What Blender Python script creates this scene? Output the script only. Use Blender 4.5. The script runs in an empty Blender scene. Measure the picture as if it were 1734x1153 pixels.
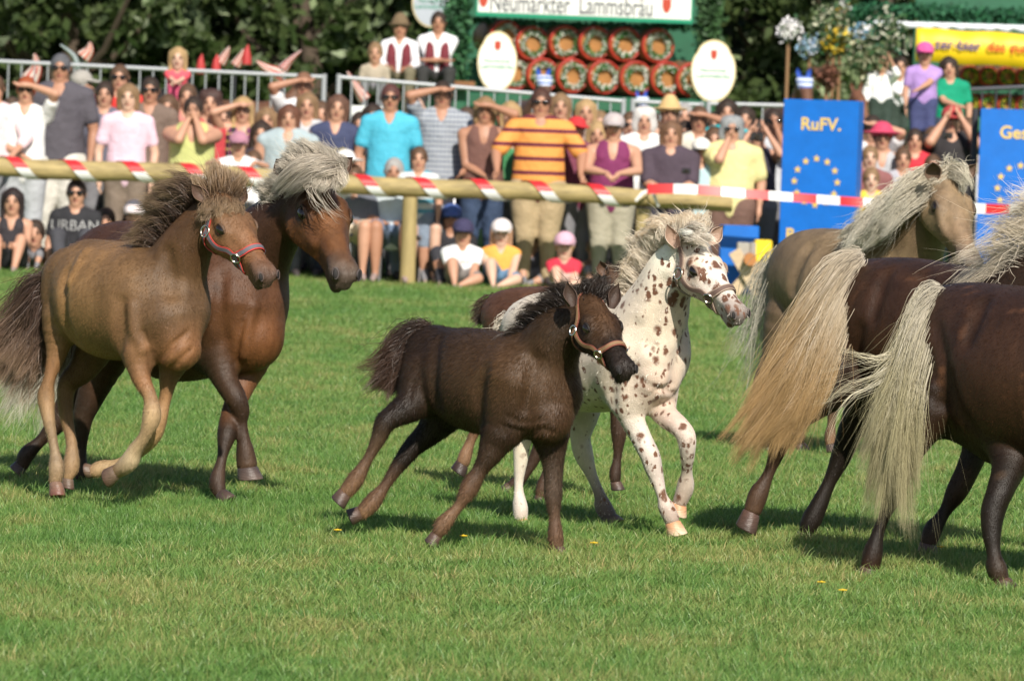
import bpy, math, random
import numpy as np
from mathutils import Vector, Matrix, Quaternion
rng = np.random.default_rng(7)
random.seed(7)
PI = math.pi
S = bpy.context.scene
COL = S.collection
# ---------------------------------------------------------------- camera, light, exposure
F, CX, CY = 9000.0, 867.0, 576.5          # lens of the photograph in photograph pixels
CAMZ = 1.38
ROLL = math.radians(2.0)
PITCH = math.atan((CY - 223.0) / F)
def _rot():
    right = Vector((1, 0, 0)); fwd = Vector((0, math.cos(PITCH), -math.sin(PITCH)))
    up = right.cross(fwd)
    r2 = right * math.cos(ROLL) + up * math.sin(ROLL)
    u2 = up * math.cos(ROLL) - right * math.sin(ROLL)
    return r2, u2, fwd
CR, CU, CF = _rot()
cam_d = bpy.data.cameras.new('camera'); cam = bpy.data.objects.new('camera', cam_d); COL.objects.link(cam)
m = Matrix((CR, CU, -CF)).transposed().to_4x4(); m.translation = (0, 0, CAMZ)
cam.matrix_world = m
cam_d.sensor_width = 36; cam_d.lens = 36 * F / 1734.0
cam_d.clip_start = 0.5; cam_d.clip_end = 2000
cam_d.dof.use_dof = True; cam_d.dof.focus_distance = 17.9; cam_d.dof.aperture_fstop = 9.0
S.camera = cam
W = bpy.data.worlds.new('World'); S.world = W; W.use_nodes = True
nt = W.node_tree; bg = nt.nodes['Background']
sky = nt.nodes.new('ShaderNodeTexSky'); sky.sky_type = 'NISHITA'; sky.sun_disc = False
SUN_EL = math.radians(37); SHX, SHY = -0.33, 1.27          # where a shadow falls, per unit of height
SUN_AZ = math.atan2(-SHX, -SHY)                        # compass bearing of the sun, clockwise from +Y
sky.sun_elevation = SUN_EL; sky.sun_rotation = SUN_AZ
nt.links.new(sky.outputs[0], bg.inputs[0]); bg.inputs[1].default_value = 0.082
sd = bpy.data.lights.new('sun', 'SUN'); sd.energy = 4.9; sd.angle = math.radians(0.53); sd.color = (1.0, 0.93, 0.82)
so = bpy.data.objects.new('sun', sd); COL.objects.link(so)
sdir = Vector((math.sin(SUN_AZ) * math.cos(SUN_EL), math.cos(SUN_AZ) * math.cos(SUN_EL), math.sin(SUN_EL)))
so.rotation_euler = (-sdir).to_track_quat('-Z', 'Y').to_euler(); so.location = (3, -5, 30)
S.view_settings.view_transform = 'Standard'; S.view_settings.look = 'None'
S.view_settings.exposure = 0.28; S.view_settings.gamma = 1.0; S.view_settings.use_curve_mapping = False
S.render.engine = 'CYCLES'
S.cycles.max_bounces = 6; S.cycles.transparent_max_bounces = 8

def U(px, py, d):
    """photograph pixel at distance d -> point of the place"""
    a = (px - CX) / F; b = (CY - py) / F
    v = CR * a + CU * b + CF
    v = v * (d / v.y)
    return np.array((v.x, v.y, v.z + CAMZ))

# ---------------------------------------------------------------- objects, materials
def tag(o, label=None, cat=None, group=None, kind=None):
    if label: o['label'] = label
    if cat: o['category'] = cat
    if group: o['group'] = group
    if kind: o['kind'] = kind
    return o
def empty(name, loc=(0, 0, 0), label=None, cat=None, group=None, rz=0.0):
    o = bpy.data.objects.new(name, None); COL.objects.link(o)
    o.location = [float(c) for c in loc]; o.rotation_euler = (0, 0, rz); o.empty_display_size = 0.1
    return tag(o, label, cat, group)
def new_mesh(name, V, Fq, mat=None, col=None, smooth=True, attrs=None, mats=None, fmat=None):
    me = bpy.data.meshes.new(name)
    V = np.ascontiguousarray(V, dtype=np.float32)
    if isinstance(Fq, np.ndarray):
        nf, k = Fq.shape
        me.vertices.add(len(V)); me.vertices.foreach_set('co', V.ravel())
        me.loops.add(nf * k); me.loops.foreach_set('vertex_index', np.ascontiguousarray(Fq, dtype=np.int32).ravel())
        me.polygons.add(nf); me.polygons.foreach_set('loop_start', np.arange(0, nf * k, k, dtype=np.int32))
        me.update(calc_edges=True)
    else:
        me.from_pydata([tuple(map(float, v)) for v in V], [], [tuple(map(int, f)) for f in Fq]); me.update()
    if smooth: me.polygons.foreach_set('use_smooth', np.ones(len(me.polygons), dtype=bool))
    if col is not None:
        col = np.asarray(col, dtype=np.float32)
        if col.ndim == 1: col = np.tile(col, (len(V), 1))
        c4 = np.ones((len(V), 4), dtype=np.float32); c4[:, :3] = col[:, :3]
        a = me.color_attributes.new('coat', 'FLOAT_COLOR', 'POINT'); a.data.foreach_set('color', c4.ravel())
    for n, v in (attrs or {}).items():
        a = me.attributes.new(n, 'FLOAT', 'POINT'); a.data.foreach_set('value', np.asarray(v, dtype=np.float32))
    if mats:
        for q in mats: me.materials.append(q)
        if fmat is not None: me.polygons.foreach_set('material_index', np.asarray(fmat, dtype=np.int32))
    elif mat: me.materials.append(mat)
    return me
def obj(name, me, parent=None, loc=None):
    o = bpy.data.objects.new(name, me); COL.objects.link(o)
    if parent is not None: o.parent = parent
    if loc is not None: o.location = [float(c) for c in loc]
    return o
def at_origin(V, o):
    """world points -> points of a mesh whose parent Empty stands at o (unrotated)"""
    return np.asarray(V) - np.array(o.location)[None, :]

MATS = {}
def mat(name, color=(0.5, 0.5, 0.5), rough=0.6, attr=False, noise=0.0, nscale=20, bump=0.0, bscale=60, spec=0.5, metal=0.0,
        sheen=0.0, stretch=None, trans=0.0, emit=None, objrand=0.0, bdist=0.01):
    if name in MATS: return MATS[name]
    M = bpy.data.materials.new(name); M.use_nodes = True; N = M.node_tree.nodes; L = M.node_tree.links
    B = N['Principled BSDF']; B.inputs['Roughness'].default_value = rough; B.inputs['Metallic'].default_value = metal
    B.inputs['Specular IOR Level'].default_value = spec
    if sheen: B.inputs['Sheen Weight'].default_value = sheen; B.inputs['Sheen Roughness'].default_value = 0.4
    tc = N.new('ShaderNodeTexCoord'); src = tc.outputs['Object']
    if stretch:
        mp = N.new('ShaderNodeMapping'); mp.inputs['Scale'].default_value = stretch; L.new(src, mp.inputs[0]); src = mp.outputs[0]
    if attr:
        a = N.new('ShaderNodeAttribute'); a.attribute_name = 'coat'; c = a.outputs['Color']
    else:
        r = N.new('ShaderNodeRGB'); r.outputs[0].default_value = (*color, 1); c = r.outputs[0]
    if noise:
        t = N.new('ShaderNodeTexNoise'); t.inputs['Scale'].default_value = nscale; t.inputs['Detail'].default_value = 6
        t.inputs['Roughness'].default_value = 0.62
        L.new(src, t.inputs['Vector'])
        mr = N.new('ShaderNodeMapRange'); mr.inputs[1].default_value = 0.25; mr.inputs[2].default_value = 0.75
        mr.inputs[3].default_value = 1 - noise; mr.inputs[4].default_value = 1 + noise; L.new(t.outputs[0], mr.inputs[0])
        vm = N.new('ShaderNodeVectorMath'); vm.operation = 'SCALE'; L.new(c, vm.inputs[0]); L.new(mr.outputs[0], vm.inputs['Scale'])
        c = vm.outputs[0]
    if objrand:
        oi = N.new('ShaderNodeObjectInfo'); mr = N.new('ShaderNodeMapRange'); mr.inputs[3].default_value = 1 - objrand; mr.inputs[4].default_value = 1 + objrand
        L.new(oi.outputs['Random'], mr.inputs[0])
        vm = N.new('ShaderNodeVectorMath'); vm.operation = 'SCALE'; L.new(c, vm.inputs[0]); L.new(mr.outputs[0], vm.inputs['Scale']); c = vm.outputs[0]
    L.new(c, B.inputs['Base Color'])
    if bump:
        t = N.new('ShaderNodeTexNoise'); t.inputs['Scale'].default_value = bscale; t.inputs['Detail'].default_value = 5
        L.new(src, t.inputs['Vector'])
        bp = N.new('ShaderNodeBump'); bp.inputs['Strength'].default_value = bump; bp.inputs['Distance'].default_value = bdist
        L.new(t.outputs[0], bp.inputs['Height']); L.new(bp.outputs[0], B.inputs['Normal'])
    if trans:
        tr = N.new('ShaderNodeBsdfTranslucent'); L.new(c, tr.inputs[0])
        mx = N.new('ShaderNodeMixShader'); mx.inputs[0].default_value = trans
        L.new(B.outputs[0], mx.inputs[1]); L.new(tr.outputs[0], mx.inputs[2]); L.new(mx.outputs[0], N['Material Output'].inputs[0])
    if emit: B.inputs['Emission Color'].default_value = (*emit, 1); B.inputs['Emission Strength'].default_value = 1
    MATS[name] = M
    return M

# ---------------------------------------------------------------- smooth bodies (signed distance -> surface net)
def catmull(P, n):
    """P (k,m) -> points on a spline through them, n per span"""
    P = np.asarray(P, float); k = len(P)
    if k < 3:
        t = np.linspace(0, 1, n + 1)[:, None]; return P[0] * (1 - t) + P[-1] * t
    Q = np.vstack([2 * P[0] - P[1], P, 2 * P[-1] - P[-2]]); out = []
    for i in range(k - 1):
        a, b, c, d = Q[i], Q[i + 1], Q[i + 2], Q[i + 3]
        for t in np.arange(n) / n:
            out.append(0.5 * ((2 * b) + (c - a) * t + (2 * a - 5 * b + 4 * c - d) * t * t + (3 * b - a - 3 * c + d) * t ** 3))
    out.append(P[-1]); return np.array(out)
class Chain:
    """tapered limb: nodes (x,y,z,r); k = blend width; cols = colours along it; sub = carve instead of add"""
    def __init__(s, nodes, k=0.02, cols=((0.5, 0.5, 0.5),), sub=False, up=3, sq=(1, 1, 1), crisp=0.012):
        n = np.asarray(nodes, float)
        if len(n) == 1: n = np.vstack([n, n + [0, 0, 1e-4, 0]])
        s.raw = n; s.k = k; s.sub = sub; s.crisp = crisp
        s.n = catmull(n, up) if len(n) > 2 else n
        s.n[:, 3] = np.maximum(s.n[:, 3], 0.002)
        s.sq = np.asarray(sq, float)
        c = np.asarray(cols, float); 
        if len(c) == 1: c = np.vstack([c, c])
        t = np.linspace(0, 1, len(s.n)) * (len(c) - 1); i = np.clip(t.astype(int), 0, len(c) - 2); f = (t - i)[:, None]
        s.c = c[i] * (1 - f) + c[i + 1] * f
    def dist(s, P, want_c=False):
        if not want_c and P.ndim == 2 and len(P) < 3000:
            a_ = s.n[:-1]; b_ = s.n[1:]; ab = (b_[:, :3] - a_[:, :3]) / s.sq; L = np.maximum((ab * ab).sum(1), 1e-9)
            pa = (P[:, None, :] - a_[None, :, :3]) / s.sq
            t = np.clip((pa * ab[None]).sum(2) / L, 0, 1)
            return (np.sqrt(((pa - t[..., None] * ab[None]) ** 2).sum(2)) - (a_[:, 3] + (b_[:, 3] - a_[:, 3]) * t)).min(1)
        best = np.full(P.shape[:-1], 9.0); C = np.zeros(P.shape[:-1] + (3,)) if want_c else None
        iq = 1 / s.sq
        for a, b, ca, cb in zip(s.n[:-1], s.n[1:], s.c[:-1], s.c[1:]):
            ab = (b[:3] - a[:3]) * iq; L = ab @ ab
            pa = (P - a[:3]) * iq
            t = np.clip((pa @ ab) / max(L, 1e-9), 0, 1)
            d = np.sqrt(((pa - t[..., None] * ab) ** 2).sum(-1)) - (a[3] + (b[3] - a[3]) * t)
            m = d < best
            if want_c: C[m] = (ca + (cb - ca) * t[..., None])[m]
            best = np.where(m, d, best)
        return (best, C) if want_c else best
def smin(a, b, k):
    h = np.clip(0.5 + 0.5 * (b - a) / k, 0, 1); return b * (1 - h) + a * h - k * h * (1 - h)
def sdf_eval(chains, P):
    D = np.full(P.shape[:-1], 1.0)
    for c in chains:
        d = c.dist(P)
        D = -smin(-D, d, c.k) if c.sub else smin(D, d, c.k)
    return D
def sdf_cols(chains, P):
    W_ = np.zeros(P.shape[0]); C = np.zeros((P.shape[0], 3)); allc = [c for c in chains if not c.sub]
    for c in allc:
        mg = 0.02 + 4 * c.crisp
        l = (c.n[:, :3] - c.n[:, 3:4] * c.sq).min(0) - mg; h = (c.n[:, :3] + c.n[:, 3:4] * c.sq).max(0) + mg
        I = np.nonzero(((P >= l) & (P <= h)).all(1))[0]
        if not len(I): continue
        d, cc = c.dist(P[I], True)
        w = np.exp(-np.clip(d, -0.03, 1) / c.crisp) + 1e-12
        W_[I] += w; C[I] += w[:, None] * cc
    C[W_ == 0] = allc[0].c[0]; W_[W_ == 0] = 1
    return C / W_[:, None]
def surface(chains, vox):
    """two-level: a coarse pass finds the shell, the fine pass evaluates only there"""
    lo = np.min([(c.n[:, :3] - c.n[:, 3:4] * c.sq).min(0) for c in chains if not c.sub], axis=0) - 4 * vox
    hi = np.max([(c.n[:, :3] + c.n[:, 3:4] * c.sq).max(0) for c in chains if not c.sub], axis=0) + 4 * vox
    R = 3; cv = vox * R
    cs = np.ceil((hi - lo) / cv).astype(int) + 1
    def ev(P, far):
        D = np.full(len(P), 1.0, dtype=np.float32)
        for c in chains:
            mg = c.k + far
            l = (c.n[:, :3] - c.n[:, 3:4] * c.sq).min(0) - mg; h = (c.n[:, :3] + c.n[:, 3:4] * c.sq).max(0) + mg
            I = np.nonzero(((P >= l) & (P <= h)).all(1))[0]
            if not len(I): continue
            Q = P[I]; sub = np.full(len(I), 9.0, dtype=np.float32); iq = (1 / c.sq).astype(np.float32)
            for a, b in zip(c.n[:-1], c.n[1:]):
                rr = max(a[3], b[3]) * c.sq + mg
                l2 = np.minimum(a[:3], b[:3]) - rr; h2 = np.maximum(a[:3], b[:3]) + rr
                J = np.nonzero(((Q >= l2) & (Q <= h2)).all(1))[0]
                if not len(J): continue
                q = (Q[J] - a[:3].astype(np.float32)) * iq
                ab = ((b[:3] - a[:3]) / c.sq).astype(np.float32); L = np.float32(max(ab @ ab, 1e-9))
                t = np.clip((q @ ab) / L, 0, 1); q -= t[:, None] * ab
                d = np.sqrt(np.einsum('ij,ij->i', q, q)) - (np.float32(a[3]) + np.float32(b[3] - a[3]) * t)
                sub[J] = np.minimum(sub[J], d)
            D[I] = -smin(-D[I], sub, c.k) if c.sub else smin(D[I], sub, c.k)
        return D
    g = np.stack(np.meshgrid(*[np.arange(n) for n in cs], indexing='ij'), -1).reshape(-1, 3)
    D0 = ev((lo + (g + 0.5) * cv - vox * 0.5).astype(np.float32), cv * 1.8).reshape(cs)
    act = np.abs(D0) < cv * 1.75
    D = np.repeat(np.repeat(np.repeat(D0, R, 0), R, 1), R, 2)
    m = np.repeat(np.repeat(np.repeat(act, R, 0), R, 1), R, 2)
    I = np.argwhere(m); D[m] = ev((lo + I * vox).astype(np.float32), 2.5 * vox)
    return net(D, lo, vox)
def net(D, lo, vox):
    ins = D < 0
    nx, ny, nz = D.shape
    cnt = np.zeros((nx - 1, ny - 1, nz - 1), dtype=np.int8)
    for i in (0, 1):
        for j in (0, 1):
            for k in (0, 1): cnt += ins[i:nx - 1 + i, j:ny - 1 + j, k:nz - 1 + k]
    act = (cnt > 0) & (cnt < 8)
    I = np.argwhere(act)
    idx = np.full(act.shape, -1, dtype=np.int32); idx[act] = np.arange(len(I))
    acc = np.zeros((len(I), 3)); n = np.zeros(len(I))
    cor = [(i, j, k) for i in (0, 1) for j in (0, 1) for k in (0, 1)]
    val = {c: D[I[:, 0] + c[0], I[:, 1] + c[1], I[:, 2] + c[2]] for c in cor}
    for a in cor:
        for q in range(3):
            if a[q] == 0:
                b = list(a); b[q] = 1; b = tuple(b)
                va, vb = val[a], val[b]; m = (va < 0) != (vb < 0)
                t = np.where(m, va / np.where(m, va - vb, 1), 0)
                p = np.array(a, float)[None, :].repeat(len(I), 0); p[:, q] = t
                acc += p * m[:, None]; n += m
    V = lo + (I + acc / n[:, None]) * vox
    faces = []
    for q in range(3):
        o = [r for r in range(3) if r != q]
        A = [slice(None)] * 3; Bs = [slice(None)] * 3
        A[q] = slice(0, -1); Bs[q] = slice(1, None)
        ch = ins[tuple(A)] != ins[tuple(Bs)]
        E = np.argwhere(ch)
        m = (E[:, o[0]] > 0) & (E[:, o[1]] > 0) & (E[:, o[0]] < D.shape[o[0]] - 1) & (E[:, o[1]] < D.shape[o[1]] - 1)
        E = E[m]
        pos = ins[tuple(A)][E[:, 0], E[:, 1], E[:, 2]]
        def cell(u, v):
            c = E.copy(); c[:, o[0]] += u; c[:, o[1]] += v; return idx[c[:, 0], c[:, 1], c[:, 2]]
        f = np.stack([cell(-1, -1), cell(0, -1), cell(0, 0), cell(-1, 0)], 1)
        flip = pos if q != 1 else ~pos
        f = np.where(flip[:, None], f, f[:, ::-1])
        faces.append(f)
    return V, np.vstack(faces)
def relax(V, Fq, it=1, lam=0.5):
    e = np.vstack([Fq[:, [0, 1]], Fq[:, [1, 2]], Fq[:, [2, 3]], Fq[:, [3, 0]]])
    e = np.vstack([e, e[:, ::-1]])
    n = np.bincount(e[:, 0], minlength=len(V))[:, None]
    for _ in range(it):
        s = np.stack([np.bincount(e[:, 0], weights=V[e[:, 1], q], minlength=len(V)) for q in range(3)], 1)
        V = V * (1 - lam) + lam * s / np.maximum(n, 1)
    return V
def grad(chains, P, e=0.002):
    G = np.zeros_like(P)
    for q in range(3):
        d = np.zeros(3); d[q] = e; G[:, q] = sdf_eval(chains, P + d) - sdf_eval(chains, P - d)
    return G / np.maximum(np.linalg.norm(G, axis=1, keepdims=True), 1e-9)
def project(chains, P, off=0.0, it=4):
    P = np.array(P, float)
    for _ in range(it): P = P - grad(chains, P) * (sdf_eval(chains, P) - off)[:, None]
    return P, grad(chains, P)
def unit(v):
    v = np.asarray(v, float); return v / max(np.linalg.norm(v), 1e-9)

# ---------------------------------------------------------------- simple solids
class MB:
    def __init__(s): s.V = []; s.F = []; s.M = []; s.n = 0
    def add(s, V, Fs, mi=0):
        s.V.extend([tuple(map(float, v)) for v in V]); s.F.extend([tuple(int(i) + s.n for i in f) for f in Fs]); s.M += [mi] * len(Fs); s.n += len(V); return s
    def box(s, c, h, R=None, mi=0, bev=0.0):
        c = np.asarray(c, float); h = np.asarray(h, float)
        if bev <= 0:
            V = np.array([(x, y, z) for x in (-1, 1) for y in (-1, 1) for z in (-1, 1)], float) * h
            Fs = [(0, 1, 3, 2), (4, 6, 7, 5), (0, 4, 5, 1), (2, 3, 7, 6), (0, 2, 6, 4), (1, 5, 7, 3)]
        else:
            V = []; Fs = []
            for sx in (-1, 1):
                for sy in (-1, 1):
                    for sz in (-1, 1):
                        for q in range(3):
                            p = np.array((sx, sy, sz), float) * (h - bev); p[q] += bev * (sx, sy, sz)[q]; V.append(p)
            def id_(sx, sy, sz, q): return ((sx > 0) * 4 + (sy > 0) * 2 + (sz > 0)) * 3 + q
            for q in range(3):
                o1, o2 = (q + 1) % 3, (q + 2) % 3
                for sg in (-1, 1):
                    L = []
                    for a, b in ((-1, -1), (1, -1), (1, 1), (-1, 1)):
                        t = [0, 0, 0]; t[q] = sg; t[o1] = a; t[o2] = b; L.append(id_(*t, q))
                    Fs.append(tuple(L) if sg > 0 else tuple(L[::-1]))
                for a in (-1, 1):
                    for b in (-1, 1):
                        t1 = [0, 0, 0]; t1[o1] = a; t1[o2] = b; t2 = list(t1); t1[q] = -1; t2[q] = 1
                        f = (id_(*t1, o1), id_(*t2, o1), id_(*t2, o2), id_(*t1, o2)); Fs.append(f if a * b > 0 else f[::-1])
            for sx in (-1, 1):
                for sy in (-1, 1):
                    for sz in (-1, 1):
                        f = (id_(sx, sy, sz, 0), id_(sx, sy, sz, 1), id_(sx, sy, sz, 2)); Fs.append(f if sx * sy * sz > 0 else f[::-1])
            V = np.array(V)
        if R is not None: V = V @ np.asarray(R, float).T
        return s.add(V + c, Fs, mi)
    def tube(s, P, r, n=10, caps=True, mi=0, flat=None):
        P = np.asarray(P, float); m = len(P); r = np.broadcast_to(np.asarray(r, float), (m,))
        T = np.gradient(P, axis=0); T /= np.maximum(np.linalg.norm(T, axis=1, keepdims=True), 1e-9)
        a = np.array((0, 0, 1.0)) if abs(T[0][2]) < 0.9 else np.array((1.0, 0, 0)); V = []
        A = unit(a - T[0] * (a @ T[0]))
        for i in range(m):
            A = unit(A - T[i] * (A @ T[i])); B = np.cross(T[i], A)
            for j in range(n):
                th = 2 * PI * j / n; V.append(P[i] + r[i] * (A * math.cos(th) + B * math.sin(th) * (flat or 1)))
        Fs = [(i * n + j, i * n + (j + 1) % n, (i + 1) * n + (j + 1) % n, (i + 1) * n + j) for i in range(m - 1) for j in range(n)]
        if caps: Fs += [tuple(range(n))[::-1], tuple((m - 1) * n + j for j in range(n))]
        return s.add(V, Fs, mi)
    def ball(s, c, r, n=10, mi=0, R=None):
        r = np.broadcast_to(np.asarray(r, float), (3,)); V = [(0, 0, -1.0)]
        for i in range(1, n // 2):
            ph = -PI / 2 + PI * i / (n // 2)
            for j in range(n): V.append((math.cos(ph) * math.cos(2 * PI * j / n), math.cos(ph) * math.sin(2 * PI * j / n), math.sin(ph)))
        V.append((0, 0, 1.0)); k = n // 2 - 1; Fs = []
        for j in range(n): Fs.append((0, 1 + (j + 1) % n, 1 + j)); Fs.append((len(V) - 1, 1 + (k - 1) * n + j, 1 + (k - 1) * n + (j + 1) % n))
        for i in range(k - 1):
            for j in range(n): Fs.append((1 + i * n + j, 1 + i * n + (j + 1) % n, 1 + (i + 1) * n + (j + 1) % n, 1 + (i + 1) * n + j))
        V = np.array(V) * r
        if R is not None: V = V @ np.asarray(R).T
        return s.add(V + np.asarray(c, float), Fs, mi)
    def ring(s, c, ax, R, r, n=16, k=6, mi=0):
        ax = unit(ax); a = unit(np.cross(ax, (0.3, 0.5, 0.81))); b = np.cross(ax, a); V = []; c = np.asarray(c, float)
        for i in range(n):
            d = a * math.cos(2 * PI * i / n) + b * math.sin(2 * PI * i / n)
            for j in range(k): V.append(c + d * (R + r * math.cos(2 * PI * j / k)) + ax * r * math.sin(2 * PI * j / k))
        Fs = [(i * k + j, ((i + 1) % n) * k + j, ((i + 1) % n) * k + (j + 1) % k, i * k + (j + 1) % k) for i in range(n) for j in range(k)]
        return s.add(V, Fs, mi)
    def build(s, name, mats, parent=None, smooth=True, loc=None, local=True):
        if not isinstance(mats, (list, tuple)): mats = [mats]
        V = np.array(s.V)
        if parent is not None and local: V = at_origin(V, parent) if parent.parent is None else at_origin(at_origin(V, parent), parent.parent)
        me = new_mesh(name, V, s.F, smooth=smooth, mats=mats, fmat=s.M)
        if smooth:
            me.set_sharp_from_angle(angle=math.radians(42))
        return obj(name, me, parent, loc)

# ---------------------------------------------------------------- hair
def hair_mesh(name, guides, n, spread=(0.004, 0.02), width=0.003, cols=((0.5, 0.4, 0.3), (0.7, 0.6, 0.5)), var=0.15, clump=40,
              wave=0.006, seg=9, seed=1, mt=None, parent=None, lenvar=0.25, stray=0.06, waves=2.2):
    """guides: list of polylines (world points) ordered along the root line; strands are blends of neighbours"""
    r = np.random.default_rng(seed)
    G = np.array([catmull(g, 6)[np.linspace(0, 6 * (len(g) - 1), seg).round().astype(int)] for g in guides])   # (g,seg,3)
    ng = len(G)
    cl_u = np.sort(r.random(clump)) * (ng - 1)
    cl_off = r.normal(size=(clump, 3)); cl_ph = r.random(clump) * 6.28; cl_l = 1 - lenvar * r.random(clump)
    ci = r.integers(0, clump, n)
    u = np.clip(cl_u[ci] + r.normal(size=n) * 0.10, 0, ng - 1.0001)
    st = r.random(n) < stray
    i = u.astype(int); f = (u - i)[:, None, None]
    P = G[i] * (1 - f) + G[np.minimum(i + 1, ng - 1)] * f              # (n,seg,3)
    t = np.linspace(0, 1, seg)[None, :, None]
    L = (cl_l[ci] * (1 - 0.3 * lenvar * r.random(n)))
    tt = np.clip(np.linspace(0, 1, seg)[None, :] * L[:, None], 0, 1) * (seg - 1); a = np.clip(tt.astype(int), 0, seg - 2); w = (tt - a)[..., None]
    P = np.take_along_axis(P, a[..., None].repeat(3, 2), 1) * (1 - w) + np.take_along_axis(P, (a + 1)[..., None].repeat(3, 2), 1) * w
    sp = spread[0] * (1 - t) + spread[1] * t
    body_ = np.minimum(t * 4 + .35, 1) * (1 - 0.78 * t ** 1.5)                      # a lock is fullest in the middle and pointed at its end
    P = P + cl_off[ci][:, None, :] * sp * 0.75 + r.normal(size=(n, 1, 3)) * (spread[0] + spread[1]) * .42 * body_
    P = P + (r.normal(size=(n, 1, 3)) * spread[1] * 1.6 * t ** 1.5) * st[:, None, None]
    d1 = r.normal(size=(clump, 3)); d2 = r.normal(size=(clump, 3)); ts = np.linspace(0, 1, seg)[None, :, None]
    ph = cl_ph[ci][:, None, None] + r.normal(size=(n, 1, 1)) * 0.35; fq = (waves * (.7 + .6 * r.random(clump)))[ci][:, None, None]
    P = P + (d1[ci][:, None, :] * np.sin(ph + 6.28 * fq * ts * .5) + d2[ci][:, None, :] * .5 * np.cos(ph * 1.7 + 6.28 * fq * ts)) * wave * 1.5 * ts
    T = np.gradient(P, axis=1); T /= np.maximum(np.linalg.norm(T, axis=2, keepdims=True), 1e-9)
    view = np.array((0, -1, 0.15)) + r.normal(size=(n, 1, 3)) * 0.4
    Sd = np.cross(T, view); Sd /= np.maximum(np.linalg.norm(Sd, axis=2, keepdims=True), 1e-9)
    wd = (width * (0.55 + 0.9 * r.random((n, 1, 1)))) * np.clip(1.05 - t ** 2.0, 0.12, 1) * 0.5
    V = np.stack([P - Sd * wd, P + Sd * wd], 2).reshape(-1, 3)          # n*seg*2
    b = (np.arange(n) * seg * 2)[:, None] + np.arange(seg - 1)[None, :] * 2
    Fq = np.stack([b, b + 1, b + 3, b + 2], 2).reshape(-1, 4)
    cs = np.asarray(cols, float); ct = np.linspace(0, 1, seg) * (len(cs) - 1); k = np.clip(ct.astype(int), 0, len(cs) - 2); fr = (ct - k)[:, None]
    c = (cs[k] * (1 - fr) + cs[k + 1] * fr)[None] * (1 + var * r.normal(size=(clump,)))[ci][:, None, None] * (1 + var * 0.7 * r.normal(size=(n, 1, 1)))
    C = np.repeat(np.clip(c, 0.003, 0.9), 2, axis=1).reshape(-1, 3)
    if parent is not None: V = at_origin(V, parent)
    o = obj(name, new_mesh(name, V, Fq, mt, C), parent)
    return o
# ---------------------------------------------------------------- horses
M_coat = mat('coat_hair_short', attr=True, rough=0.5, noise=0.36, nscale=22, bump=0.3, bscale=330, spec=0.35, sheen=0.0, stretch=(1, 1, 0.45))
M_gloss = mat('coat_gloss', attr=True, rough=0.50, noise=0.42, nscale=16, bump=0.28, bscale=330, spec=0.34, sheen=0.0, stretch=(1, 1, 0.45))
M_fur = mat('fur', attr=True, rough=0.45, spec=0.12, trans=0.03)
M_mane = mat('mane_hair', attr=True, rough=0.42, spec=0.35, trans=0.26)
M_eye = mat('eye', (0.012, 0.008, 0.006), rough=0.06, spec=0.8)
M_nos = mat('nostril_shade', (.008, .006, .006), rough=.7)  # near-black colour paints the shade inside the nostril hole
M_hoof = mat('hoof', attr=True, rough=0.4, noise=0.25, nscale=40, stretch=(1, 1, 5), bump=0.3, bscale=60)
M_ear = mat('ear_skin', attr=True, rough=0.6, noise=0.2, nscale=60, bump=0.3, bscale=200, trans=0.08)
M_brass = mat('halter_ring', (0.72, 0.66, 0.55), rough=0.22, metal=1.0)

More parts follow.
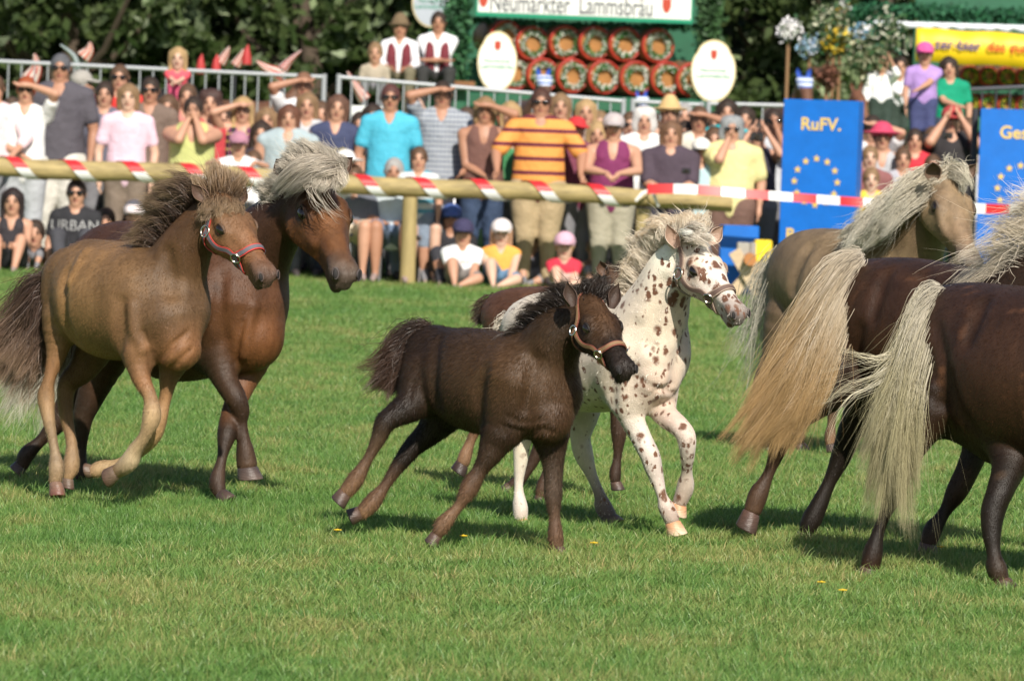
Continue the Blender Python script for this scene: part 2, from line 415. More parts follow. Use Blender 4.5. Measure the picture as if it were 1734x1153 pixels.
def spots_mat():
    """white coat with brown spots: the spots are the animal's own pattern"""
    M = bpy.data.materials.new('spotted_coat'); M.use_nodes = True; N = M.node_tree.nodes; L = M.node_tree.links
    B = N['Principled BSDF']; B.inputs['Roughness'].default_value = 0.55; B.inputs['Sheen Weight'].default_value = 0.2
    B.inputs['Specular IOR Level'].default_value = 0.3
    tc = N.new('ShaderNodeTexCoord'); a = N.new('ShaderNodeAttribute'); a.attribute_name = 'coat'
    dens = N.new('ShaderNodeAttribute'); dens.attribute_name = 'spot'
    nz = N.new('ShaderNodeTexNoise'); nz.inputs['Scale'].default_value = 34; nz.inputs['Detail'].default_value = 3; L.new(tc.outputs['Object'], nz.inputs['Vector'])
    va = N.new('ShaderNodeMixRGB'); va.blend_type = 'LINEAR_LIGHT'; va.inputs[0].default_value = 0.013
    mp = N.new('ShaderNodeMapping'); mp.inputs['Scale'].default_value = (1.0, 1.0, 0.72); L.new(tc.outputs['Object'], mp.inputs[0])
    L.new(mp.outputs[0], va.inputs[1]); L.new(nz.outputs['Color'], va.inputs[2])
    cur = a.outputs['Color']
    for sc, thr, gain in ((22.0, 0.0, 0.335), (44.0, 0.0, 0.43)):
        v = N.new('ShaderNodeTexVoronoi'); v.inputs['Scale'].default_value = sc; v.inputs['Randomness'].default_value = 1.0; L.new(va.outputs[0], v.inputs['Vector'])
        rnd = N.new('ShaderNodeSeparateColor'); L.new(v.outputs['Color'], rnd.inputs[0])
        m1 = N.new('ShaderNodeMath'); m1.operation = 'MULTIPLY'; L.new(rnd.outputs[0], m1.inputs[0]); L.new(dens.outputs['Fac'], m1.inputs[1])
        m2 = N.new('ShaderNodeMath'); m2.operation = 'MULTIPLY'; m2.inputs[1].default_value = gain; L.new(m1.outputs[0], m2.inputs[0])
        s = N.new('ShaderNodeMath'); s.operation = 'SUBTRACT'; L.new(m2.outputs[0], s.inputs[0]); L.new(v.outputs['Distance'], s.inputs[1])
        ad = N.new('ShaderNodeMapRange'); ad.inputs[1].default_value = -0.10; ad.inputs[2].default_value = 0.08; L.new(s.outputs[0], ad.inputs[0])
        mx = N.new('ShaderNodeMixRGB'); L.new(ad.outputs[0], mx.inputs[0]); L.new(cur, mx.inputs[1]); mx.inputs[2].default_value = (0.15, 0.066, 0.036, 1); cur = mx.outputs[0]
    t2 = N.new('ShaderNodeTexNoise'); t2.inputs['Scale'].default_value = 30; t2.inputs['Detail'].default_value = 6; L.new(tc.outputs['Object'], t2.inputs['Vector'])
    mr = N.new('ShaderNodeMapRange'); mr.inputs[1].default_value = .25; mr.inputs[2].default_value = .75; mr.inputs[3].default_value = .84; mr.inputs[4].default_value = 1.08; L.new(t2.outputs[0], mr.inputs[0])
    vm = N.new('ShaderNodeVectorMath'); vm.operation = 'SCALE'; L.new(cur, vm.inputs[0]); L.new(mr.outputs[0], vm.inputs['Scale']); L.new(vm.outputs[0], B.inputs['Base Color'])
    t3 = N.new('ShaderNodeTexNoise'); t3.inputs['Scale'].default_value = 220; L.new(tc.outputs['Object'], t3.inputs['Vector'])
    bp = N.new('ShaderNodeBump'); bp.inputs['Strength'].default_value = 0.3; bp.inputs['Distance'].default_value = 0.01; L.new(t3.outputs[0], bp.inputs['Height']); L.new(bp.outputs[0], B.inputs['Normal'])
    return M
M_spot = spots_mat()

class Head:
    """local frame: X poll->muzzle, Z forehead normal, Y lateral; units of head length L"""
    def __init__(s, poll, muz, L, roll=0.0, cols=None, wid=1.0):
        s.o = np.asarray(poll, float); s.X = unit(np.asarray(muz) - s.o); s.L = L; s.w = wid
        up = np.array((0, 0, 1.0)); hz = unit(s.X * (1, 1, 0))
        zz = up * 0.6 + hz * 0.8
        s.Z = unit(zz - s.X * (zz @ s.X)); s.Y = np.cross(s.Z, s.X)
        if roll:
            c, n = math.cos(roll), math.sin(roll); s.Z, s.Y = s.Z * c + s.Y * n, s.Y * c - s.Z * n
        s.cols = cols
    def p(s, x, y, z): return s.o + s.L * (s.X * x + s.Y * y * s.w + s.Z * z)
    def chains(s):
        c = s.cols; L = s.L; out = []
        def ch(nodes, k, cc, sub=False, both=False, crisp=0.010):
            for sg in ((1, -1) if both else (1,)):
                out.append(Chain([(*s.p(x, y * sg, z), r * L) for x, y, z, r in nodes], k * L, cc, sub, crisp=crisp))
        ch([(-.04, 0, -.12, .13), (.10, 0, -.115, .145), (.30, 0, -.135, .15), (.42, 0, -.135, .135)], .06, [c['poll'], c['fore']])
        ch([(.28, 0, -.115, .13), (.48, 0, -.115, .118), (.68, 0, -.115, .098), (.84, 0, -.11, .083)], .06, [c['fore'], c['nose'], c['nose']])
        ch([(.24, .105, -.075, .066), (.36, .112, -.095, .052)], .05, [c['brow']], both=True)
        ch([(.33, .115, -.17, .055), (.56, .085, -.16, .040)], .05, [c['cheek'], c['nose']], both=True)
        ch([(.14, .065, -.22, .115), (.25, .08, -.265, .122), (.40, .066, -.25, .095), (.52, .05, -.225, .07)], .06, [c['cheek'], c['cheek'], c['jaw']], both=True)
        ch([(.40, 0, -.26, .095), (.62, 0, -.23, .076), (.82, 0, -.215, .060)], .06, [c['jaw'], c['nose']])
        ch([(.88, 0, -.12, .078), (.93, 0, -.13, .070)], .035, [c['muz']])
        ch([(.82, .046, -.10, .048), (.89, .056, -.097, .048), (.94, .058, -.105, .045)], .025, [c['muz']], both=True)
        ch([(.90, .026, -.172, .055), (.950, .020, -.182, .044)], .025, [c['muz']], both=True)
        ch([(.80, 0, -.24, .062), (.885, 0, -.262, .048)], .025, [c['muz']])
        ch([(1.02, .0, -.238, .013), (.96, .07, -.230, .012), (.86, .095, -.215, .009)], .012, [c['muz']], sub=True, both=True)
        ch([(.335, .185, -.085, .030)], .025, [c['brow']], sub=True, both=True)
        return out
def ear_mesh(base, tip, face, r, cin, cout, fur=0.0):
    """cupped ear: opens towards 'face'"""
    base = np.asarray(base); tip = np.asarray(tip); A = tip - base; L = np.linalg.norm(A); A = A / L
    Fd = unit(face - A * (np.asarray(face) @ A)); Sd = np.cross(A, Fd)
    V = []; C = []; nt_, nu = 10, 9
    for side in (0, 1):
        for i in range(nt_):
            t = i / (nt_ - 1); w = r * (0.62 + 0.75 * math.sin(PI * min(t * 1.15, 1) * 0.62)) * max(1 - t ** 2.6, 0.03)
            for j in range(nu):
                u = -1 + 2 * j / (nu - 1); th = u * (2.25 - 1.15 * t)
                rr = w * (1 if side == 0 else 0.86)
                q = base + A * (L * t * (1 - 0.04 * u * u)) + Sd * math.sin(th) * rr - Fd * (math.cos(th) * rr * 0.85) + Fd * 0.12 * L * t * t
                V.append(q)
                if side == 0: C.append(np.array(cout) * (1 - 0.25 * t))
                else: C.append(np.array(cin) * (0.9 + 0.3 * abs(u)))
    Fq = []
    for side in (0, 1):
        o = side * nt_ * nu
        for i in range(nt_ - 1):
            for j in range(nu - 1):
                f = [o + i * nu + j, o + i * nu + j + 1, o + (i + 1) * nu + j + 1, o + (i + 1) * nu + j]; Fq.append(f if side else f[::-1])
    n = nt_ * nu
    for i in range(nt_ - 1):
        Fq.append([i * nu, (i + 1) * nu, n + (i + 1) * nu, n + i * nu]); Fq.append([i * nu + nu - 1, n + i * nu + nu - 1, n + (i + 1) * nu + nu - 1, (i + 1) * nu + nu - 1])
    for j in range(nu - 1):
        k = (nt_ - 1) * nu + j; Fq.append([k, k + 1, n + k + 1, n + k])
    return np.array(V), np.array(Fq), np.clip(np.array(C), 0.004, 0.9)
def hoof_mesh(cor, tip, r, fwd, ctop, cbot):
    cor = np.asarray(cor); tip = np.asarray(tip); A = tip - cor; L = np.linalg.norm(A); A = A / L
    Fd = unit(fwd - A * (np.asarray(fwd) @ A)); Sd = np.cross(A, Fd); V = []; C = []; n = 18
    prof = [(-.10, .86, 0), (0.0, 1.0, 0), (.25, 1.06, .08), (.6, 1.14, .18), (.92, 1.22, .27), (1.0, 1.19, .28), (1.0, .75, .24), (.93, .3, .15)]
    for t, k, sh in prof:
        for j in range(n):
            th = 2 * PI * j / n; c, s_ = math.cos(th), math.sin(th)
            back = 1 if c > -0.3 else 0.88
            ln = 0 if c > 0 else 0.12 * (-c) * t
            V.append(cor + A * (L * (t - ln)) + Fd * (r * (k * c * back * 1.06 + sh * (1 + .3 * c))) + Sd * (r * k * s_ * 0.95))
            C.append(np.array(ctop) * (1 - max(t, 0) ** 1.5) + np.array(cbot) * max(t, 0) ** 1.5)
    m = len(prof)
    Fq = [(i * n + j, i * n + (j + 1) % n, (i + 1) * n + (j + 1) % n, (i + 1) * n + j) for i in range(m - 1) for j in range(n)]
    Fq.append(tuple((m - 1) * n + j for j in range(n)))
    return np.array(V), Fq, np.array(C)
def band(chains, P, w, off=0.004, th=0.0035, closed=False, up=None, n=40, wide=None):
    """strap lying on the skin along P -> verts, quads (box section)"""
    P = catmull(P + [P[0]] if closed else P, 8); 
    P, Nn = project(chains, P, off)
    for _ in range(3):
        Q = P.copy(); Q[1:-1] = (P[:-2] + 2 * P[1:-1] + P[2:]) / 4
        if closed: Q[0] = Q[-1] = (P[-2] + 2 * P[0] + P[1]) / 4
        P = Q
    T = np.gradient(P, axis=0); T /= np.linalg.norm(T, axis=1, keepdims=True)
    Sd = np.cross(Nn, T); Sd /= np.linalg.norm(Sd, axis=1, keepdims=True)
    V = []; m = len(P)
    for i in range(m):
        for a, b in ((-1, 0), (-1, 1), (1, 1), (1, 0)): V.append(P[i] + Sd[i] * a * w / 2 + Nn[i] * b * th)
    Fq = [(i * 4 + j, i * 4 + (j + 1) % 4, (i + 1) * 4 + (j + 1) % 4, (i + 1) * 4 + j) for i in range(m - 1) for j in range(4)]
    Fq += [(0, 3, 2, 1), tuple((m - 1) * 4 + j for j in range(4))]
    return np.array(V), Fq, P, Nn, Sd
def halter(h, chains, root, main, edge, w):
    """main/edge materials; centre strip with edging both sides"""
    hd = empty('halter', (0, 0, 0)); hd.parent = root
    me_all = MB(); 
    def strap(P, w, closed=False):
        for off, ww, mi, th in ((0.004, w, 1, .003), (0.0065, w * 0.60, 0, .002)):
            V, Fq, PP, Nn, Sd = band(chains, P, ww, off, th, closed); mb.add(V, Fq, mi)
        return PP
    s = lambda x, y, z: h.p(x, y, z)
    mb = MB(); zc = -.155
    ring = [s(.64 + .02 * math.cos(a), .16 * math.sin(a), zc + .17 * math.cos(a)) for a in np.linspace(0, 2 * PI, 14, endpoint=False)]
    strap(ring, w, True); o = mb.build('noseband', [main, edge], hd, local=False); o.data.transform(Matrix.Translation(-Vector(root.location)))
    for sg in (1, -1):
        mb = MB(); strap([s(.63, sg * .13, -.165), s(.52, sg * .15, -.165), s(.40, sg * .2, -.24), s(.20, sg * .22, -.20)], w * 0.85)
        strap([s(.20, sg * .22, -.20), s(.11, sg * .2, -.1), s(-.04, sg * .18, -.05), s(-.14, sg * .1, .0), s(-.18, 0, .0)], w * 0.85)
        strap([s(.20, sg * .22, -.20), s(.20, sg * .22, -.28), s(.24, sg * .18, -.38), s(.32, sg * .1, -.42), s(.36, 0, -.42)], w * 0.7)
        strap([s(.63, sg * .13, -.18), s(.68, sg * .1, -.26), s(.70, 0, -.29)], w * 0.7)
        o = mb.build('cheek_strap', [main, edge], hd, local=False); o.data.transform(Matrix.Translation(-Vector(root.location)))
        for q, R in ((s(.63, sg * .13, -.17), .75), (s(.20, sg * .22, -.20), .85), ):
            p, nn = project(chains, np.array([q]), 0.010); rb = MB(); rb.ring(p[0], nn[0], w * R, 0.0028); o = rb.build('halter_ring', [M_brass], hd, local=False); o.data.transform(Matrix.Translation(-Vector(root.location)))
    p = s(.71, 0, -.30); rb = MB(); rb.ring(p, h.Y * .4 + h.Z * .6, w * .8, .003)
    o = rb.build('halter_ring', [M_brass], hd, local=False); o.data.transform(Matrix.Translation(-Vector(root.location)))
    return hd

def fuzz(name, V, Fq, C, n, length, root, head, seed=3, width=0.0020, lift=0.42, mt=None):
    """short coat hairs lying along the body"""
    r = np.random.default_rng(seed)
    A, B, Cc = V[Fq[:, 0]], V[Fq[:, 1]], V[Fq[:, 2]]; N_ = np.cross(B - A, Cc - A); ar = np.linalg.norm(N_, axis=1); N_ /= np.maximum(ar[:, None], 1e-12)
    f = r.choice(len(Fq), n, p=ar / ar.sum()); u, v = r.random((2, n, 1))
    P = A[f] * (1 - u) * (1 - v) + B[f] * u * (1 - v) + V[Fq[f, 2]] * u * v + V[Fq[f, 3]] * (1 - u) * v
    Nn = N_[f]; cen = V.mean(0)
    c = C[Fq[f, 0]] * (0.68 + 0.62 * r.random((n, 1)))
    flow = np.array([-0.45 * head[0], -0.45 * head[1], -0.9])[None] + r.normal(size=(n, 3)) * 0.25
    flow = flow - Nn * (flow * Nn).sum(1, keepdims=True); flow /= np.linalg.norm(flow, axis=1, keepdims=True)
    D = flow + Nn * (lift * (0.4 + r.random((n, 1)))); D /= np.linalg.norm(D, axis=1, keepdims=True)
    ln = length * (0.6 + 0.7 * r.random((n, 1)))
    Sd = np.cross(D, Nn); Sd /= np.maximum(np.linalg.norm(Sd, axis=1, keepdims=True), 1e-9)
    P = P - Nn * 0.0015
    W_ = width * (0.6 + 0.8 * r.random((n, 1))) / 2
    VV = np.stack([P - Sd * W_, P + Sd * W_, P + D * ln], 1).reshape(-1, 3); FF = np.arange(n * 3).reshape(-1, 3)
    CC = np.repeat(np.clip(c, .003, .9), 3, axis=0)
    o = obj(name, new_mesh(name, at_origin(VV, root), FF, mt or M_fur, CC), root); tag(o, kind='stuff'); return o
def vnoise(P, sc, seed=0):
    """cheap smooth 3D noise by sums of sines"""
    r = np.random.default_rng(seed); o = np.zeros(len(P))
    for i in range(7):
        k = r.normal(size=3) * sc * (0.6 + 0.25 * i); o += np.sin(P @ k + r.random() * 6.28) / (1 + 0.25 * i)
    return o / 3.2

def horse(name, label, group, d, T, H, L, legs, col, vox=0.0055, gloss=False, ears=None, hal=None, spots=None, heading=(0.8, -0.6), fuzz_n=26000,
          fuzz_len=0.014, eyes=True, dapple=None, subs=(), grooves=()):
    """T: trunk/neck chains [(nodes,k,cols)], legs: [(nodes,cols,hoofcols)], nodes (px,py,dd,r px)"""
    def W_(nodes): return [(*U(x, y, d + dd), r * (d + dd) / F) for x, y, dd, r in nodes]
    ch = []
    for nodes, k, cols in T: ch.append(Chain(W_(nodes), k, cols, crisp=0.02, up=6))
    for nodes, k in subs: ch.append(Chain(W_(nodes), k, ((0, 0, 0),), sub=True))
    if isinstance(H, dict):
        cz_, sz_ = math.cos(math.radians(H.get('yaw', 6))), math.sin(math.radians(H.get('yaw', 6))); RZ = np.array([[cz_, -sz_, 0], [sz_, cz_, 0], [0, 0, 1]]); h = Head(H['o'], np.array(H['o']) + RZ @ np.array(H['X']), H['L'], 0.0, col, H['w']); hz_ = RZ @ np.array(H['Z']); h.Z = unit(hz_ - h.X * (hz_ @ h.X)); h.Y = np.cross(h.Z, h.X); H = None; L = h.L
    else: h = Head(U(*H[0]), U(*H[1]), L, H[2] if len(H) > 2 else 0.0, col, H[3] if len(H) > 3 else 1.0)
    hc = h.chains(); ch += hc
    hooves = []
    for nodes, cols, hcol in legs:
        w = W_(nodes); a, b, c = (np.array(q[:3]) for q in (w[-3], w[-2], w[-1]))
        w = [(*q[:3], q[3] * (1 if i < 1 else .93)) for i, q in enumerate(w)]; rr = [q[3] for q in w]
        for i in range(2, len(w) - 1):
            if rr[i] >= rr[i - 1] and rr[i] >= rr[i + 1] * .99: w[i] = (*w[i][:3], rr[i] * .99)
            elif rr[i] <= rr[i - 1] and rr[i] <= rr[i + 1]: w[i] = (*w[i][:3], rr[i] * 0.80)
        ch.append(Chain(w[:-1], 0.022, cols, crisp=0.012, up=4))
        fx = [i for i in range(3, len(w) - 1) if rr[i] >= rr[i - 1] and rr[i] >= rr[i + 1] * .99]
        for i in fx:      # joint bones: knee / hock point / ergot sit behind the limb line
            p = np.array(w[i][:3]); ax_ = unit(np.array(w[i + 1][:3]) - np.array(w[i - 1][:3])); bk = -np.array((*heading, 0.0)); bk = unit(bk - ax_ * (bk @ ax_))
            q = p + bk * w[i][3] * .50 - ax_ * w[i][3] * .15
            ch.append(Chain([(*(q - ax_ * w[i][3] * .3), w[i][3] * .48), (*(q + ax_ * w[i][3] * .3), w[i][3] * .40)], 0.012, [cols[min(len(cols) - 1, int(i / len(w) * len(cols)))]]))
        # joints read as bones: small bumps are in the radii
        hooves.append((b, c, w[-2][3], hcol))
    for pts, rr_, kk, sg in grooves:                                   # creases and ridges follow the skin
        G = []
        body_ch = [c for c in ch]
        for x, y in pts:
            lo_, hi_ = d - 1.2, d + 0.6; D_ = np.arange(lo_, hi_, .02); PP = np.array([U(x, y, q) for q in D_]); v = sdf_eval(body_ch, PP); k_ = np.nonzero(v < 0)[0]
            if len(k_): G.append((*PP[k_[0]], rr_))
        if len(G) > 1:
            G = np.array(G); pj, nn = project(body_ch, G[:, :3], 0.35 * rr_ * (1 if sg < 0 else -1), it=3); G[:, :3] = pj
            G[0, 3] *= .4; G[-1, 3] *= .4
            ch.append(Chain(G, .055 if sg < 0 and kk > .02 else kk, [T[0][2][0]], sub=sg < 0, up=4, crisp=.004))
    base = U((T[0][0][0][0] + T[0][0][-1][0]) / 2, 700, d); root = empty(name, (base[0], base[1], 0.0), label, 'pony' if 'mare' in label or 'pony' in label else 'foal', group)
    V, Fq = surface(ch, vox); V = relax(V, Fq, 2, 0.5)
    V = V + 0
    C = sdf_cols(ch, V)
    n1 = vnoise(V, 9, 1); n2 = vnoise(V, 30, 2)
    C = C * (1 + 0.20 * n1 + 0.12 * n2)[:, None]; C[:, 2] *= 1 - .08 * n1
    if dapple: 
        g = np.clip(vnoise(V, 42, 5) - 0.55, 0, 1) * dapple; C = C * (1 + g[:, None] * 1.8)
    # mouth line and eye sockets are dark skin; nostril hollows get their shade painted in
    for sg in (1, -1):
        q = h.p(.985, .075 * sg, -.07); dd_ = np.linalg.norm((V - q) @ np.stack([h.X, h.Y, h.Z], 1) * (1, .8, 1.2), axis=1) / h.L
        C *= (1 - 0.85 * np.exp(-(dd_ / .034) ** 2))[:, None]
        a, b = h.p(1.0, .02 * sg, -.222), h.p(.85, .09 * sg, -.20); t = np.clip(((V - a) @ (b - a)) / ((b - a) @ (b - a)), 0, 1)
        dl = np.linalg.norm(V - a - t[:, None] * (b - a), axis=1) / h.L
        C *= (1 - 0.6 * np.exp(-(dl / .014) ** 2))[:, None]
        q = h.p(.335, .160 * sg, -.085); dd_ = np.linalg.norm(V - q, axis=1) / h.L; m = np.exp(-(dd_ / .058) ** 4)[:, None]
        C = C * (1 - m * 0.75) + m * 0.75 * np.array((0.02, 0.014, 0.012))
    if not spots: C = C * np.array((1.06, 1.0, .82))
    C = np.clip(C, 0.003, 0.85)
    at_ = None
    if spots: at_ = {'spot': spots(V, h, C)}
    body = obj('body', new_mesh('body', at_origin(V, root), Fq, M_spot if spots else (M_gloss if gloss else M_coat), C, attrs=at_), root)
    hd3 = np.array((*heading, 0.0))
    for b, c, r, hcol in hooves:
        HV, HF, HC_ = hoof_mesh(b * .75 + c * .25, c, r * 1.02, hd3 + np.array((0, 0, .35)), hcol[0], hcol[1])
        obj('hoof', new_mesh('hoof', at_origin(HV, root), HF, M_hoof, HC_), root)
    if eyes:
        for sg in (1, -1):
            sk = [c for c in hc if not c.sub]
            c, n_ = project(sk, np.array([h.p(.335, .21 * sg, -.055)]), -.020 * L); c = c[0]; n_ = n_[0]
            ex = unit(h.X - n_ * (h.X @ n_)); ey = np.cross(n_, ex); R = np.stack([ex, ey, n_], 1)
            if (ey @ h.Z) < 0: ey = -ey
            c = c + n_ * .006 * L
            mb = MB(); mb.ball(c, (.064 * L, .047 * L, .036 * L), 16, R=R); mb.build('eye', [M_eye], root)
            lb = MB()
            for up_, zz in ((1, .044), (-1, -.036)):
                aa = np.linspace(0.0, PI, 13)
                pts = [c + ex * (.064 * L * math.cos(q)) + ey * (zz * L * math.sin(q)) + n_ * (-.004 + .012 * math.sin(q)) * L for q in aa]
                lb.tube(pts, [(.005 + (.009 if up_ > 0 else .005) * math.sin(q)) * L for q in aa], 8)
            obj('eyelid', new_mesh('eyelid', at_origin(np.array(lb.V), root), lb.F, M_ear, np.array(col['brow']) * .6), root)
            c, n_ = project(sk, np.array([h.p(1.04, .115 * sg, -.01)]), .001 * L); c = c[0]; n_ = n_[0]
            ex = unit(h.X * .8 - h.Z * .5); ex = unit(ex - n_ * (ex @ n_)); ey = np.cross(n_, ex); R = np.stack([ex, ey, n_], 1)
            mb = MB(); mb.ball(c, (.036 * L, .019 * L, .006 * L), 14, R=R)
            mb.build('nostril', [M_nos], root)
            rm = MB(); aa = np.linspace(-.4, 5.2, 17)
            rm.tube([c + ex * .039 * L * math.cos(q) + ey * .022 * L * math.sin(q) - n_ * .002 * L for q in aa], [(.003 + .006 * abs(math.sin(q * .56 + .2))) * L for q in aa], 8)
            obj('nostril_rim', new_mesh('nostril_rim', at_origin(np.array(rm.V), root), rm.F, M_ear, np.array(col['muz'])), root)
    if ears:
        for (bx, by, bd), (tx, ty, td), face, r in ears:
            EV, EF, EC = ear_mesh(U(bx, by, bd), U(tx, ty, td), np.array(face, float), r, col.get('earin', (.25, .17, .11)), col['poll'])
            obj('ear', new_mesh('ear', at_origin(EV, root), EF, M_ear, EC), root)
    if hal: halter(h, [c for c in hc if not c.sub], root, hal[0], hal[1], hal[2])
    if fuzz_n and not spots: fuzz('coat_hair', V, Fq, C, fuzz_n, fuzz_len, root, heading, mt=None)
    return root, h, ch, d
def mane(root, d, guides, n, **kw):
    G = [[U(x, y, d + dd) for x, y, dd in g] for g in guides]
    k = kw.pop('name', 'mane')
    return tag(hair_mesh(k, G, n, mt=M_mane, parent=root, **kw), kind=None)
# ---------------------------------------------------------------- the herd
GR = 'ponies and foals trotting across the meadow'
def strap(name, c, r=0.6, n=0.1): return mat(name, c, rough=r, noise=n, nscale=120, bump=0.3, bscale=300)
# --- A: brown foal with grey and red halter
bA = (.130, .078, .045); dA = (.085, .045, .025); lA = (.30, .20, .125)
cA = dict(poll=(.16, .085, .05), fore=(.20, .11, .062), brow=(.19, .105, .06), cheek=(.22, .115, .06), nose=(.22, .105, .055), jaw=(.20, .09, .045), muz=(.10, .065, .055), earin=(.12, .07, .05))
hA = ((.15, .10, .07), (.085, .045, .032))
A = horse('foal', 'light brown foal in a grey and red halter, leftmost of the herd', GR, 18.8,
  [([(122, 470, .24, 52), (150, 480, .20, 68), (188, 508, .10, 96), (215, 512, .0, 96), (248, 517, -.08, 90), (285, 522, -.14, 72)], .03, [bA, (.23, .135, .07), bA]),
   ([(105, 510, .22, 34), (103, 560, .22, 30)], .05, [bA]),
   ([(290, 545, -.22, 54), (303, 590, -.24, 38)], .05, [bA, (.24, .12, .06)]),
   ([(240, 500, -.12, 70), (236, 590, -.2, 36)], .05, [bA, (.25, .135, .075)]),
   ([(278, 500, -.12, 66), (298, 455, -.16, 54), (318, 415, -.2, 44), (345, 378, -.24, 36), (366, 352, -.28, 27)], .04, [bA, dA, dA]),
   ([(150, 432, .2, 22), (200, 440, .1, 24), (262, 448, -.05, 26)], .05, [bA])],
  {'o': [-1.0192, 18.5, 1.1189], 'X': [0.4319, -0.6287, -0.6467], 'Z': [0.2394, -0.6114, 0.7543], 'L': 0.3868, 'w': 1.22}, 0,
  [([(105, 540, .18, 34), (96, 598, .17, 19), (84, 640, .16, 14), (78, 672, .17, 16), (83, 712, .15, 11.5), (92, 760, .13, 11), (96, 792, .12, 14.5), (94, 812, .12, 12.5), (95, 842, .10, 10)], [bA, (.24, .13, .07), lA, (.32, .24, .17), (.30, .21, .14)], ((.2, .12, .085), (.16, .06, .045))),
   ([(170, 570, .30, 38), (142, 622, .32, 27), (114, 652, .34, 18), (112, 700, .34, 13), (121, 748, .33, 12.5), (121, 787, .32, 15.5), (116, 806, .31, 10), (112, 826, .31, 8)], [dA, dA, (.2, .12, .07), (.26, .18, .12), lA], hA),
   ([(236, 585, -.2, 33), (238, 635, -.24, 19), (254, 672, -.26, 16), (257, 705, -.26, 17.5), (245, 738, -.25, 14), (229, 762, -.22, 14), (219, 782, -.2, 17), (203, 795, -.17, 14), (181, 806, -.14, 9)], [bA, (.25, .13, .07), (.36, .26, .17), (.30, .22, .15), (.42, .34, .26), (.30, .2, .13)], hA),
   ([(298, 600, -.16, 30), (286, 640, -.15, 18), (279, 678, -.14, 14), (264, 724, -.14, 17), (248, 752, -.11, 14), (205, 784, -.06, 13), (172, 793, -.04, 15), (160, 797, -.04, 12), (149, 799, -.03, 8)], [bA, (.26, .15, .08), (.34, .23, .14), (.34, .25, .16), lA], hA)],
  cA, ears=[((352, 342, 18.47), (322, 312, 18.47), (.35, -.8, .1), .024), ((404, 345, 18.56), (416, 316, 18.57), (.5, -.8, .1), .022)],
  hal=(strap('grey_webbing', (.13, .12, .14)), strap('red_trim', (.50, .05, .04)), .024), grooves=[([(112, 462), (106, 500), (112, 540), (128, 575)], .012, .03, -1), ([(146, 425), (132, 450), (120, 476)], 0.0028, .04, 1), ([(207, 515), (204, 560), (203, 600)], .012, .03, -1), ([(286, 430), (290, 470), (289, 500)], .010, .025, -1), ([(262, 612), (290, 590), (318, 560)], .008, .018, -1), ([(275, 632), (300, 612), (325, 590)], .007, .016, -1), ([(244, 560), (252, 600), (255, 630)], .007, .018, -1), ([(226, 520), (232, 560), (240, 590)], 0.0035, .04, 1)], heading=(.82, -.57), fuzz_n=70000, fuzz_len=.012)
r, d = A[0], 18.8
dk = (.045, .026, .02)
mane(r, d, [[(262, 424, -.05), (246, 412, -.06), (225, 424, -.05)], [(275, 412, -.08), (246, 396, -.08), (214, 412, -.05)], [(290, 398, -.1), (262, 372, -.11), (222, 386, -.06)],
            [(305, 380, -.14), (276, 352, -.15), (240, 350, -.1)], [(318, 362, -.18), (290, 335, -.18), (252, 330, -.13)], [(332, 346, -.21), (306, 322, -.21), (262, 320, -.16)], [(345, 338, -.25), (322, 312, -.25), (278, 314, -.2)]],
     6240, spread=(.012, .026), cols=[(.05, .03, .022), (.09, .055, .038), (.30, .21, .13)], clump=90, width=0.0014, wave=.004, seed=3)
mane(r, d, [[(348, 342, -.27), (334, 318, -.27), (310, 298, -.26)], [(358, 334, -.28), (350, 305, -.28), (338, 286, -.27)], [(368, 332, -.28), (368, 304, -.28), (364, 284, -.26)], [(378, 332, -.28), (386, 306, -.28), (392, 288, -.26)], [(390, 335, -.26), (402, 314, -.25), (414, 304, -.22)]],
     3120, spread=(.014, .026), cols=[(.10, .06, .04), (.24, .155, .09), (.42, .31, .20)], clump=60, width=0.0013, wave=.003, seed=4)
mane(r, d, [[(362, 336, -.30), (350, 350, -.36), (335, 368, -.36)], [(372, 336, -.31), (370, 352, -.37), (352, 372, -.38)], [(384, 336, -.31), (388, 350, -.36), (392, 362, -.37)], [(396, 340, -.29), (404, 352, -.34), (406, 364, -.36)]],
     1200, name='forelock', spread=(.010, .014), cols=[(.2, .13, .08), (.33, .23, .14)], clump=30, width=0.0012, seed=5)
mane(r, d, [[(88, 470, .30), (58, 505, .34), (20, 560, .36), (-14, 610, .36)], [(84, 480, .30), (58, 530, .34), (24, 590, .36), (-20, 632, .36)], [(84, 492, .28), (64, 550, .32), (38, 600, .34), (2, 640, .34)], [(84, 505, .26), (72, 560, .29), (58, 600, .30), (30, 640, .3)]],
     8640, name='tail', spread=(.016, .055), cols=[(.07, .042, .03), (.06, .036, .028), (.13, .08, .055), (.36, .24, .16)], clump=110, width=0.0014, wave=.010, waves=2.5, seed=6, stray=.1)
ROLLC = 0.32
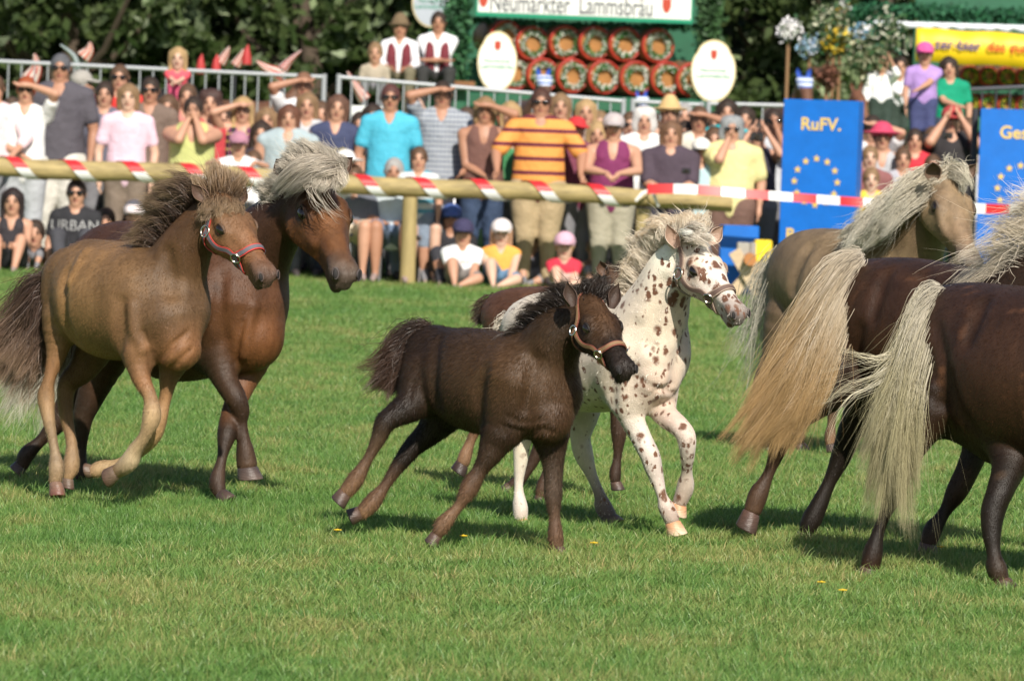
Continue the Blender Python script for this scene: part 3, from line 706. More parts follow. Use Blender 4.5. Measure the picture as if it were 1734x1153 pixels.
# --- C: brown mare with a blond mane
bC = (.066, .028, .014); kC = (.026, .015, .010)
cC = dict(poll=(.09, .04, .02), fore=(.13, .056, .024), brow=(.075, .033, .016), cheek=(.14, .058, .023), nose=(.11, .048, .022), jaw=(.15, .058, .022), muz=(.075, .058, .055), earin=(.12, .07, .05))
hC = ((.06, .04, .035), (.10, .065, .055))
C_ = horse('pony_mare', 'brown mare with a tousled blond mane over her forehead, trotting beside the light brown foal', GR, 19.6,
  [([(175, 455, .45, 62), (205, 470, .38, 95), (250, 495, .25, 118), (300, 512, .08, 133), (350, 512, -.06, 122), (395, 510, -.16, 95)], .03, [bC, bC, (.13, .06, .034)]),
   ([(405, 545, -.2, 72), (425, 572, -.24, 56)], .05, [(.12, .05, .022), (.13, .054, .023)]),
   ([(380, 520, -.2, 88), (372, 600, -.22, 44)], .05, [bC, kC]),
   ([(385, 480, -.1, 96), (420, 440, -.18, 72), (455, 395, -.26, 55), (492, 360, -.33, 43), (515, 335, -.38, 34)], .04, [(.05, .023, .013), (.04, .019, .012), (.05, .023, .013)])],
  {'o': [-0.7195, 19.2, 1.1945], 'X': [0.2033, -0.7466, -0.6334], 'Z': [0.2333, -0.5914, 0.7719], 'L': 0.5078, 'w': 1.2}, 0,
  [([(372, 590, -.24, 42), (380, 638, -.3, 25), (398, 672, -.34, 20), (408, 694, -.34, 16), (411, 718, -.34, 11), (413, 745, -.34, 12), (415, 763, -.34, 16.5), (418, 785, -.34, 19), (420, 812, -.34, 20)], [kC, (.04, .022, .015), (.03, .017, .012), (.045, .026, .018), (.07, .042, .03)], ((.07, .05, .045), (.13, .09, .075))),
   ([(425, 600, -.14, 38), (408, 655, -.2, 24), (390, 705, -.3, 18), (384, 735, -.36, 17.5), (376, 775, -.4, 11.5), (368, 814, -.42, 15), (371, 832, -.43, 13), (386, 853, -.46, 12)], [(.19, .085, .045), (.14, .065, .036), kC, (.05, .03, .023), (.04, .024, .02)], hC),
   ([(180, 520, .5, 60), (150, 620, .5, 34), (112, 690, .5, 22), (96, 716, .5, 19), (70, 745, .5, 13.5), (46, 768, .5, 15), (38, 785, .5, 13), (26, 798, .5, 10)], [bC, kC, kC, (.04, .024, .02)], hC),
   ([(200, 540, .3, 60), (170, 630, .3, 34), (146, 690, .3, 22), (140, 712, .3, 18), (137, 760, .3, 13), (136, 796, .3, 14), (134, 812, .3, 13), (128, 832, .3, 12)], [bC, kC, kC, (.04, .024, .02)], hC)],
  cC, gloss=True, vox=.0055, ears=[((487, 293, 19.16), (467, 268, 19.14), (-.25, -.9, 0), .034), ((570, 291, 19.26), (596, 267, 19.3), (.2, -.95, 0), .032)],
  grooves=[([(375, 470), (372, 520), (380, 570)], .012, .03, -1), ([(412, 545), (408, 580), (398, 612)], .008, .018, -1), ([(430, 520), (420, 560), (414, 600)], 0.0035, .04, 1), ([(195, 415), (185, 440)], 0.0028, .04, 1)], heading=(.72, -.69), fuzz_n=70000, fuzz_len=.012)
r, d = C_[0], 19.2
cr = [(.42, .36, .29), (.52, .46, .38), (.58, .53, .45)]
mane(r, d, [[(470, 352, .12), (452, 352, .08), (440, 336, .06)], [(485, 338, .08), (460, 330, .04), (440, 318, .02)], [(500, 322, .04), (480, 306, .0), (456, 300, -.02)], [(515, 310, .0), (492, 285, -.06), (458, 262, -.04)],
            [(530, 302, -.04), (512, 268, -.1), (474, 240, -.06)], [(545, 300, -.06), (535, 262, -.12), (492, 232, -.06)], [(558, 302, -.06), (556, 268, -.12), (520, 238, -.06)], [(566, 306, -.06), (572, 284, -.12), (552, 256, -.1)]],
     7200, spread=(.014, .020), cols=cr, clump=60, width=0.0014, wave=.006, seed=11, var=.14, stray=.08)
mane(r, d, [[(562, 280, -.12), (524, 270, -.16), (490, 286, -.14), (462, 322, -.06)], [(566, 284, -.14), (534, 278, -.2), (500, 292, -.18), (468, 330, -.08)], [(569, 288, -.15), (545, 285, -.22), (508, 300, -.2), (474, 336, -.10)], [(572, 292, -.15), (552, 292, -.25), (522, 306, -.23), (488, 328, -.15)]],
     3900, name='forelock', spread=(.012, .012), cols=cr, clump=40, lenvar=.15, width=0.0014, wave=.004, seed=12, var=.14)
mane(r, d, [[(560, 284, -.12), (576, 296, -.2), (584, 316, -.2)], [(560, 288, -.13), (570, 302, -.23), (578, 326, -.24)], [(556, 290, -.13), (556, 306, -.24), (548, 322, -.25)], [(548, 290, -.13), (536, 306, -.24), (520, 322, -.24)]],
     1350, name='forelock', spread=(.014, .014), cols=cr, clump=26, width=0.0014, wave=.004, seed=13)
mane(r, d, [[(545, 306, -.18), (560, 340, -.27), (590, 362, -.26)], [(530, 312, -.2), (548, 350, -.28), (600, 385, -.28)], [(520, 314, -.2), (525, 340, -.28), (545, 375, -.3)]],
     26, name='forelock', spread=(.01, .02), cols=cr, clump=12, width=.002, wave=.004, seed=14)
mane(r, 20.1, [[(112, 440, .0), (60, 560, .1), (-10, 660, .1)], [(116, 455, .0), (66, 600, .1), (0, 705, .1)], [(120, 470, .0), (80, 610, .1), (30, 720, .1)], [(122, 480, .0), (94, 620, .1), (58, 690, .1)]],
     2600, name='tail', spread=(.02, .06), cols=[(.25, .21, .16), (.42, .40, .32), (.52, .49, .40)], clump=70, width=.0017, wave=.010, seed=15)
# --- B: dark brown foal in the middle
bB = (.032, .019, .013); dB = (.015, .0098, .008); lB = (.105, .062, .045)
cB = dict(poll=(.075, .04, .024), fore=(.09, .048, .027), brow=(.026, .017, .014), cheek=(.022, .015, .013), nose=(.021, .014, .012), jaw=(.032, .02, .015), muz=(.026, .020, .019), earin=(.06, .035, .025))
hB = ((.10, .06, .045), (.045, .03, .026))
B = horse('foal.001', 'dark brown foal in a striped halter, leaning into its turn', GR, 17.5,
  [([(735, 600, .32, 46), (757, 614, .26, 58), (800, 640, .14, 84), (840, 650, .04, 88), (878, 656, -.04, 88), (918, 660, -.1, 66)], .03, [dB, bB, (.055, .032, .020), (.070, .040, .024)]),
   ([(732, 600, .3, 40), (722, 640, .26, 44), (712, 668, .22, 38)], .05, [bB]),
   ([(925, 680, -.14, 54), (930, 708, -.18, 40)], .05, [(.06, .034, .021)]),
   ([(880, 650, -.14, 66), (852, 726, -.14, 34)], .05, [(.07, .04, .024), bB]),
   ([(900, 630, -.08, 68), (925, 600, -.14, 56), (945, 565, -.19, 46), (968, 545, -.22, 38), (988, 528, -.25, 28)], .04, [(.065, .037, .022), (.04, .024, .016), (.028, .018, .014)])],
  {'o': [0.257, 17.2, 0.8467], 'X': [0.3023, -0.7387, -0.6024], 'Z': [0.153, -0.5861, 0.7956], 'L': 0.3329, 'w': 1.25}, 0,
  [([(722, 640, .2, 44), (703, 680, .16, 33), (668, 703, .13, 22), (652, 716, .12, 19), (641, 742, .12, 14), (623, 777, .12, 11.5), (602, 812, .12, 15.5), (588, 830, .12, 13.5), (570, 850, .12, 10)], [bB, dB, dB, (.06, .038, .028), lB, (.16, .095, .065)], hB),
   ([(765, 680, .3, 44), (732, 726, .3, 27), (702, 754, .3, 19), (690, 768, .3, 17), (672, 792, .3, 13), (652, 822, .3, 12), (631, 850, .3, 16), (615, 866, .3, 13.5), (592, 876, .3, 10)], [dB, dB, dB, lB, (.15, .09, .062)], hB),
   ([(852, 718, -.12, 38), (831, 766, -.14, 23), (812, 797, -.14, 17.5), (795, 826, -.14, 17.5), (777, 856, -.14, 11.5), (752, 886, -.14, 15), (742, 901, -.14, 11.5), (727, 921, -.14, 10)], [bB, bB, (.12, .07, .05), (.14, .085, .06), lB], hB),
   ([(930, 725, -.1, 36), (936, 775, -.1, 22), (937, 812, -.1, 17), (937, 838, -.1, 16.5), (939, 872, -.1, 12.5), (941, 904, -.1, 14), (943, 922, -.1, 12), (948, 947, -.11, 10)], [bB, (.055, .038, .032), (.07, .048, .04), lB, lB], hB)],
  cB, ears=[((970, 518, 17.12), (959, 478, 17.14), (.3, -.85, .1), .022), ((1035, 520, 17.2), (1046, 480, 17.24), (.3, -.9, .1), .022)],
  hal=(strap('striped_webbing', (.26, .15, .075)), strap('rust_webbing', (.24, .075, .05)), .019), grooves=[([(742, 575), (735, 610), (737, 650), (742, 680)], .012, .03, -1), ([(820, 630), (815, 670), (815, 720)], .013, .03, -1), ([(860, 700), (890, 712), (925, 708)], .006, .014, -1), ([(855, 715), (885, 727), (915, 722)], .006, .014, -1), ([(895, 735), (915, 725), (940, 730)], .007, .016, -1), ([(905, 610), (900, 650), (890, 690)], .009, .025, -1), ([(700, 650), (692, 680)], .008, .02, -1)], heading=(.80, -.60), fuzz_n=70000, fuzz_len=.018)
r, d = B[0], 17.5
mane(r, d, [[(880, 588, -.04), (866, 580, -.04), (850, 588, -.03)], [(900, 572, -.08), (880, 562, -.08), (858, 572, -.06)], [(918, 556, -.12), (896, 540, -.12), (866, 545, -.09)], [(935, 540, -.16), (915, 528, -.16), (888, 530, -.12)],
            [(950, 526, -.2), (930, 514, -.2), (905, 520, -.17)], [(966, 516, -.24), (950, 502, -.24), (922, 508, -.2)], [(980, 506, -.26), (972, 490, -.26), (955, 488, -.24)], [(995, 503, -.26), (1000, 486, -.26), (1004, 478, -.26)], [(1010, 506, -.25), (1022, 490, -.24), (1036, 484, -.24)]],
     5520, spread=(.014, .022), cols=[(.022, .015, .012), (.025, .017, .014), (.05, .033, .024)], clump=90, width=0.0013, wave=.004, seed=21)
mane(r, d, [[(722, 556, .34), (700, 562, .35), (672, 588, .34), (648, 612, .33), (622, 622, .33)], [(718, 562, .34), (696, 580, .35), (676, 606, .34), (655, 636, .33), (632, 652, .33)], [(715, 572, .33), (698, 600, .33), (682, 632, .33), (660, 655, .33)], [(712, 585, .32), (700, 612, .32), (690, 640, .32), (672, 660, .32)]],
     7200, name='tail', spread=(.014, .03), cols=[(.05, .03, .022), (.035, .022, .017), (.06, .033, .022), (.10, .055, .036)], clump=80, width=0.0014, wave=.009, waves=4, seed=22, stray=.1)
# --- D: white spotted foal
wD = (.60, .51, .42); pD = (.58, .44, .36)
cD = dict(poll=(.66, .54, .44), fore=(.78, .73, .67), brow=(.45, .30, .22), cheek=(.52, .42, .35), nose=(.72, .62, .55), jaw=(.36, .26, .21), muz=(.15, .12, .11), earin=(.40, .27, .2))
hD = ((.60, .30, .16), (.75, .60, .45))
def spotsD(V, h, C):
    s = np.full(len(V), 0.92)
    x = (V - h.o) @ h.X / h.L; front = np.linalg.norm(V - h.p(.5, 0, -.15), axis=1) < .62 * h.L
    s = np.where(front, 1.30, s)
    low = np.clip((0.42 - V[:, 2]) / 0.1, 0, 1); s = s + 0.12 * low
    rump = np.clip((18.45 - V[:, 1]) / .15, 0, 1); s = s * (0.55 + 0.45 * rump)
    return s
D = horse('foal.002', 'white foal with brown spots all over, wearing a brown halter', GR, 18.3,
  [([(905, 560, .42, 58), (930, 572, .36, 78), (975, 594, .22, 98), (1020, 598, .1, 100), (1062, 598, .0, 92), (1092, 600, -.06, 76)], .03, [wD, wD, wD]),
   ([(1105, 612, -.12, 54), (1108, 640, -.15, 42)], .05, [wD, pD]),
   ([(1068, 620, -.1, 66), (1066, 670, -.12, 40)], .05, [wD]),
   ([(1080, 590, -.04, 80), (1100, 550, -.1, 66), (1118, 505, -.15, 51), (1135, 462, -.19, 42), (1150, 432, -.22, 32)], .04, [wD, wD, (.74, .69, .62)])],
  {'o': [0.6086, 18.0, 1.0315], 'X': [0.4069, -0.6685, -0.6225], 'Z': [0.214, -0.5928, 0.7764], 'L': 0.3568, 'w': 1.2}, 0,
  [([(1072, 660, -.12, 40), (1068, 700, -.14, 25), (1084, 738, -.15, 19.5), (1100, 770, -.16, 18.5), (1106, 790, -.16, 17), (1114, 816, -.16, 12.5), (1121, 840, -.16, 12), (1129, 860, -.16, 15), (1137, 878, -.16, 14.5), (1144, 907, -.16, 12)], [wD, (.72, .64, .57), (.7, .6, .52), (.7, .58, .5), (.42, .32, .26)], hD),
   ([(1112, 655, -.06, 38), (1124, 698, -.12, 24), (1150, 722, -.2, 19), (1162, 740, -.22, 18), (1164, 768, -.2, 14), (1163, 796, -.16, 12.5), (1161, 824, -.12, 16), (1152, 848, -.1, 14), (1144, 868, -.09, 11)], [pD, (.66, .5, .42), (.70, .6, .52), (.68, .56, .47), (.5, .38, .3)], hD),
   ([(910, 620, .4, 52), (896, 690, .38, 30), (885, 742, .38, 18), (882, 775, .38, 14), (878, 822, .38, 10.5), (881, 858, .38, 14), (882, 876, .38, 13), (885, 898, .37, 11)], [wD, wD, (.66, .58, .5), (.70, .62, .56), (.5, .4, .34)], hD),
   ([(975, 630, .5, 56), (990, 695, .48, 29), (983, 738, .48, 19), (988, 768, .48, 18), (1002, 805, .48, 13), (1015, 836, .48, 13), (1022, 858, .48, 16), (1030, 872, .47, 15), (1037, 889, .46, 13)], [wD, (.7, .62, .54), (.62, .54, .47), (.22, .17, .15), (.12, .09, .085)], ((.10, .07, .06), (.3, .2, .15)))],
  cD, ears=[((1146, 420, 17.98), (1127, 380, 17.98), (.45, -.85, .1), .025), ((1203, 412, 18.07), (1223, 382, 18.1), (.3, -.9, 0), .023)],
  hal=(strap('brown_webbing', (.15, .095, .075)), strap('beige_trim', (.36, .27, .21)), .023), grooves=[([(1165, 560), (1152, 600), (1140, 650)], .009, .022, -1), ([(1045, 610), (1036, 650), (1040, 680)], .011, .028, -1), ([(1085, 640), (1108, 655), (1135, 650)], .007, .016, -1), ([(1100, 668), (1115, 660), (1140, 665)], .007, .016, -1), ([(1080, 555), (1072, 600), (1070, 640)], .009, .025, -1), ([(1125, 480), (1110, 530), (1100, 580)], .009, .025, -1)], heading=(.80, -.60), spots=spotsD)
fuzz('coat_hair', *(lambda b, rt: (np.array([v.co[:] for v in b.data.vertices]) + np.array(rt.location), np.array([p.vertices[:] for p in b.data.polygons]), np.tile(np.array((.72, .66, .58)), (len(b.data.vertices), 1))))(D[0].children[0], D[0]), 9000, .012, D[0], (.8, -.6), seed=8)
r, d = D[0], 18.3
mane(r, d, [[(1062, 525, -.02), (1050, 520, -.03), (1046, 535, -.03)], [(1075, 500, -.06), (1052, 488, -.08), (1046, 505, -.06)], [(1084, 476, -.10), (1062, 458, -.11), (1052, 475, -.1)], [(1092, 455, -.13), (1070, 435, -.14), (1060, 448, -.13)],
            [(1102, 436, -.16), (1080, 412, -.17), (1068, 420, -.16)], [(1114, 420, -.19), (1096, 396, -.2), (1078, 402, -.19)], [(1128, 410, -.22), (1112, 384, -.23), (1090, 388, -.22)], [(1142, 402, -.25), (1134, 376, -.26), (1114, 374, -.25)],
            [(1156, 398, -.27), (1156, 374, -.28), (1144, 366, -.28)], [(1170, 396, -.28), (1178, 374, -.29), (1172, 366, -.29)], [(1182, 400, -.28), (1196, 382, -.3), (1200, 378, -.3)]],
     9120, spread=(.012, .018), cols=[(.72, .64, .54), (.78, .70, .58), (.66, .52, .36)], clump=120, width=0.0014, wave=.004, seed=31, var=.09, lenvar=.35)
mane(r, d, [[(1162, 398, -.31), (1180, 394, -.38), (1196, 402, -.38)], [(1168, 400, -.31), (1186, 398, -.39), (1202, 410, -.39)], [(1160, 402, -.31), (1172, 400, -.38), (1185, 408, -.39)]],
     1008, name='forelock', spread=(.012, .014), cols=[(.74, .66, .56), (.78, .70, .6)], clump=22, width=0.0013, seed=32)
mane(r, d, [[(862, 540, .48), (850, 560, .5), (840, 575, .5)], [(858, 548, .48), (846, 572, .5), (842, 592, .5)]], 500, name='tail', spread=(.012, .02), cols=[(.7, .64, .55), (.6, .52, .42)], clump=20, width=0.0019, seed=33)
# --- E: brown foal mostly hidden behind the white one
bE = (.105, .05, .032); dE = (.045, .026, .02)
cE = dict(poll=(.08, .045, .03), fore=dE, brow=dE, cheek=dE, nose=dE, jaw=dE, muz=dE, earin=(.12, .065, .04))
E = horse('foal.003', 'reddish brown foal nearly hidden behind the white spotted foal, only rump and one ear clear', GR, 19.9,
  [([(858, 535, .2, 44), (885, 548, .16, 62), (940, 560, .06, 74), (1000, 566, -.04, 70), (1030, 560, -.1, 52)], .03, [bE, bE, dE]),
   ([(1010, 540, -.08, 48), (1030, 512, -.12, 36), (1040, 488, -.15, 28)], .04, [dE])],
  ((1046, 462, 19.7), (1100, 575, 19.55)), .30,
  [([(870, 580, .1, 40), (848, 640, .1, 26), (826, 695, .1, 16), (812, 712, .1, 14), (799, 742, .1, 11), (789, 768, .1, 12), (785, 781, .1, 13), (773, 799, .1, 9)], [bE, bE, bE, (.2, .12, .08), (.2, .12, .08)], ((.05, .03, .025), (.03, .02, .018))),
   ([(900, 590, .25, 42), (915, 660, .25, 26), (920, 730, .25, 16), (912, 762, .25, 13), (890, 802, .25, 11), (876, 816, .25, 12), (868, 822, .25, 11), (854, 832, .25, 9)], [bE, dE, dE, dE], hB),
   ([(1000, 620, -.15, 34), (985, 680, -.15, 18), (962, 720, -.15, 15), (945, 760, -.15, 10), (925, 800, -.15, 10), (918, 825, -.15, 11), (916, 838, -.15, 10), (912, 850, -.15, 8)], [dE, dE, (.12, .07, .05)], hB),
   ([(1030, 620, .0, 34), (1045, 680, .0, 17), (1048, 730, .0, 15), (1046, 770, .0, 10), (1042, 800, .0, 11), (1042, 812, .0, 10), (1044, 830, .0, 9)], [dE], hB)],
  cE, ears=[((1024, 466, 19.66), (1016, 441, 19.66), (-.1, -.9, 0), .022), ((1066, 462, 19.74), (1078, 440, 19.76), (.3, -.9, 0), .022)], heading=(.8, -.6), fuzz_n=24000, fuzz_len=.018, eyes=True, vox=.007)
mane(E[0], 19.9, [[(842, 508, .24), (822, 520, .26), (802, 538, .26)], [(838, 518, .24), (822, 534, .25), (808, 550, .25)]], 900, name='tail', spread=(.016, .022), cols=[(.06, .035, .025), (.10, .07, .05)], clump=40, width=0.0020, seed=41)
mane(E[0], 19.9, [[(1010, 512, -.1), (1000, 498, -.1), (990, 508, -.1)], [(1026, 480, -.14), (1012, 468, -.14), (1000, 480, -.14)], [(1044, 460, -.2), (1050, 450, -.2), (1062, 452, -.2)]], 500, spread=(.014, .016), cols=[(.05, .03, .024), (.08, .05, .035)], clump=30, width=0.0019, seed=42)
# --- F: dun mare at the back right
bF = (.19, .14, .10); gF = (.12, .085, .06)
cF = dict(poll=(.22, .165, .12), fore=(.24, .175, .125), brow=(.17, .12, .085), cheek=(.25, .19, .135), nose=(.20, .14, .10), jaw=(.2, .15, .11), muz=(.11, .09, .085), earin=(.16, .10, .07))
Fm = horse('pony_mare.001', 'grey-dun mare with a cream mane, running behind the others in front of the blue panels', GR, 23.2,
  [([(1352, 452, .25, 50), (1378, 464, .2, 76), (1425, 482, .08, 94), (1475, 488, -.02, 94), (1520, 486, -.1, 82)], .03, [gF, bF, bF]),
   ([(1335, 480, .22, 32), (1330, 540, .2, 28)], .05, [gF]),
   ([(1510, 470, -.1, 76), (1540, 425, -.18, 58), (1562, 380, -.25, 46), (1582, 345, -.3, 36)], .04, [bF, gF, (.13, .095, .07)])],
  {'o': [1.8456, 22.8, 1.2604], 'X': [0.1367, -0.6854, -0.7152], 'Z': [0.2039, -0.687, 0.6974], 'L': 0.4943, 'w': 1.2}, 0,
  [([(1335, 540, .2, 42), (1312, 600, .2, 24), (1292, 640, .2, 16), (1288, 660, .2, 15), (1292, 705, .2, 10), (1296, 740, .2, 12), (1296, 754, .2, 11), (1300, 772, .2, 10)], [gF, (.05, .035, .028), (.05, .035, .028)], hC),
   ([(1375, 550, .3, 42), (1368, 610, .3, 24), (1350, 650, .3, 16), (1346, 670, .3, 14), (1350, 710, .3, 10), (1352, 735, .3, 12), (1352, 748, .3, 11), (1356, 764, .3, 10)], [gF, (.05, .035, .028)], hC),
   ([(1460, 560, -.05, 32), (1432, 620, -.05, 18), (1412, 668, -.05, 13), (1410, 690, -.05, 12), (1408, 715, -.05, 9.5), (1406, 738, -.05, 11), (1406, 749, -.05, 10), (1409, 766, -.06, 9)], [gF, (.07, .045, .035), (.2, .115, .075)], hC),
   ([(1530, 560, -.2, 34), (1540, 620, -.25, 20), (1560, 660, -.3, 15), (1562, 680, -.3, 14), (1552, 715, -.3, 10), (1548, 735, -.3, 11), (1546, 748, -.3, 10), (1544, 762, -.3, 9)], [gF, (.07, .045, .035)], hC)],
  cF, vox=.007, ears=[((1580, 304, 22.66), (1579, 272, 22.6), (.1, -.95, 0), .036), ((1634, 302, 22.9), (1652, 277, 22.92), (.5, -.8, 0), .028)], grooves=[([(1372, 420), (1352, 450), (1345, 490)], .010, .025, -1), ([(1590, 350), (1596, 380), (1608, 402)], 0.0024, .04, 1)], heading=(.75, -.66), fuzz_n=20000, fuzz_len=.014)
crF = [(.58, .52, .40), (.55, .50, .40), (.50, .47, .39)]
mane(Fm[0], 22.9, [[(1470, 402, .2), (1448, 412, .16), (1424, 425, .12)], [(1495, 385, .14), (1462, 395, .08), (1430, 416, .04)], [(1520, 362, .08), (1478, 380, .0), (1440, 408, -.04)], [(1542, 338, .04), (1495, 365, -.06), (1452, 408, -.1)], [(1560, 318, .0), (1512, 352, -.1), (1465, 405, -.14)],
            [(1578, 302, -.04), (1535, 330, -.14), (1490, 385, -.18)], [(1572, 306, -.0), (1540, 322, -.12), (1506, 352, -.18)]],
     10080, spread=(.03, .03), cols=crF, clump=110, width=0.0018, wave=.006, seed=51)
mane(Fm[0], 22.9, [[(1612, 290, -.06), (1598, 304, -.12), (1560, 326, -.12)], [(1614, 290, -.06), (1602, 308, -.12), (1566, 332, -.12)], [(1602, 288, -.06), (1588, 280, -.08), (1576, 266, -.06)], [(1610, 288, -.06), (1616, 276, -.08), (1626, 272, -.08)]], 260, name='forelock', spread=(.02, .02), cols=crF, clump=26, width=0.0025, seed=52)
mane(Fm[0], 22.9, [[(1610, 292, -.1), (1628, 294, -.18), (1638, 312, -.2), (1640, 330, -.2)], [(1614, 290, -.1), (1632, 298, -.16), (1642, 322, -.18)]], 300, name='forelock', spread=(.014, .014), cols=crF, clump=14, width=0.0022, seed=53)
mane(Fm[0], 23.4, [[(1318, 430, .1), (1290, 520, .15), (1236, 608, .2)], [(1314, 450, .1), (1288, 560, .15), (1250, 650, .2)], [(1312, 470, .1), (1296, 570, .15), (1275, 668, .2)]], 380, name='tail', spread=(.03, .08), cols=[(.4, .37, .3), (.5, .47, .4)], clump=60, width=0.0019, wave=.008, seed=54)
# --- G: dark mare, blond tail
bG = (.020, .010, .006); rG = (.034, .0155, .009); kG = (.011, .007, .005)
cG = dict(poll=bG, fore=bG, brow=bG, cheek=bG, nose=bG, jaw=bG, muz=kG)
hG = ((.09, .05, .038), (.055, .035, .028))
G = horse('pony_mare.002', 'dark brown mare with a long golden tail, lifting a hind hoof', GR, 18.1,
  [([(1438, 520, .34, 64), (1470, 534, .28, 94), (1530, 554, .16, 118), (1590, 566, .04, 122), (1650, 575, -.08, 118), (1710, 575, -.2, 100)], .03, [bG, rG, rG, bG]),
   ([(1415, 530, .3, 40), (1412, 590, .26, 52), (1410, 640, .2, 46)], .05, [bG]),
   ([(1480, 590, .3, 70), (1490, 640, .3, 55)], .05, [bG]),
   ([(1700, 540, -.2, 96), (1750, 490, -.3, 72), (1800, 430, -.38, 54), (1840, 385, -.44, 40)], .04, [bG])],
  ((1865, 355, 17.6), (1925, 520, 17.4)), .44,
  [([(1424, 620, .14, 60), (1400, 660, .1, 42), (1365, 690, .1, 31), (1335, 718, .1, 24), (1324, 740, .1, 21), (1314, 770, .1, 14.5), (1301, 803, .1, 13), (1284, 838, .1, 18), (1276, 860, .1, 17), (1258, 896, .1, 16)], [bG, kG, kG, (.06, .033, .025), (.05, .03, .023), (.07, .04, .03)], hG),
   ([(1485, 640, .32, 62), (1462, 690, .34, 36), (1440, 732, .36, 24), (1424, 774, .38, 19), (1405, 815, .38, 15.5), (1388, 852, .38, 16), (1374, 882, .38, 19), (1366, 900, .38, 15), (1358, 916, .38, 13)], [bG, kG, kG, kG], hG),
   ([(1668, 680, -.24, 50), (1655, 750, -.26, 28), (1640, 792, -.26, 22), (1620, 832, -.26, 20), (1600, 866, -.26, 14.5), (1580, 897, -.26, 17), (1573, 915, -.26, 16), (1566, 940, -.26, 14)], [bG, kG, rG, kG, (.05, .03, .024)], hG),
   ([(1740, 680, -.1, 48), (1790, 740, -.14, 26), (1815, 790, -.16, 20), (1812, 830, -.16, 15), (1795, 860, -.16, 14), (1780, 880, -.16, 16), (1772, 892, -.16, 15), (1760, 905, -.16, 13)], [bG, kG], hG)],
  cG, grooves=[([(1502, 468), (1488, 500), (1478, 535)], .011, .025, -1), ([(1425, 545), (1412, 590), (1398, 640)], .013, .04, -1), ([(1560, 470), (1568, 530), (1562, 590)], .014, .05, -1), ([(1455, 560), (1452, 600), (1440, 640)], .012, .03, -1)], vox=.006, gloss=True, heading=(.85, -.53), fuzz_n=75000, fuzz_len=.011, dapple=1.0,
  ears=[((1845, 352, 17.6), (1838, 320, 17.6), (0, -1, 0), .03), ((1885, 355, 17.65), (1895, 322, 17.65), (0, -1, 0), .03)],
  )
crG = [(.60, .53, .43), (.44, .36, .25), (.36, .24, .11), (.48, .32, .15)]
r = G[0]
mane(r, 18.1, [[(1452, 438, .2), (1405, 468, .16), (1350, 560, .12), (1300, 650, .1), (1225, 735, .08)], [(1448, 446, .2), (1405, 490, .14), (1350, 590, .1), (1300, 680, .08), (1235, 768, .06)], [(1444, 456, .2), (1405, 520, .12), (1360, 610, .06), (1310, 700, .04), (1262, 784, .04)],
               [(1440, 466, .18), (1405, 550, .08), (1370, 630, .02), (1330, 710, .0), (1292, 790, .02)], [(1438, 480, .16), (1408, 570, .06), (1380, 640, .0), (1345, 710, .0), (1322, 770, .0)]],
     14400, name='tail', spread=(.016, .034), cols=crG, clump=110, width=0.0013, wave=.013, waves=1.6, seed=61, stray=.05, var=.07, lenvar=.32)
crM = [(.62, .54, .44), (.72, .64, .53), (.66, .56, .42)]
mane(r, 17.9, [[(1700, 470, .0), (1690, 462, -.02), (1660, 474, -.02), (1630, 480, .0)], [(1730, 458, -.05), (1700, 446, -.07), (1665, 455, -.06), (1628, 476, -.04)], [(1740, 442, -.1), (1700, 425, -.12), (1672, 436, -.11), (1640, 458, -.1)], [(1765, 425, -.15), (1720, 405, -.17), (1680, 420, -.16), (1640, 440, -.14)],
               [(1785, 405, -.2), (1740, 385, -.22), (1700, 400, -.2), (1660, 405, -.18)], [(1800, 385, -.24), (1760, 365, -.26), (1720, 372, -.24), (1688, 352, -.22)], [(1820, 365, -.28), (1780, 340, -.3), (1745, 345, -.28), (1705, 328, -.26)], [(1840, 350, -.3), (1800, 315, -.32), (1760, 320, -.3), (1735, 300, -.28)]],
     2200, spread=(.03, .045), cols=crM, clump=40, width=0.0014, wave=.012, seed=62, stray=.12, var=.14)
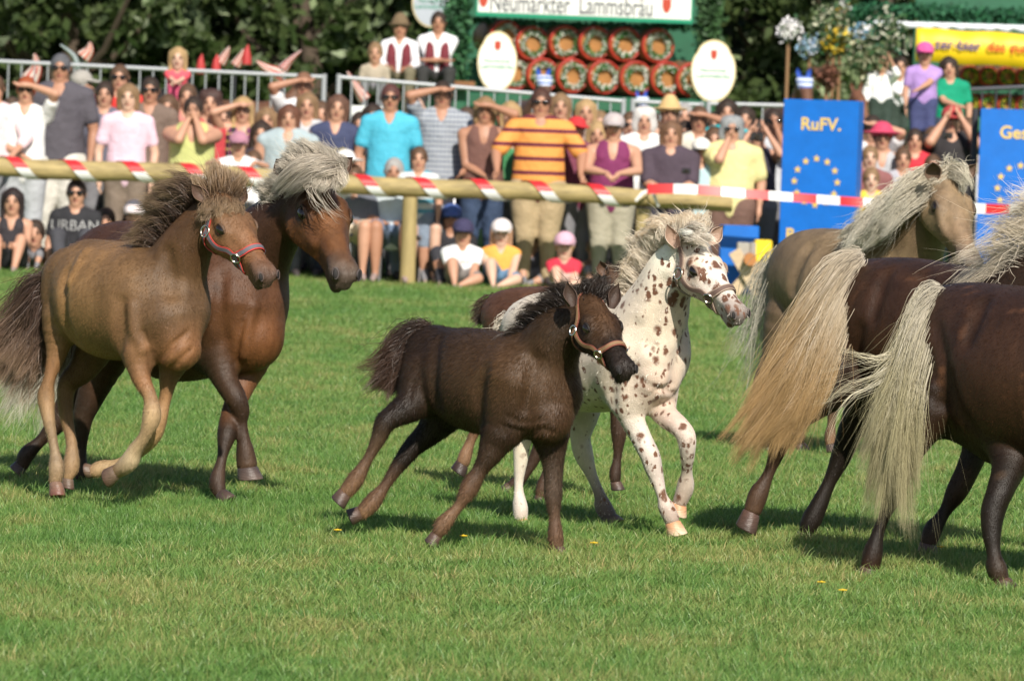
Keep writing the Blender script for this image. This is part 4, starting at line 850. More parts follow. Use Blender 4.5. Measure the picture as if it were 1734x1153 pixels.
# --- H: dark mare at the right edge
cH = cG
Hm = horse('pony_mare.003', 'dark dappled mare with a pale wind-blown tail, cut off by the right edge', GR, 16.9,
  [([(1610, 560, .3, 78), (1645, 592, .24, 114), (1700, 620, .14, 138), (1765, 638, .02, 150), (1840, 640, -.1, 142), (1910, 630, -.22, 112)], .03, [bG, rG, rG, bG]),
   ([(1575, 580, .26, 44), (1572, 650, .2, 54), (1570, 700, .16, 48)], .05, [bG]),
   ([(1640, 680, .2, 70), (1690, 740, .1, 46)], .05, [kG]),
   ([(1900, 580, -.2, 104), (1950, 520, -.3, 80), (1995, 460, -.38, 60), (2030, 415, -.44, 46)], .04, [bG])],
  ((2055, 380, 16.4), (2120, 560, 16.15)), .46,
  [([(1578, 670, .12, 62), (1560, 720, .1, 40), (1542, 760, .1, 27), (1524, 798, .1, 23), (1514, 832, .1, 20.5), (1500, 868, .1, 14.5), (1487, 902, .1, 14.5), (1478, 938, .1, 18.5), (1474, 956, .1, 18), (1466, 982, .1, 16)], [bG, rG, kG, kG, kG, rG], ((.09, .05, .04), (.13, .075, .055))),
   ([(1715, 730, .0, 56), (1710, 785, -.1, 34), (1694, 830, -.18, 25), (1682, 864, -.2, 23), (1679, 900, -.22, 18), (1683, 938, -.24, 16.5), (1688, 962, -.25, 19), (1693, 978, -.25, 17), (1702, 1002, -.26, 15)], [kG, kG, kG, (.04, .026, .02)], hG),
   ([(1890, 740, -.3, 56), (1885, 810, -.32, 32), (1870, 860, -.34, 24), (1864, 890, -.34, 22), (1852, 930, -.34, 16), (1840, 965, -.34, 18), (1836, 982, -.34, 17), (1830, 1006, -.34, 14)], [bG, kG], hG),
   ([(1940, 720, -.1, 54), (1990, 790, -.14, 30), (2010, 840, -.16, 23), (2004, 880, -.16, 16), (1985, 915, -.16, 17), (1978, 932, -.16, 16), (1966, 950, -.16, 14)], [bG, kG], hG)],
  cH, grooves=[([(1666, 515), (1650, 545), (1642, 580)], .012, .025, -1), ([(1572, 600), (1560, 660), (1545, 730)], .013, .04, -1), ([(1590, 560), (1598, 620), (1600, 680)], .010, .04, -1), ([(1612, 640), (1625, 690), (1650, 725)], .014, .035, -1)], vox=.006, gloss=True, heading=(.85, -.53), fuzz_n=75000, fuzz_len=.011, dapple=2.2,
  ears=[((2035, 378, 16.4), (2028, 342, 16.4), (0, -1, 0), .03), ((2078, 380, 16.45), (2090, 344, 16.45), (0, -1, 0), .03)],
  )
r = Hm[0]
crH = [(.56, .51, .42), (.42, .38, .29), (.36, .32, .19), (.40, .36, .21)]
mane(r, 16.9, [[(1596, 500, .24), (1566, 524, .2), (1530, 600, .16), (1490, 690, .14), (1460, 770, .12)], [(1592, 508, .24), (1562, 550, .18), (1525, 640, .12), (1495, 730, .1), (1470, 850, .1)], [(1588, 520, .22), (1560, 580, .14), (1530, 680, .08), (1510, 780, .06), (1495, 910, .06)],
               [(1584, 535, .2), (1560, 610, .1), (1540, 700, .04), (1530, 800, .02), (1545, 945, .02)]],
     13440, name='tail', spread=(.012, .034), cols=crH, clump=140, width=0.0014, wave=.012, waves=1.6, seed=71, stray=.05, var=.07, lenvar=.36)
mane(r, 16.9, [[(1560, 560, .16), (1510, 600, .12), (1455, 590, .1), (1405, 578, .08)], [(1555, 570, .16), (1500, 620, .12), (1430, 665, .08), (1350, 705, .06)], [(1550, 590, .14), (1490, 635, .1), (1420, 660, .08), (1390, 740, .06)], [(1550, 600, .14), (1500, 660, .1), (1430, 690, .06), (1410, 760, .06), (1430, 800, .05)]],
     60, name='tail', spread=(.004, .014), cols=[(.5, .46, .36), (.66, .6, .44), (.7, .62, .42)], clump=9, width=0.0016, wave=.01, seed=72, stray=.15)
mane(r, 16.5, [[(1880, 500, -.1), (1850, 480, -.1), (1820, 500, -.1)], [(1940, 440, -.2), (1900, 410, -.2), (1860, 440, -.2)], [(2000, 390, -.28), (1960, 360, -.28), (1910, 390, -.28)], [(2050, 370, -.3), (2020, 340, -.3), (1980, 350, -.3)]], 1200, spread=(.03, .05), cols=crM, clump=50, width=0.0021, wave=.01, seed=73)
# ---------------------------------------------------------------- ground and grass
def zg(y): return float(np.interp(y, [48.9, 50.0, 52.0, 56.0], [0, .25, .75, .85]))
def grass_mat(name, soil=False):
    M = bpy.data.materials.new(name); M.use_nodes = True; N = M.node_tree.nodes; L = M.node_tree.links
    B = N['Principled BSDF']; B.inputs['Roughness'].default_value = .95 if soil else .42; B.inputs['Specular IOR Level'].default_value = .1 if soil else .4
    g = N.new('ShaderNodeNewGeometry')
    def noise(sc, det=3):
        t = N.new('ShaderNodeTexNoise'); t.inputs['Scale'].default_value = sc; t.inputs['Detail'].default_value = det; L.new(g.outputs['Position'], t.inputs['Vector']); return t.outputs[0]
    r = N.new('ShaderNodeValToRGB'); e = r.color_ramp.elements
    e[0].position = .34; e[0].color = (.102, .228, .052, 1); e[1].position = .70; e[1].color = (.31, .34, .11, 1)
    m = e.new(.52); m.color = (.160, .295, .068, 1)
    mx = N.new('ShaderNodeMath'); mx.operation = 'MULTIPLY_ADD'; L.new(noise(2.6, 4), mx.inputs[0]); mx.inputs[1].default_value = .55
    ad = N.new('ShaderNodeMath'); ad.operation = 'MULTIPLY_ADD'; L.new(noise(.45, 2), ad.inputs[0]); ad.inputs[1].default_value = .35
    if soil: ad.inputs[2].default_value = .08
    else:
        oi = N.new('ShaderNodeObjectInfo'); q = N.new('ShaderNodeMath'); q.operation = 'MULTIPLY'; L.new(oi.outputs['Random'], q.inputs[0]); q.inputs[1].default_value = .20; L.new(q.outputs[0], ad.inputs[2])
    L.new(ad.outputs[0], mx.inputs[2]); L.new(mx.outputs[0], r.inputs[0]); c = r.outputs[0]
    if soil:
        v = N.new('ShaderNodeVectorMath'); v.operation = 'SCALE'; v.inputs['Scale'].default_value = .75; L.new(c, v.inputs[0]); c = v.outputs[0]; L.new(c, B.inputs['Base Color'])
    else:
        a = N.new('ShaderNodeAttribute'); a.attribute_name = 'coat'
        v = N.new('ShaderNodeMixRGB'); v.blend_type = 'MULTIPLY'; v.inputs[0].default_value = 1; L.new(c, v.inputs[1]); L.new(a.outputs['Color'], v.inputs[2]); c = v.outputs[0]
        L.new(c, B.inputs['Base Color'])
        tr = N.new('ShaderNodeBsdfTranslucent'); L.new(c, tr.inputs[0]); ms = N.new('ShaderNodeMixShader'); ms.inputs[0].default_value = .3
        L.new(B.outputs[0], ms.inputs[1]); L.new(tr.outputs[0], ms.inputs[2]); L.new(ms.outputs[0], N['Material Output'].inputs[0])
    return M
def build_ground():
    ys = [4, 20, 48.9, 50, 52, 56, 120, 400]; xs = [-160, -20, 20, 160]
    V = [(x, y, zg(y)) for y in ys for x in xs]; n = len(xs)
    Fq = [(i * n + j, i * n + j + 1, (i + 1) * n + j + 1, (i + 1) * n + j) for i in range(len(ys) - 1) for j in range(n - 1)]
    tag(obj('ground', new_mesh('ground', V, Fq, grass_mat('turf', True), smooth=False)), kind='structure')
build_ground()
M_grass = grass_mat('grass_blades')
def tuft(seed, nb, rad, h, w):
    r = np.random.default_rng(seed); V = []; Fq = []; C = []
    for b in range(nb):
        a = r.random() * 6.28; q = rad * math.sqrt(r.random()); p = np.array((q * math.cos(a), q * math.sin(a), -.004))
        dr = np.array((math.cos(a + r.normal() * .8), math.sin(a + r.normal() * .8), 0)); hh = h * (.45 + .75 * r.random()); ln = hh * (.15 + .65 * r.random())
        th = r.random() * 6.28; sd = np.array((math.cos(th), math.sin(th), 0)) * w * (.6 + .6 * r.random()) / 2
        c = np.array((.85 + .3 * r.random(),) * 3) * (1.0 if r.random() > .12 else 1) ; 
        if r.random() < .14: c = c * np.array((1.9, 1.4, 1.9))
        k = len(V)
        for t in (0, .4, .75, 1):
            m_ = p + np.array((0, 0, 1)) * hh * (t - .18 * t * t) + dr * ln * t * t
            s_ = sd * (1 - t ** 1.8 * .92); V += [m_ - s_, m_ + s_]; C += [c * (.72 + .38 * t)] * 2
        for i in range(3): Fq.append((k + 2 * i, k + 2 * i + 1, k + 2 * i + 3, k + 2 * i + 2))
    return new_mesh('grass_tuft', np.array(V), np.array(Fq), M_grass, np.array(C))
def build_grass():
    src = bpy.data.collections.new('grass_tufts'); COL.children.link(src) if False else None
    for i in range(7):
        o = bpy.data.objects.new('grass_tuft', tuft(i, 30, .045, (.034, .040, .030, .046, .036, .028, .060)[i], .0034)); src.objects.link(o)
    r = np.random.default_rng(4); P = []; SC = []
    for y0, y1, dens, sc in ((11.8, 19.5, 560, 1.0), (19.5, 26, 380, 1.1), (26, 36, 190, 1.35), (36, 49.6, 100, 1.7)):
        n = int((y1 - y0) * ((y0 + y1) * .105 + 1.6) * dens); y = y0 + (y1 - y0) * r.random(n); x = (r.random(n) * 2 - 1) * (y * .1055 + .8)
        k = 0.5 + .5 * vnoise(np.stack([x, y, x * 0], 1), 1.6, 9)
        P.append(np.stack([x, y, [zg(q) for q in y]], 1)); SC.append(sc * (.75 + .5 * r.random(n)) * (.8 + .45 * np.clip(k, 0, 1)))
    P = np.vstack(P); SC = np.concatenate(SC)
    me = bpy.data.meshes.new('grass'); me.vertices.add(len(P)); me.vertices.foreach_set('co', P.astype(np.float32).ravel())
    for n_, v in (('sc', SC), ('rot', r.random(len(P)) * 6.28)):
        a = me.attributes.new(n_, 'FLOAT', 'POINT'); a.data.foreach_set('value', v.astype(np.float32))
    o = obj('grass', me); tag(o, 'short green grass covering the meadow', 'grass', kind='stuff')
    ng = bpy.data.node_groups.new('grass', 'GeometryNodeTree'); ng.interface.new_socket('Geometry', in_out='INPUT', socket_type='NodeSocketGeometry'); ng.interface.new_socket('Geometry', in_out='OUTPUT', socket_type='NodeSocketGeometry')
    N = ng.nodes; L = ng.links; gi = N.new('NodeGroupInput'); go = N.new('NodeGroupOutput'); ip = N.new('GeometryNodeInstanceOnPoints'); ci = N.new('GeometryNodeCollectionInfo')
    ci.inputs['Collection'].default_value = src; ci.inputs['Separate Children'].default_value = True; ci.inputs['Reset Children'].default_value = True; ip.inputs['Pick Instance'].default_value = True
    L.new(gi.outputs[0], ip.inputs['Points']); L.new(ci.outputs[0], ip.inputs['Instance'])
    for nm, sk in (('sc', 'Scale'), ('rot', 'Rotation')):
        a = N.new('GeometryNodeInputNamedAttribute'); a.data_type = 'FLOAT'; a.inputs['Name'].default_value = nm; cx = N.new('ShaderNodeCombineXYZ')
        if nm == 'sc':
            for q in range(2): L.new(a.outputs['Attribute'], cx.inputs[q])
            mz = N.new('ShaderNodeMath'); mz.operation = 'POWER'; mz.inputs[1].default_value = .25; L.new(a.outputs['Attribute'], mz.inputs[0]); L.new(mz.outputs[0], cx.inputs[2])
        else: L.new(a.outputs['Attribute'], cx.inputs[2])
        if nm == 'rot':
            L.new(cx.outputs[0], ip.inputs[sk])
        else: L.new(cx.outputs[0], ip.inputs[sk])
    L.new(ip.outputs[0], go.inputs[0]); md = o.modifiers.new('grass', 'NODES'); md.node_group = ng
build_grass()
M_yel = mat('petal_yellow', (.75, .50, .02), rough=.6); M_stem = mat('stem_green', (.08, .16, .03))
def flower(px, py, n):
    d = 12420 / (py - (223 + math.tan(ROLL) * (px - CX))); p = U(px, py, d); p[2] = 0
    rt = empty('meadow_flower', p, FL[n], 'flower', 'yellow flowers in the grass')
    mb = MB(); mb.tube([p, p + (0.004, 0, .035)], .0012, 5); mb.build('stem', [M_stem], rt)
    h = p + (0.004, 0, .036); mb = MB(); mb.ball(h, (.007, .007, .005), 8)
    for k in range(9):
        a = k * 2 * PI / 9; q = h + np.array((math.cos(a) * .009, math.sin(a) * .009, .001)); mb.ball(q, (.0055, .004, .002), 6, R=np.array([[math.cos(a), -math.sin(a), 0], [math.sin(a), math.cos(a), 0], [0, 0, 1]]))
    mb.build('flower_head', [M_yel], rt)
FL = ['tiny yellow flower below the raised hind hoof of the dark foal', 'yellow flower left of the one beneath the dark foal', 'yellow flower between the front hooves of the dark foal',
      'yellow flower just right of the front hoof of the golden-tailed mare', 'small yellow flower in the grass left of the pale-tailed mare, upper of two', 'small yellow flower in the grass below the pale-tailed mare, lower of two', 'faint yellow flower in the grass below the white foal']
for n, (x, y) in enumerate(((597, 900), (569, 916), (782, 926), (1590, 944), (1388, 1006), (1424, 1020), (1003, 938))): flower(x, y, n)

# ---------------------------------------------------------------- rail, tape, barrier, jump panels
M_log = mat('peeled_log', (.36, .275, .12), rough=.7, noise=.5, nscale=6, bump=.5, bscale=14, stretch=(.6, 3, 3))
M_post = mat('post_wood', (.37, .285, .125), rough=.75, noise=.3, nscale=5, bump=.5, bscale=14, stretch=(3, 3, .5))
M_red = mat('tape_red', (.62, .025, .03), rough=.4); M_white = mat('tape_white', (.78, .78, .78), rough=.4)
M_galv = mat('galvanised_steel', (.33, .35, .37), rough=.45, metal=.5, noise=.15, nscale=30)
DR = 46.6
def raildepth(px): return DR
def build_rail():
    rt = empty('log_rail', U(620, 310, DR) * (1, 1, 0), 'long peeled log rail on posts wrapped in red and white tape', 'rail')
    L0, L1 = U(-260, 268, DR), U(1240, 343, DR)
    def logpts(a, b, n=24, sd=0):
        t = np.linspace(0, 1, n)[:, None]; P = a * (1 - t) + b * t; P[:, 2] += .012 * np.sin(t[:, 0] * 9 + sd); return P
    j = .43; mid = L0 * (1 - j) + L1 * j
    for a, b, sd, r0, r1 in ((L0, mid, 0, .080, .087), (mid + unit(L1 - L0) * .004, L1, 2, .087, .073)):
        P = logpts(a, b, 30, sd); r = np.linspace(r0, r1, 30) * (1 + .025 * np.sin(np.arange(30) * 1.7 + sd)); mb = MB(); mb.tube(P, r, 18); mb.build('log', [M_log], rt)
    for px, yb in ((-180, 465), (312, 478), (695, 492), (1090, 502)):
        top = U(px, 276 + (px) * .049 + 14, DR + .0); b = top.copy(); b[2] = -.1; 
        mb = MB(); mb.tube([b, b + (0, 0, .4), top + (0.0, 0, -.05)], [.072, .068, .064], 14); mb.build('post', [M_post], rt)
    ax = unit(L1 - L0); up = unit(np.cross(ax, (0, 1, 0))); up = up if up[2] > 0 else -up; bk = np.cross(ax, up); Lt = np.linalg.norm(L1 - L0)
    tb = MB(); pitch = .51; n = 900; s = np.linspace(.1, Lt - .12 - .7, n); w = .125
    for i in range(n - 1):
        q = []
        for k in (i, i + 1):
            a = 2 * PI * s[k] / pitch + 1.3
            for e in (-1, 1):
                x = s[k] + e * w / 2; c = L0 + ax * x + np.array((0, 0, .012 * math.sin(min(x / (Lt * j), 1) * 9 if x < Lt * j else (x - Lt * j) / (Lt * (1 - j)) * 9 + 2)))
                q.append(c + (up * math.cos(a) - np.array((0, 1, 0)) * math.sin(a)) * .0945)
        aa = (2 * PI * s[i] / pitch + 1.3) % (2 * PI); seg = 0 if (aa < PI * .48 or aa > PI * 1.6) else 1; tb.add(q, [(0, 1, 3, 2)], seg)
    tb.build('wrapped_tape', [M_red, M_white], rt, smooth=False)
build_rail()
def build_tape():
    P = [(1096, 320), (1150, 320), (1205, 323), (1300, 331), (1380, 337), (1450, 342), (1560, 349), (1650, 353), (1734, 356), (1900, 368)]
    W3 = catmull([U(x, y, 46.3 if x < 1400 else 46.2) for x, y in P], 10)
    rt = empty('barrier_tape', W3[0] * (1, 1, 0), 'red and white barrier tape stretched from the log rail past the blue panels', 'tape')
    d = np.concatenate([[0], np.cumsum(np.linalg.norm(np.diff(W3, axis=0), axis=1))]); n = 200; s = np.linspace(0, d[-1], n); Q = np.stack([np.interp(s, d, W3[:, k]) for k in range(3)], 1)
    mb = MB()
    for i in range(n - 1):
        h = .043; tl = .5 * math.sin(s[i] * 1.1); o = np.array((0, math.sin(tl) * h, math.cos(tl) * h)); t2 = .5 * math.sin(s[i + 1] * 1.1); o2 = np.array((0, math.sin(t2) * h, math.cos(t2) * h))
        mb.add([Q[i] - o, Q[i + 1] - o2, Q[i + 1] + o2, Q[i] + o], [(0, 1, 2, 3)], int(s[i] / .21) % 2)
    mb.build('tape', [M_red, M_white], rt, smooth=True)
    mb = MB(); p = U(1100, 322, 46.45)
    for dx, dz in ((-.12, -.1), (.08, -.14), (.02, .06)): mb.tube([p, p + (dx * .5, -.03, dz * .3), p + (dx, -.02, dz)], [.012, .018, .012], 6, flat=.2)
    mb.build('knot', [M_white], rt)
build_tape()
BAR = mat('barrier_steel', (.40, .42, .44), rough=.5, metal=.35)
def barrier(x0, y0, x1, y1, d0, d1, lab, dark=False):
    A, B = U(x0, y0, d0), U(x1, y1, d1); rt = empty('crowd_barrier', (*((A + B) / 2)[:2], zg(d0)), lab, 'barrier', 'steel crowd barriers behind the spectators')
    M_ = mat('barrier_dark', (.06, .065, .08), rough=.5, metal=.3) if dark else BAR
    for P in ((A, A - (0, 0, 1.12)), (B, B - (0, 0, 1.12))):
        mb = MB(); mb.tube([P[0] + (0, 0, .03), P[1]], .026, 10); mb.build('upright', [M_], rt)
    for z in (0, -.95):
        mb = MB(); mb.tube([A + (0, 0, z), B + (0, 0, z)], .021, 10); mb.build('cross_rail', [M_], rt)
    n = int(np.linalg.norm(B - A) / .125); base = None
    for i in range(1, n):
        t = i / n; p = A * (1 - t) + B * t
        if base is None:
            mb = MB(); mb.tube([(0, 0, 0), (0, 0, -.95)], .008, 6, caps=False); base = mb.build('bar', [M_], None); base.parent = rt; b = base
        else:
            b = base.copy(); COL.objects.link(b); b.parent = rt
        b.location = Vector(p) - rt.location
barrier(-30, 103, 549, 131, 52, 52, 'steel crowd barrier at the far left, behind the man in the dark grey polo')
barrier(574, 131, 1056, 172, 52, 52.2, 'steel crowd barrier in front of the barrel wagon')
barrier(1072, 172, 1188, 178, 52.2, 52.2, 'short stretch of steel barrier below the right oval sign')
barrier(1200, 176, 1452, 182, 52.2, 52.2, 'steel barrier behind the left blue panel')
barrier(1640, 152, 1900, 140, 51, 51, 'dark steel barrier at the right edge with the girl in green leaning on it', True)

def text_obj(name, s, size, M_, parent, loc, R, ext=.002, font_w=1.0, bold=0.0, align='CENTER'):
    cu = bpy.data.curves.new(name, 'FONT'); cu.body = s; cu.size = size; cu.extrude = ext; cu.align_x = align; cu.align_y = 'CENTER'; cu.offset = bold
    t = bpy.data.objects.new(name, cu); COL.objects.link(t); bpy.context.view_layer.update()
    me = bpy.data.meshes.new_from_object(t.evaluated_get(bpy.context.evaluated_depsgraph_get())); me.name = name; COL.objects.unlink(t); bpy.data.objects.remove(t)
    V = np.array([v.co[:] for v in me.vertices]); V[:, 0] *= font_w; V = V @ np.asarray(R).T + np.asarray(loc, float)
    if parent is not None: V = at_origin(V, parent)
    me.vertices.foreach_set('co', V.astype(np.float32).ravel()); me.materials.clear(); me.materials.append(M_); me.update()
    return obj(name, me, parent)
M_blue = mat('panel_blue', (.0, .135, .55), rough=.5, noise=.14, nscale=5, bump=.15, bscale=30); M_gold = mat('panel_yellow', (.72, .50, .12), rough=.6); M_dk = mat('dark_frame', (.03, .03, .04))
def jump_panel(xl, xr, yt, yb, d, yaw, label, words, cx, cy):
    A, B = U(xl, yt, d), U(xr, yt + (xr - xl) * .035, d); bot = U((xl + xr) / 2 - 22, yb, d); w = (B - A)[0] / math.cos(yaw); h = A[2] - max(bot[2], 0.01); c = (A + B) / 2
    rt = empty('jump_panel', (c[0], c[1], 0), label, 'panel', 'blue jump panels with yellow stars')
    cz, sz = math.cos(yaw), math.sin(yaw); R = np.array([[cz, -sz, 0], [sz, cz, 0], [0, 0, 1]]); th = .11
    nrm = R @ np.array((0, -1, 0)); mb = MB(); mb.box((c[0], c[1], A[2] - h / 2), (w / 2, th, h / 2), R=R, bev=.006); mb.build('board', [M_blue], rt, smooth=False)
    T = np.stack([R @ (1, 0, 0), np.array((0, 0, 1.0)), nrm], 1); org = np.array((c[0], c[1], 0)) + nrm * (th + .003)
    def P(px, py): 
        q = U(px, py, d); t = (q - np.array((c[0], c[1], 0))) @ (R @ (1, 0, 0)); return org + R @ (1, 0, 0) * t + np.array((0, 0, q[2]))
    for s, px, py, sz_ in words: text_obj('lettering', s, sz_, M_gold, rt, P(px, py), T, ext=.0025, bold=.003)
    k = 0
    base = None
    for i in range(12):
        a = 2 * PI * i / 12; mb = MB(); r_ = .036; V = []
        ctr = P(cx, cy) + T[:, 0] * math.sin(a) * .195 + T[:, 1] * math.cos(a) * .205
        if ctr @ T[:, 0] - org @ T[:, 0] > w / 2 - .04: continue
        for j in range(10):
            b = PI / 2 + j * PI / 5; q = r_ if j % 2 == 0 else r_ * .42; V.append(ctr + T[:, 0] * q * math.cos(b) + T[:, 1] * q * math.sin(b))
        V2 = [v + nrm * .003 for v in V]; mb.add(V + V2, [tuple(range(10, 20))] + [(j, (j + 1) % 10, (j + 1) % 10 + 10, j + 10) for j in range(10)]); mb.build('star', [M_gold], rt, smooth=False)
    return rt
jump_panel(1333, 1458, 168, 508, 47.2, math.radians(-16), 'blue jump panel with yellow stars and lettering RuFV.', (('RuFV.', 1395, 212, .155), ('Be', 1347, 398, .15)), 1386, 308)
jump_panel(1662, 1830, 184, 520, 47.0, math.radians(-6), 'blue jump panel with yellow stars cut by the right edge, lettering Gest', (('Gest', 1722, 226, .155), ('G', 1690, 408, .13)), 1727, 320)
mb = MB(); p = U(1652, 184, 47.3); mb.tube([p, (p[0], p[1], 0)], .03, 10); fp = mb.build('steel_post', [M_dk]); tag(fp, 'dark upright post at the left edge of the right blue panel', 'post')
def trestle():
    d = 46.4; c = U(1272, 470, d); rt = empty('wooden_trestle', (c[0], c[1], 0), 'low crossed wooden trestle carrying a yellow and a grey block beside the blue panel', 'trestle')
    Mw = mat('pale_plank', (.55, .42, .27), rough=.7, noise=.2, nscale=9, bump=.3, bscale=30, stretch=(1, 1, 3))
    for (x0, y0), (x1, y1), off in (((1243, 425), (1290, 517), -.03), ((1302, 425), (1236, 517), .03), ):
        a, b = U(x0, y0, d + off), U(x1, y1, d + off); b[2] = max(b[2], .005)
        ax = unit(b - a); sd = unit(np.cross(ax, (0, 1, 0))); R = np.stack([sd, (0, 1, 0), ax], 1); mb = MB(); mb.box((a + b) / 2, (.055, .022, np.linalg.norm(b - a) / 2), R=R, bev=.004); mb.build('crossed_plank', [Mw], rt, smooth=False)
    a = U(1268, 438, d + .12); mb = MB(); mb.tube([a + (0, -.3, 0), a + (0, .5, .0)], .055, 14); mb.build('pole', [mat('orange_wood', (.42, .17, .05))], rt)
    for (x, y), (w, h), cm, nm in (((1292, 420), (.075, .07), (.85, .62, .02), 'yellow_block'), ((1296, 438), (.095, .035), (.85, .62, .02), 'yellow_block'), ((1258, 430), (.055, .10), (.35, .33, .29), 'grey_block'), ((1275, 428), (.03, .09), (.3, .28, .26), 'grey_block')):
        mb = MB(); mb.box(U(x, y, d + .1), (w, .1, h), bev=.01); mb.build(nm, [mat(nm + str(w), cm, noise=.15, nscale=20)], rt, smooth=False)
trestle()
mb = MB(); c = U(1250, 440, 47.0); mb.box((c[0], c[1], .31), (.17, .14, .31), bev=.008); tag(mb.build('blue_box', [M_blue], smooth=False), 'low blue wooden box behind the crossed trestle', 'box')

# ---------------------------------------------------------------- trees
M_leaf = mat('leaves', attr=True, rough=.5, spec=.35, trans=.25); M_bark = mat('bark', (.07, .05, .035), rough=.9, noise=.3, nscale=8, bump=.8, bscale=12)
def tree(x, y, h, r, seed, lab, n=9000, col=((.035, .062, .018), (.075, .105, .035)), z0=.6, pale=.12):
    q = np.random.default_rng(seed); rt = empty('tree', (x, y, .85), lab, 'tree', 'dark leafy trees behind the wagons')
    mb = MB(); mb.tube([(x, y, .7), (x + .1, y, 2), (x - .1, y + .1, h * .6)], [.2, .16, .07], 10)
    for k in range(6):
        a = q.random() * 6.28; s0 = np.array((x, y, 1.2 + q.random() * 1.5)); mb.tube([s0, s0 + (math.cos(a) * r * .4, math.sin(a) * r * .4, .6), s0 + (math.cos(a) * r * .8, math.sin(a) * r * .8, .9 + q.random())], [.07, .05, .02], 6)
    mb.build('trunk', [M_bark], rt)
    nc = 105; a = q.random(nc) * 6.28; zc = q.random(nc) ** .8 * (h - z0) + z0; rr = r * np.sqrt(q.random(nc)) * np.sqrt(np.clip(1 - ((zc - h * .45) / (h * .62)) ** 2, .1, 1))
    cc = np.stack([x + rr * np.cos(a), y + rr * np.sin(a), .5 + zc], 1); cs = .14 + .34 * q.random(nc); cp = q.random(nc) < pale * 1.7
    i = q.integers(0, nc, n); P = cc[i] + q.normal(size=(n, 3)) * cs[i][:, None] * (.55, .55, .42)
    N_ = q.normal(size=(n, 3)) + np.array((0.2, -.6, .7)); N_ /= np.linalg.norm(N_, axis=1, keepdims=True); A = np.cross(N_, q.normal(size=(n, 3))); A /= np.linalg.norm(A, axis=1, keepdims=True); B = np.cross(N_, A)
    s = (.045 + .060 * q.random((n, 1))); V = np.stack([P - A * s * 1.5, P + B * s * .7 + N_ * s * .15, P + A * s * 1.5, P - B * s * .7 + N_ * s * .15], 1).reshape(-1, 3)
    c0, c1 = np.array(col[0]), np.array(col[1]); t = q.random((n, 1)); c = c0 * (1 - t) + c1 * t; c = np.where(cp[i][:, None], c * 1.8 + np.array((.13, .14, .10)), c)
    obj('crown', new_mesh('crown', at_origin(V, rt), np.arange(4 * n).reshape(-1, 4), M_leaf, np.repeat(c, 4, axis=0), smooth=False), rt)
    tag(rt.children[-1], kind='stuff')
TL = ['dark tree at the far left above the man in the dark grey polo', 'dark tree above the girl in pink on shoulders', 'tree with pale leaf tufts above the striped pennants', 'dark tree above the woman in navy blue',
      'tree with pale leaves left of the seated men on the wagon', 'tree standing behind the white and green sign', 'tree behind the stacked barrels', 'tree between the right oval sign and the flowers',
      'tree above the left blue panel', 'dark tree above the yellow banner', 'dark tree at the far right edge']
for k in range(11):
    tree(-8.6 + k * 1.75 + (.3 if k % 2 else -.2), 75 + (k * 37 % 5) * .8, 5.4 + (k % 3) * .7, 1.9 + .3 * (k % 2), 100 + k, TL[k], n=11000, pale=(.05, .06, .26, .08, .3, .1, .1, .22, .15, .06, .05)[k])
for k, x in enumerate((-13.5, -9, -4.5, 0, 4.5, 9, 13.5)):
    tree(x, 84, 7.5, 3.4, 200 + k, ('tall dark background tree, far left of the back row', 'background tree, second from the left in the back row', 'background tree behind the barrier gap', 'background tree in the middle of the back row', 'background tree behind the right oval sign', 'background tree behind the right wagon', 'tall dark background tree at the far right of the back row')[k], n=15000, z0=.1, pale=.02, col=((.02, .035, .012), (.04, .06, .02)))
def wall_of_leaves():
    q = np.random.default_rng(55); n = 52000; P = np.stack([(q.random(n) * 2 - 1) * 26, 91 + q.random(n) * 1.5, .3 + q.random(n) * 9], 1)
    N_ = q.normal(size=(n, 3)) + (0, -.8, .5); N_ /= np.linalg.norm(N_, axis=1, keepdims=True); A = np.cross(N_, q.normal(size=(n, 3))); A /= np.linalg.norm(A, axis=1, keepdims=True); B = np.cross(N_, A); s = .17
    V = np.stack([P - A * s, P + B * s * .8, P + A * s, P - B * s * .8], 1).reshape(-1, 3); t = q.random((n, 1)); c = np.array((.018, .032, .010)) * (1 - t) + np.array((.035, .05, .016)) * t
    tag(obj('distant_wood', new_mesh('distant_wood', V, np.arange(4 * n).reshape(-1, 4), M_leaf, np.repeat(c, 4, axis=0), smooth=False)), 'dense dark foliage of the wood closing the view', 'wood', kind='stuff')
wall_of_leaves()
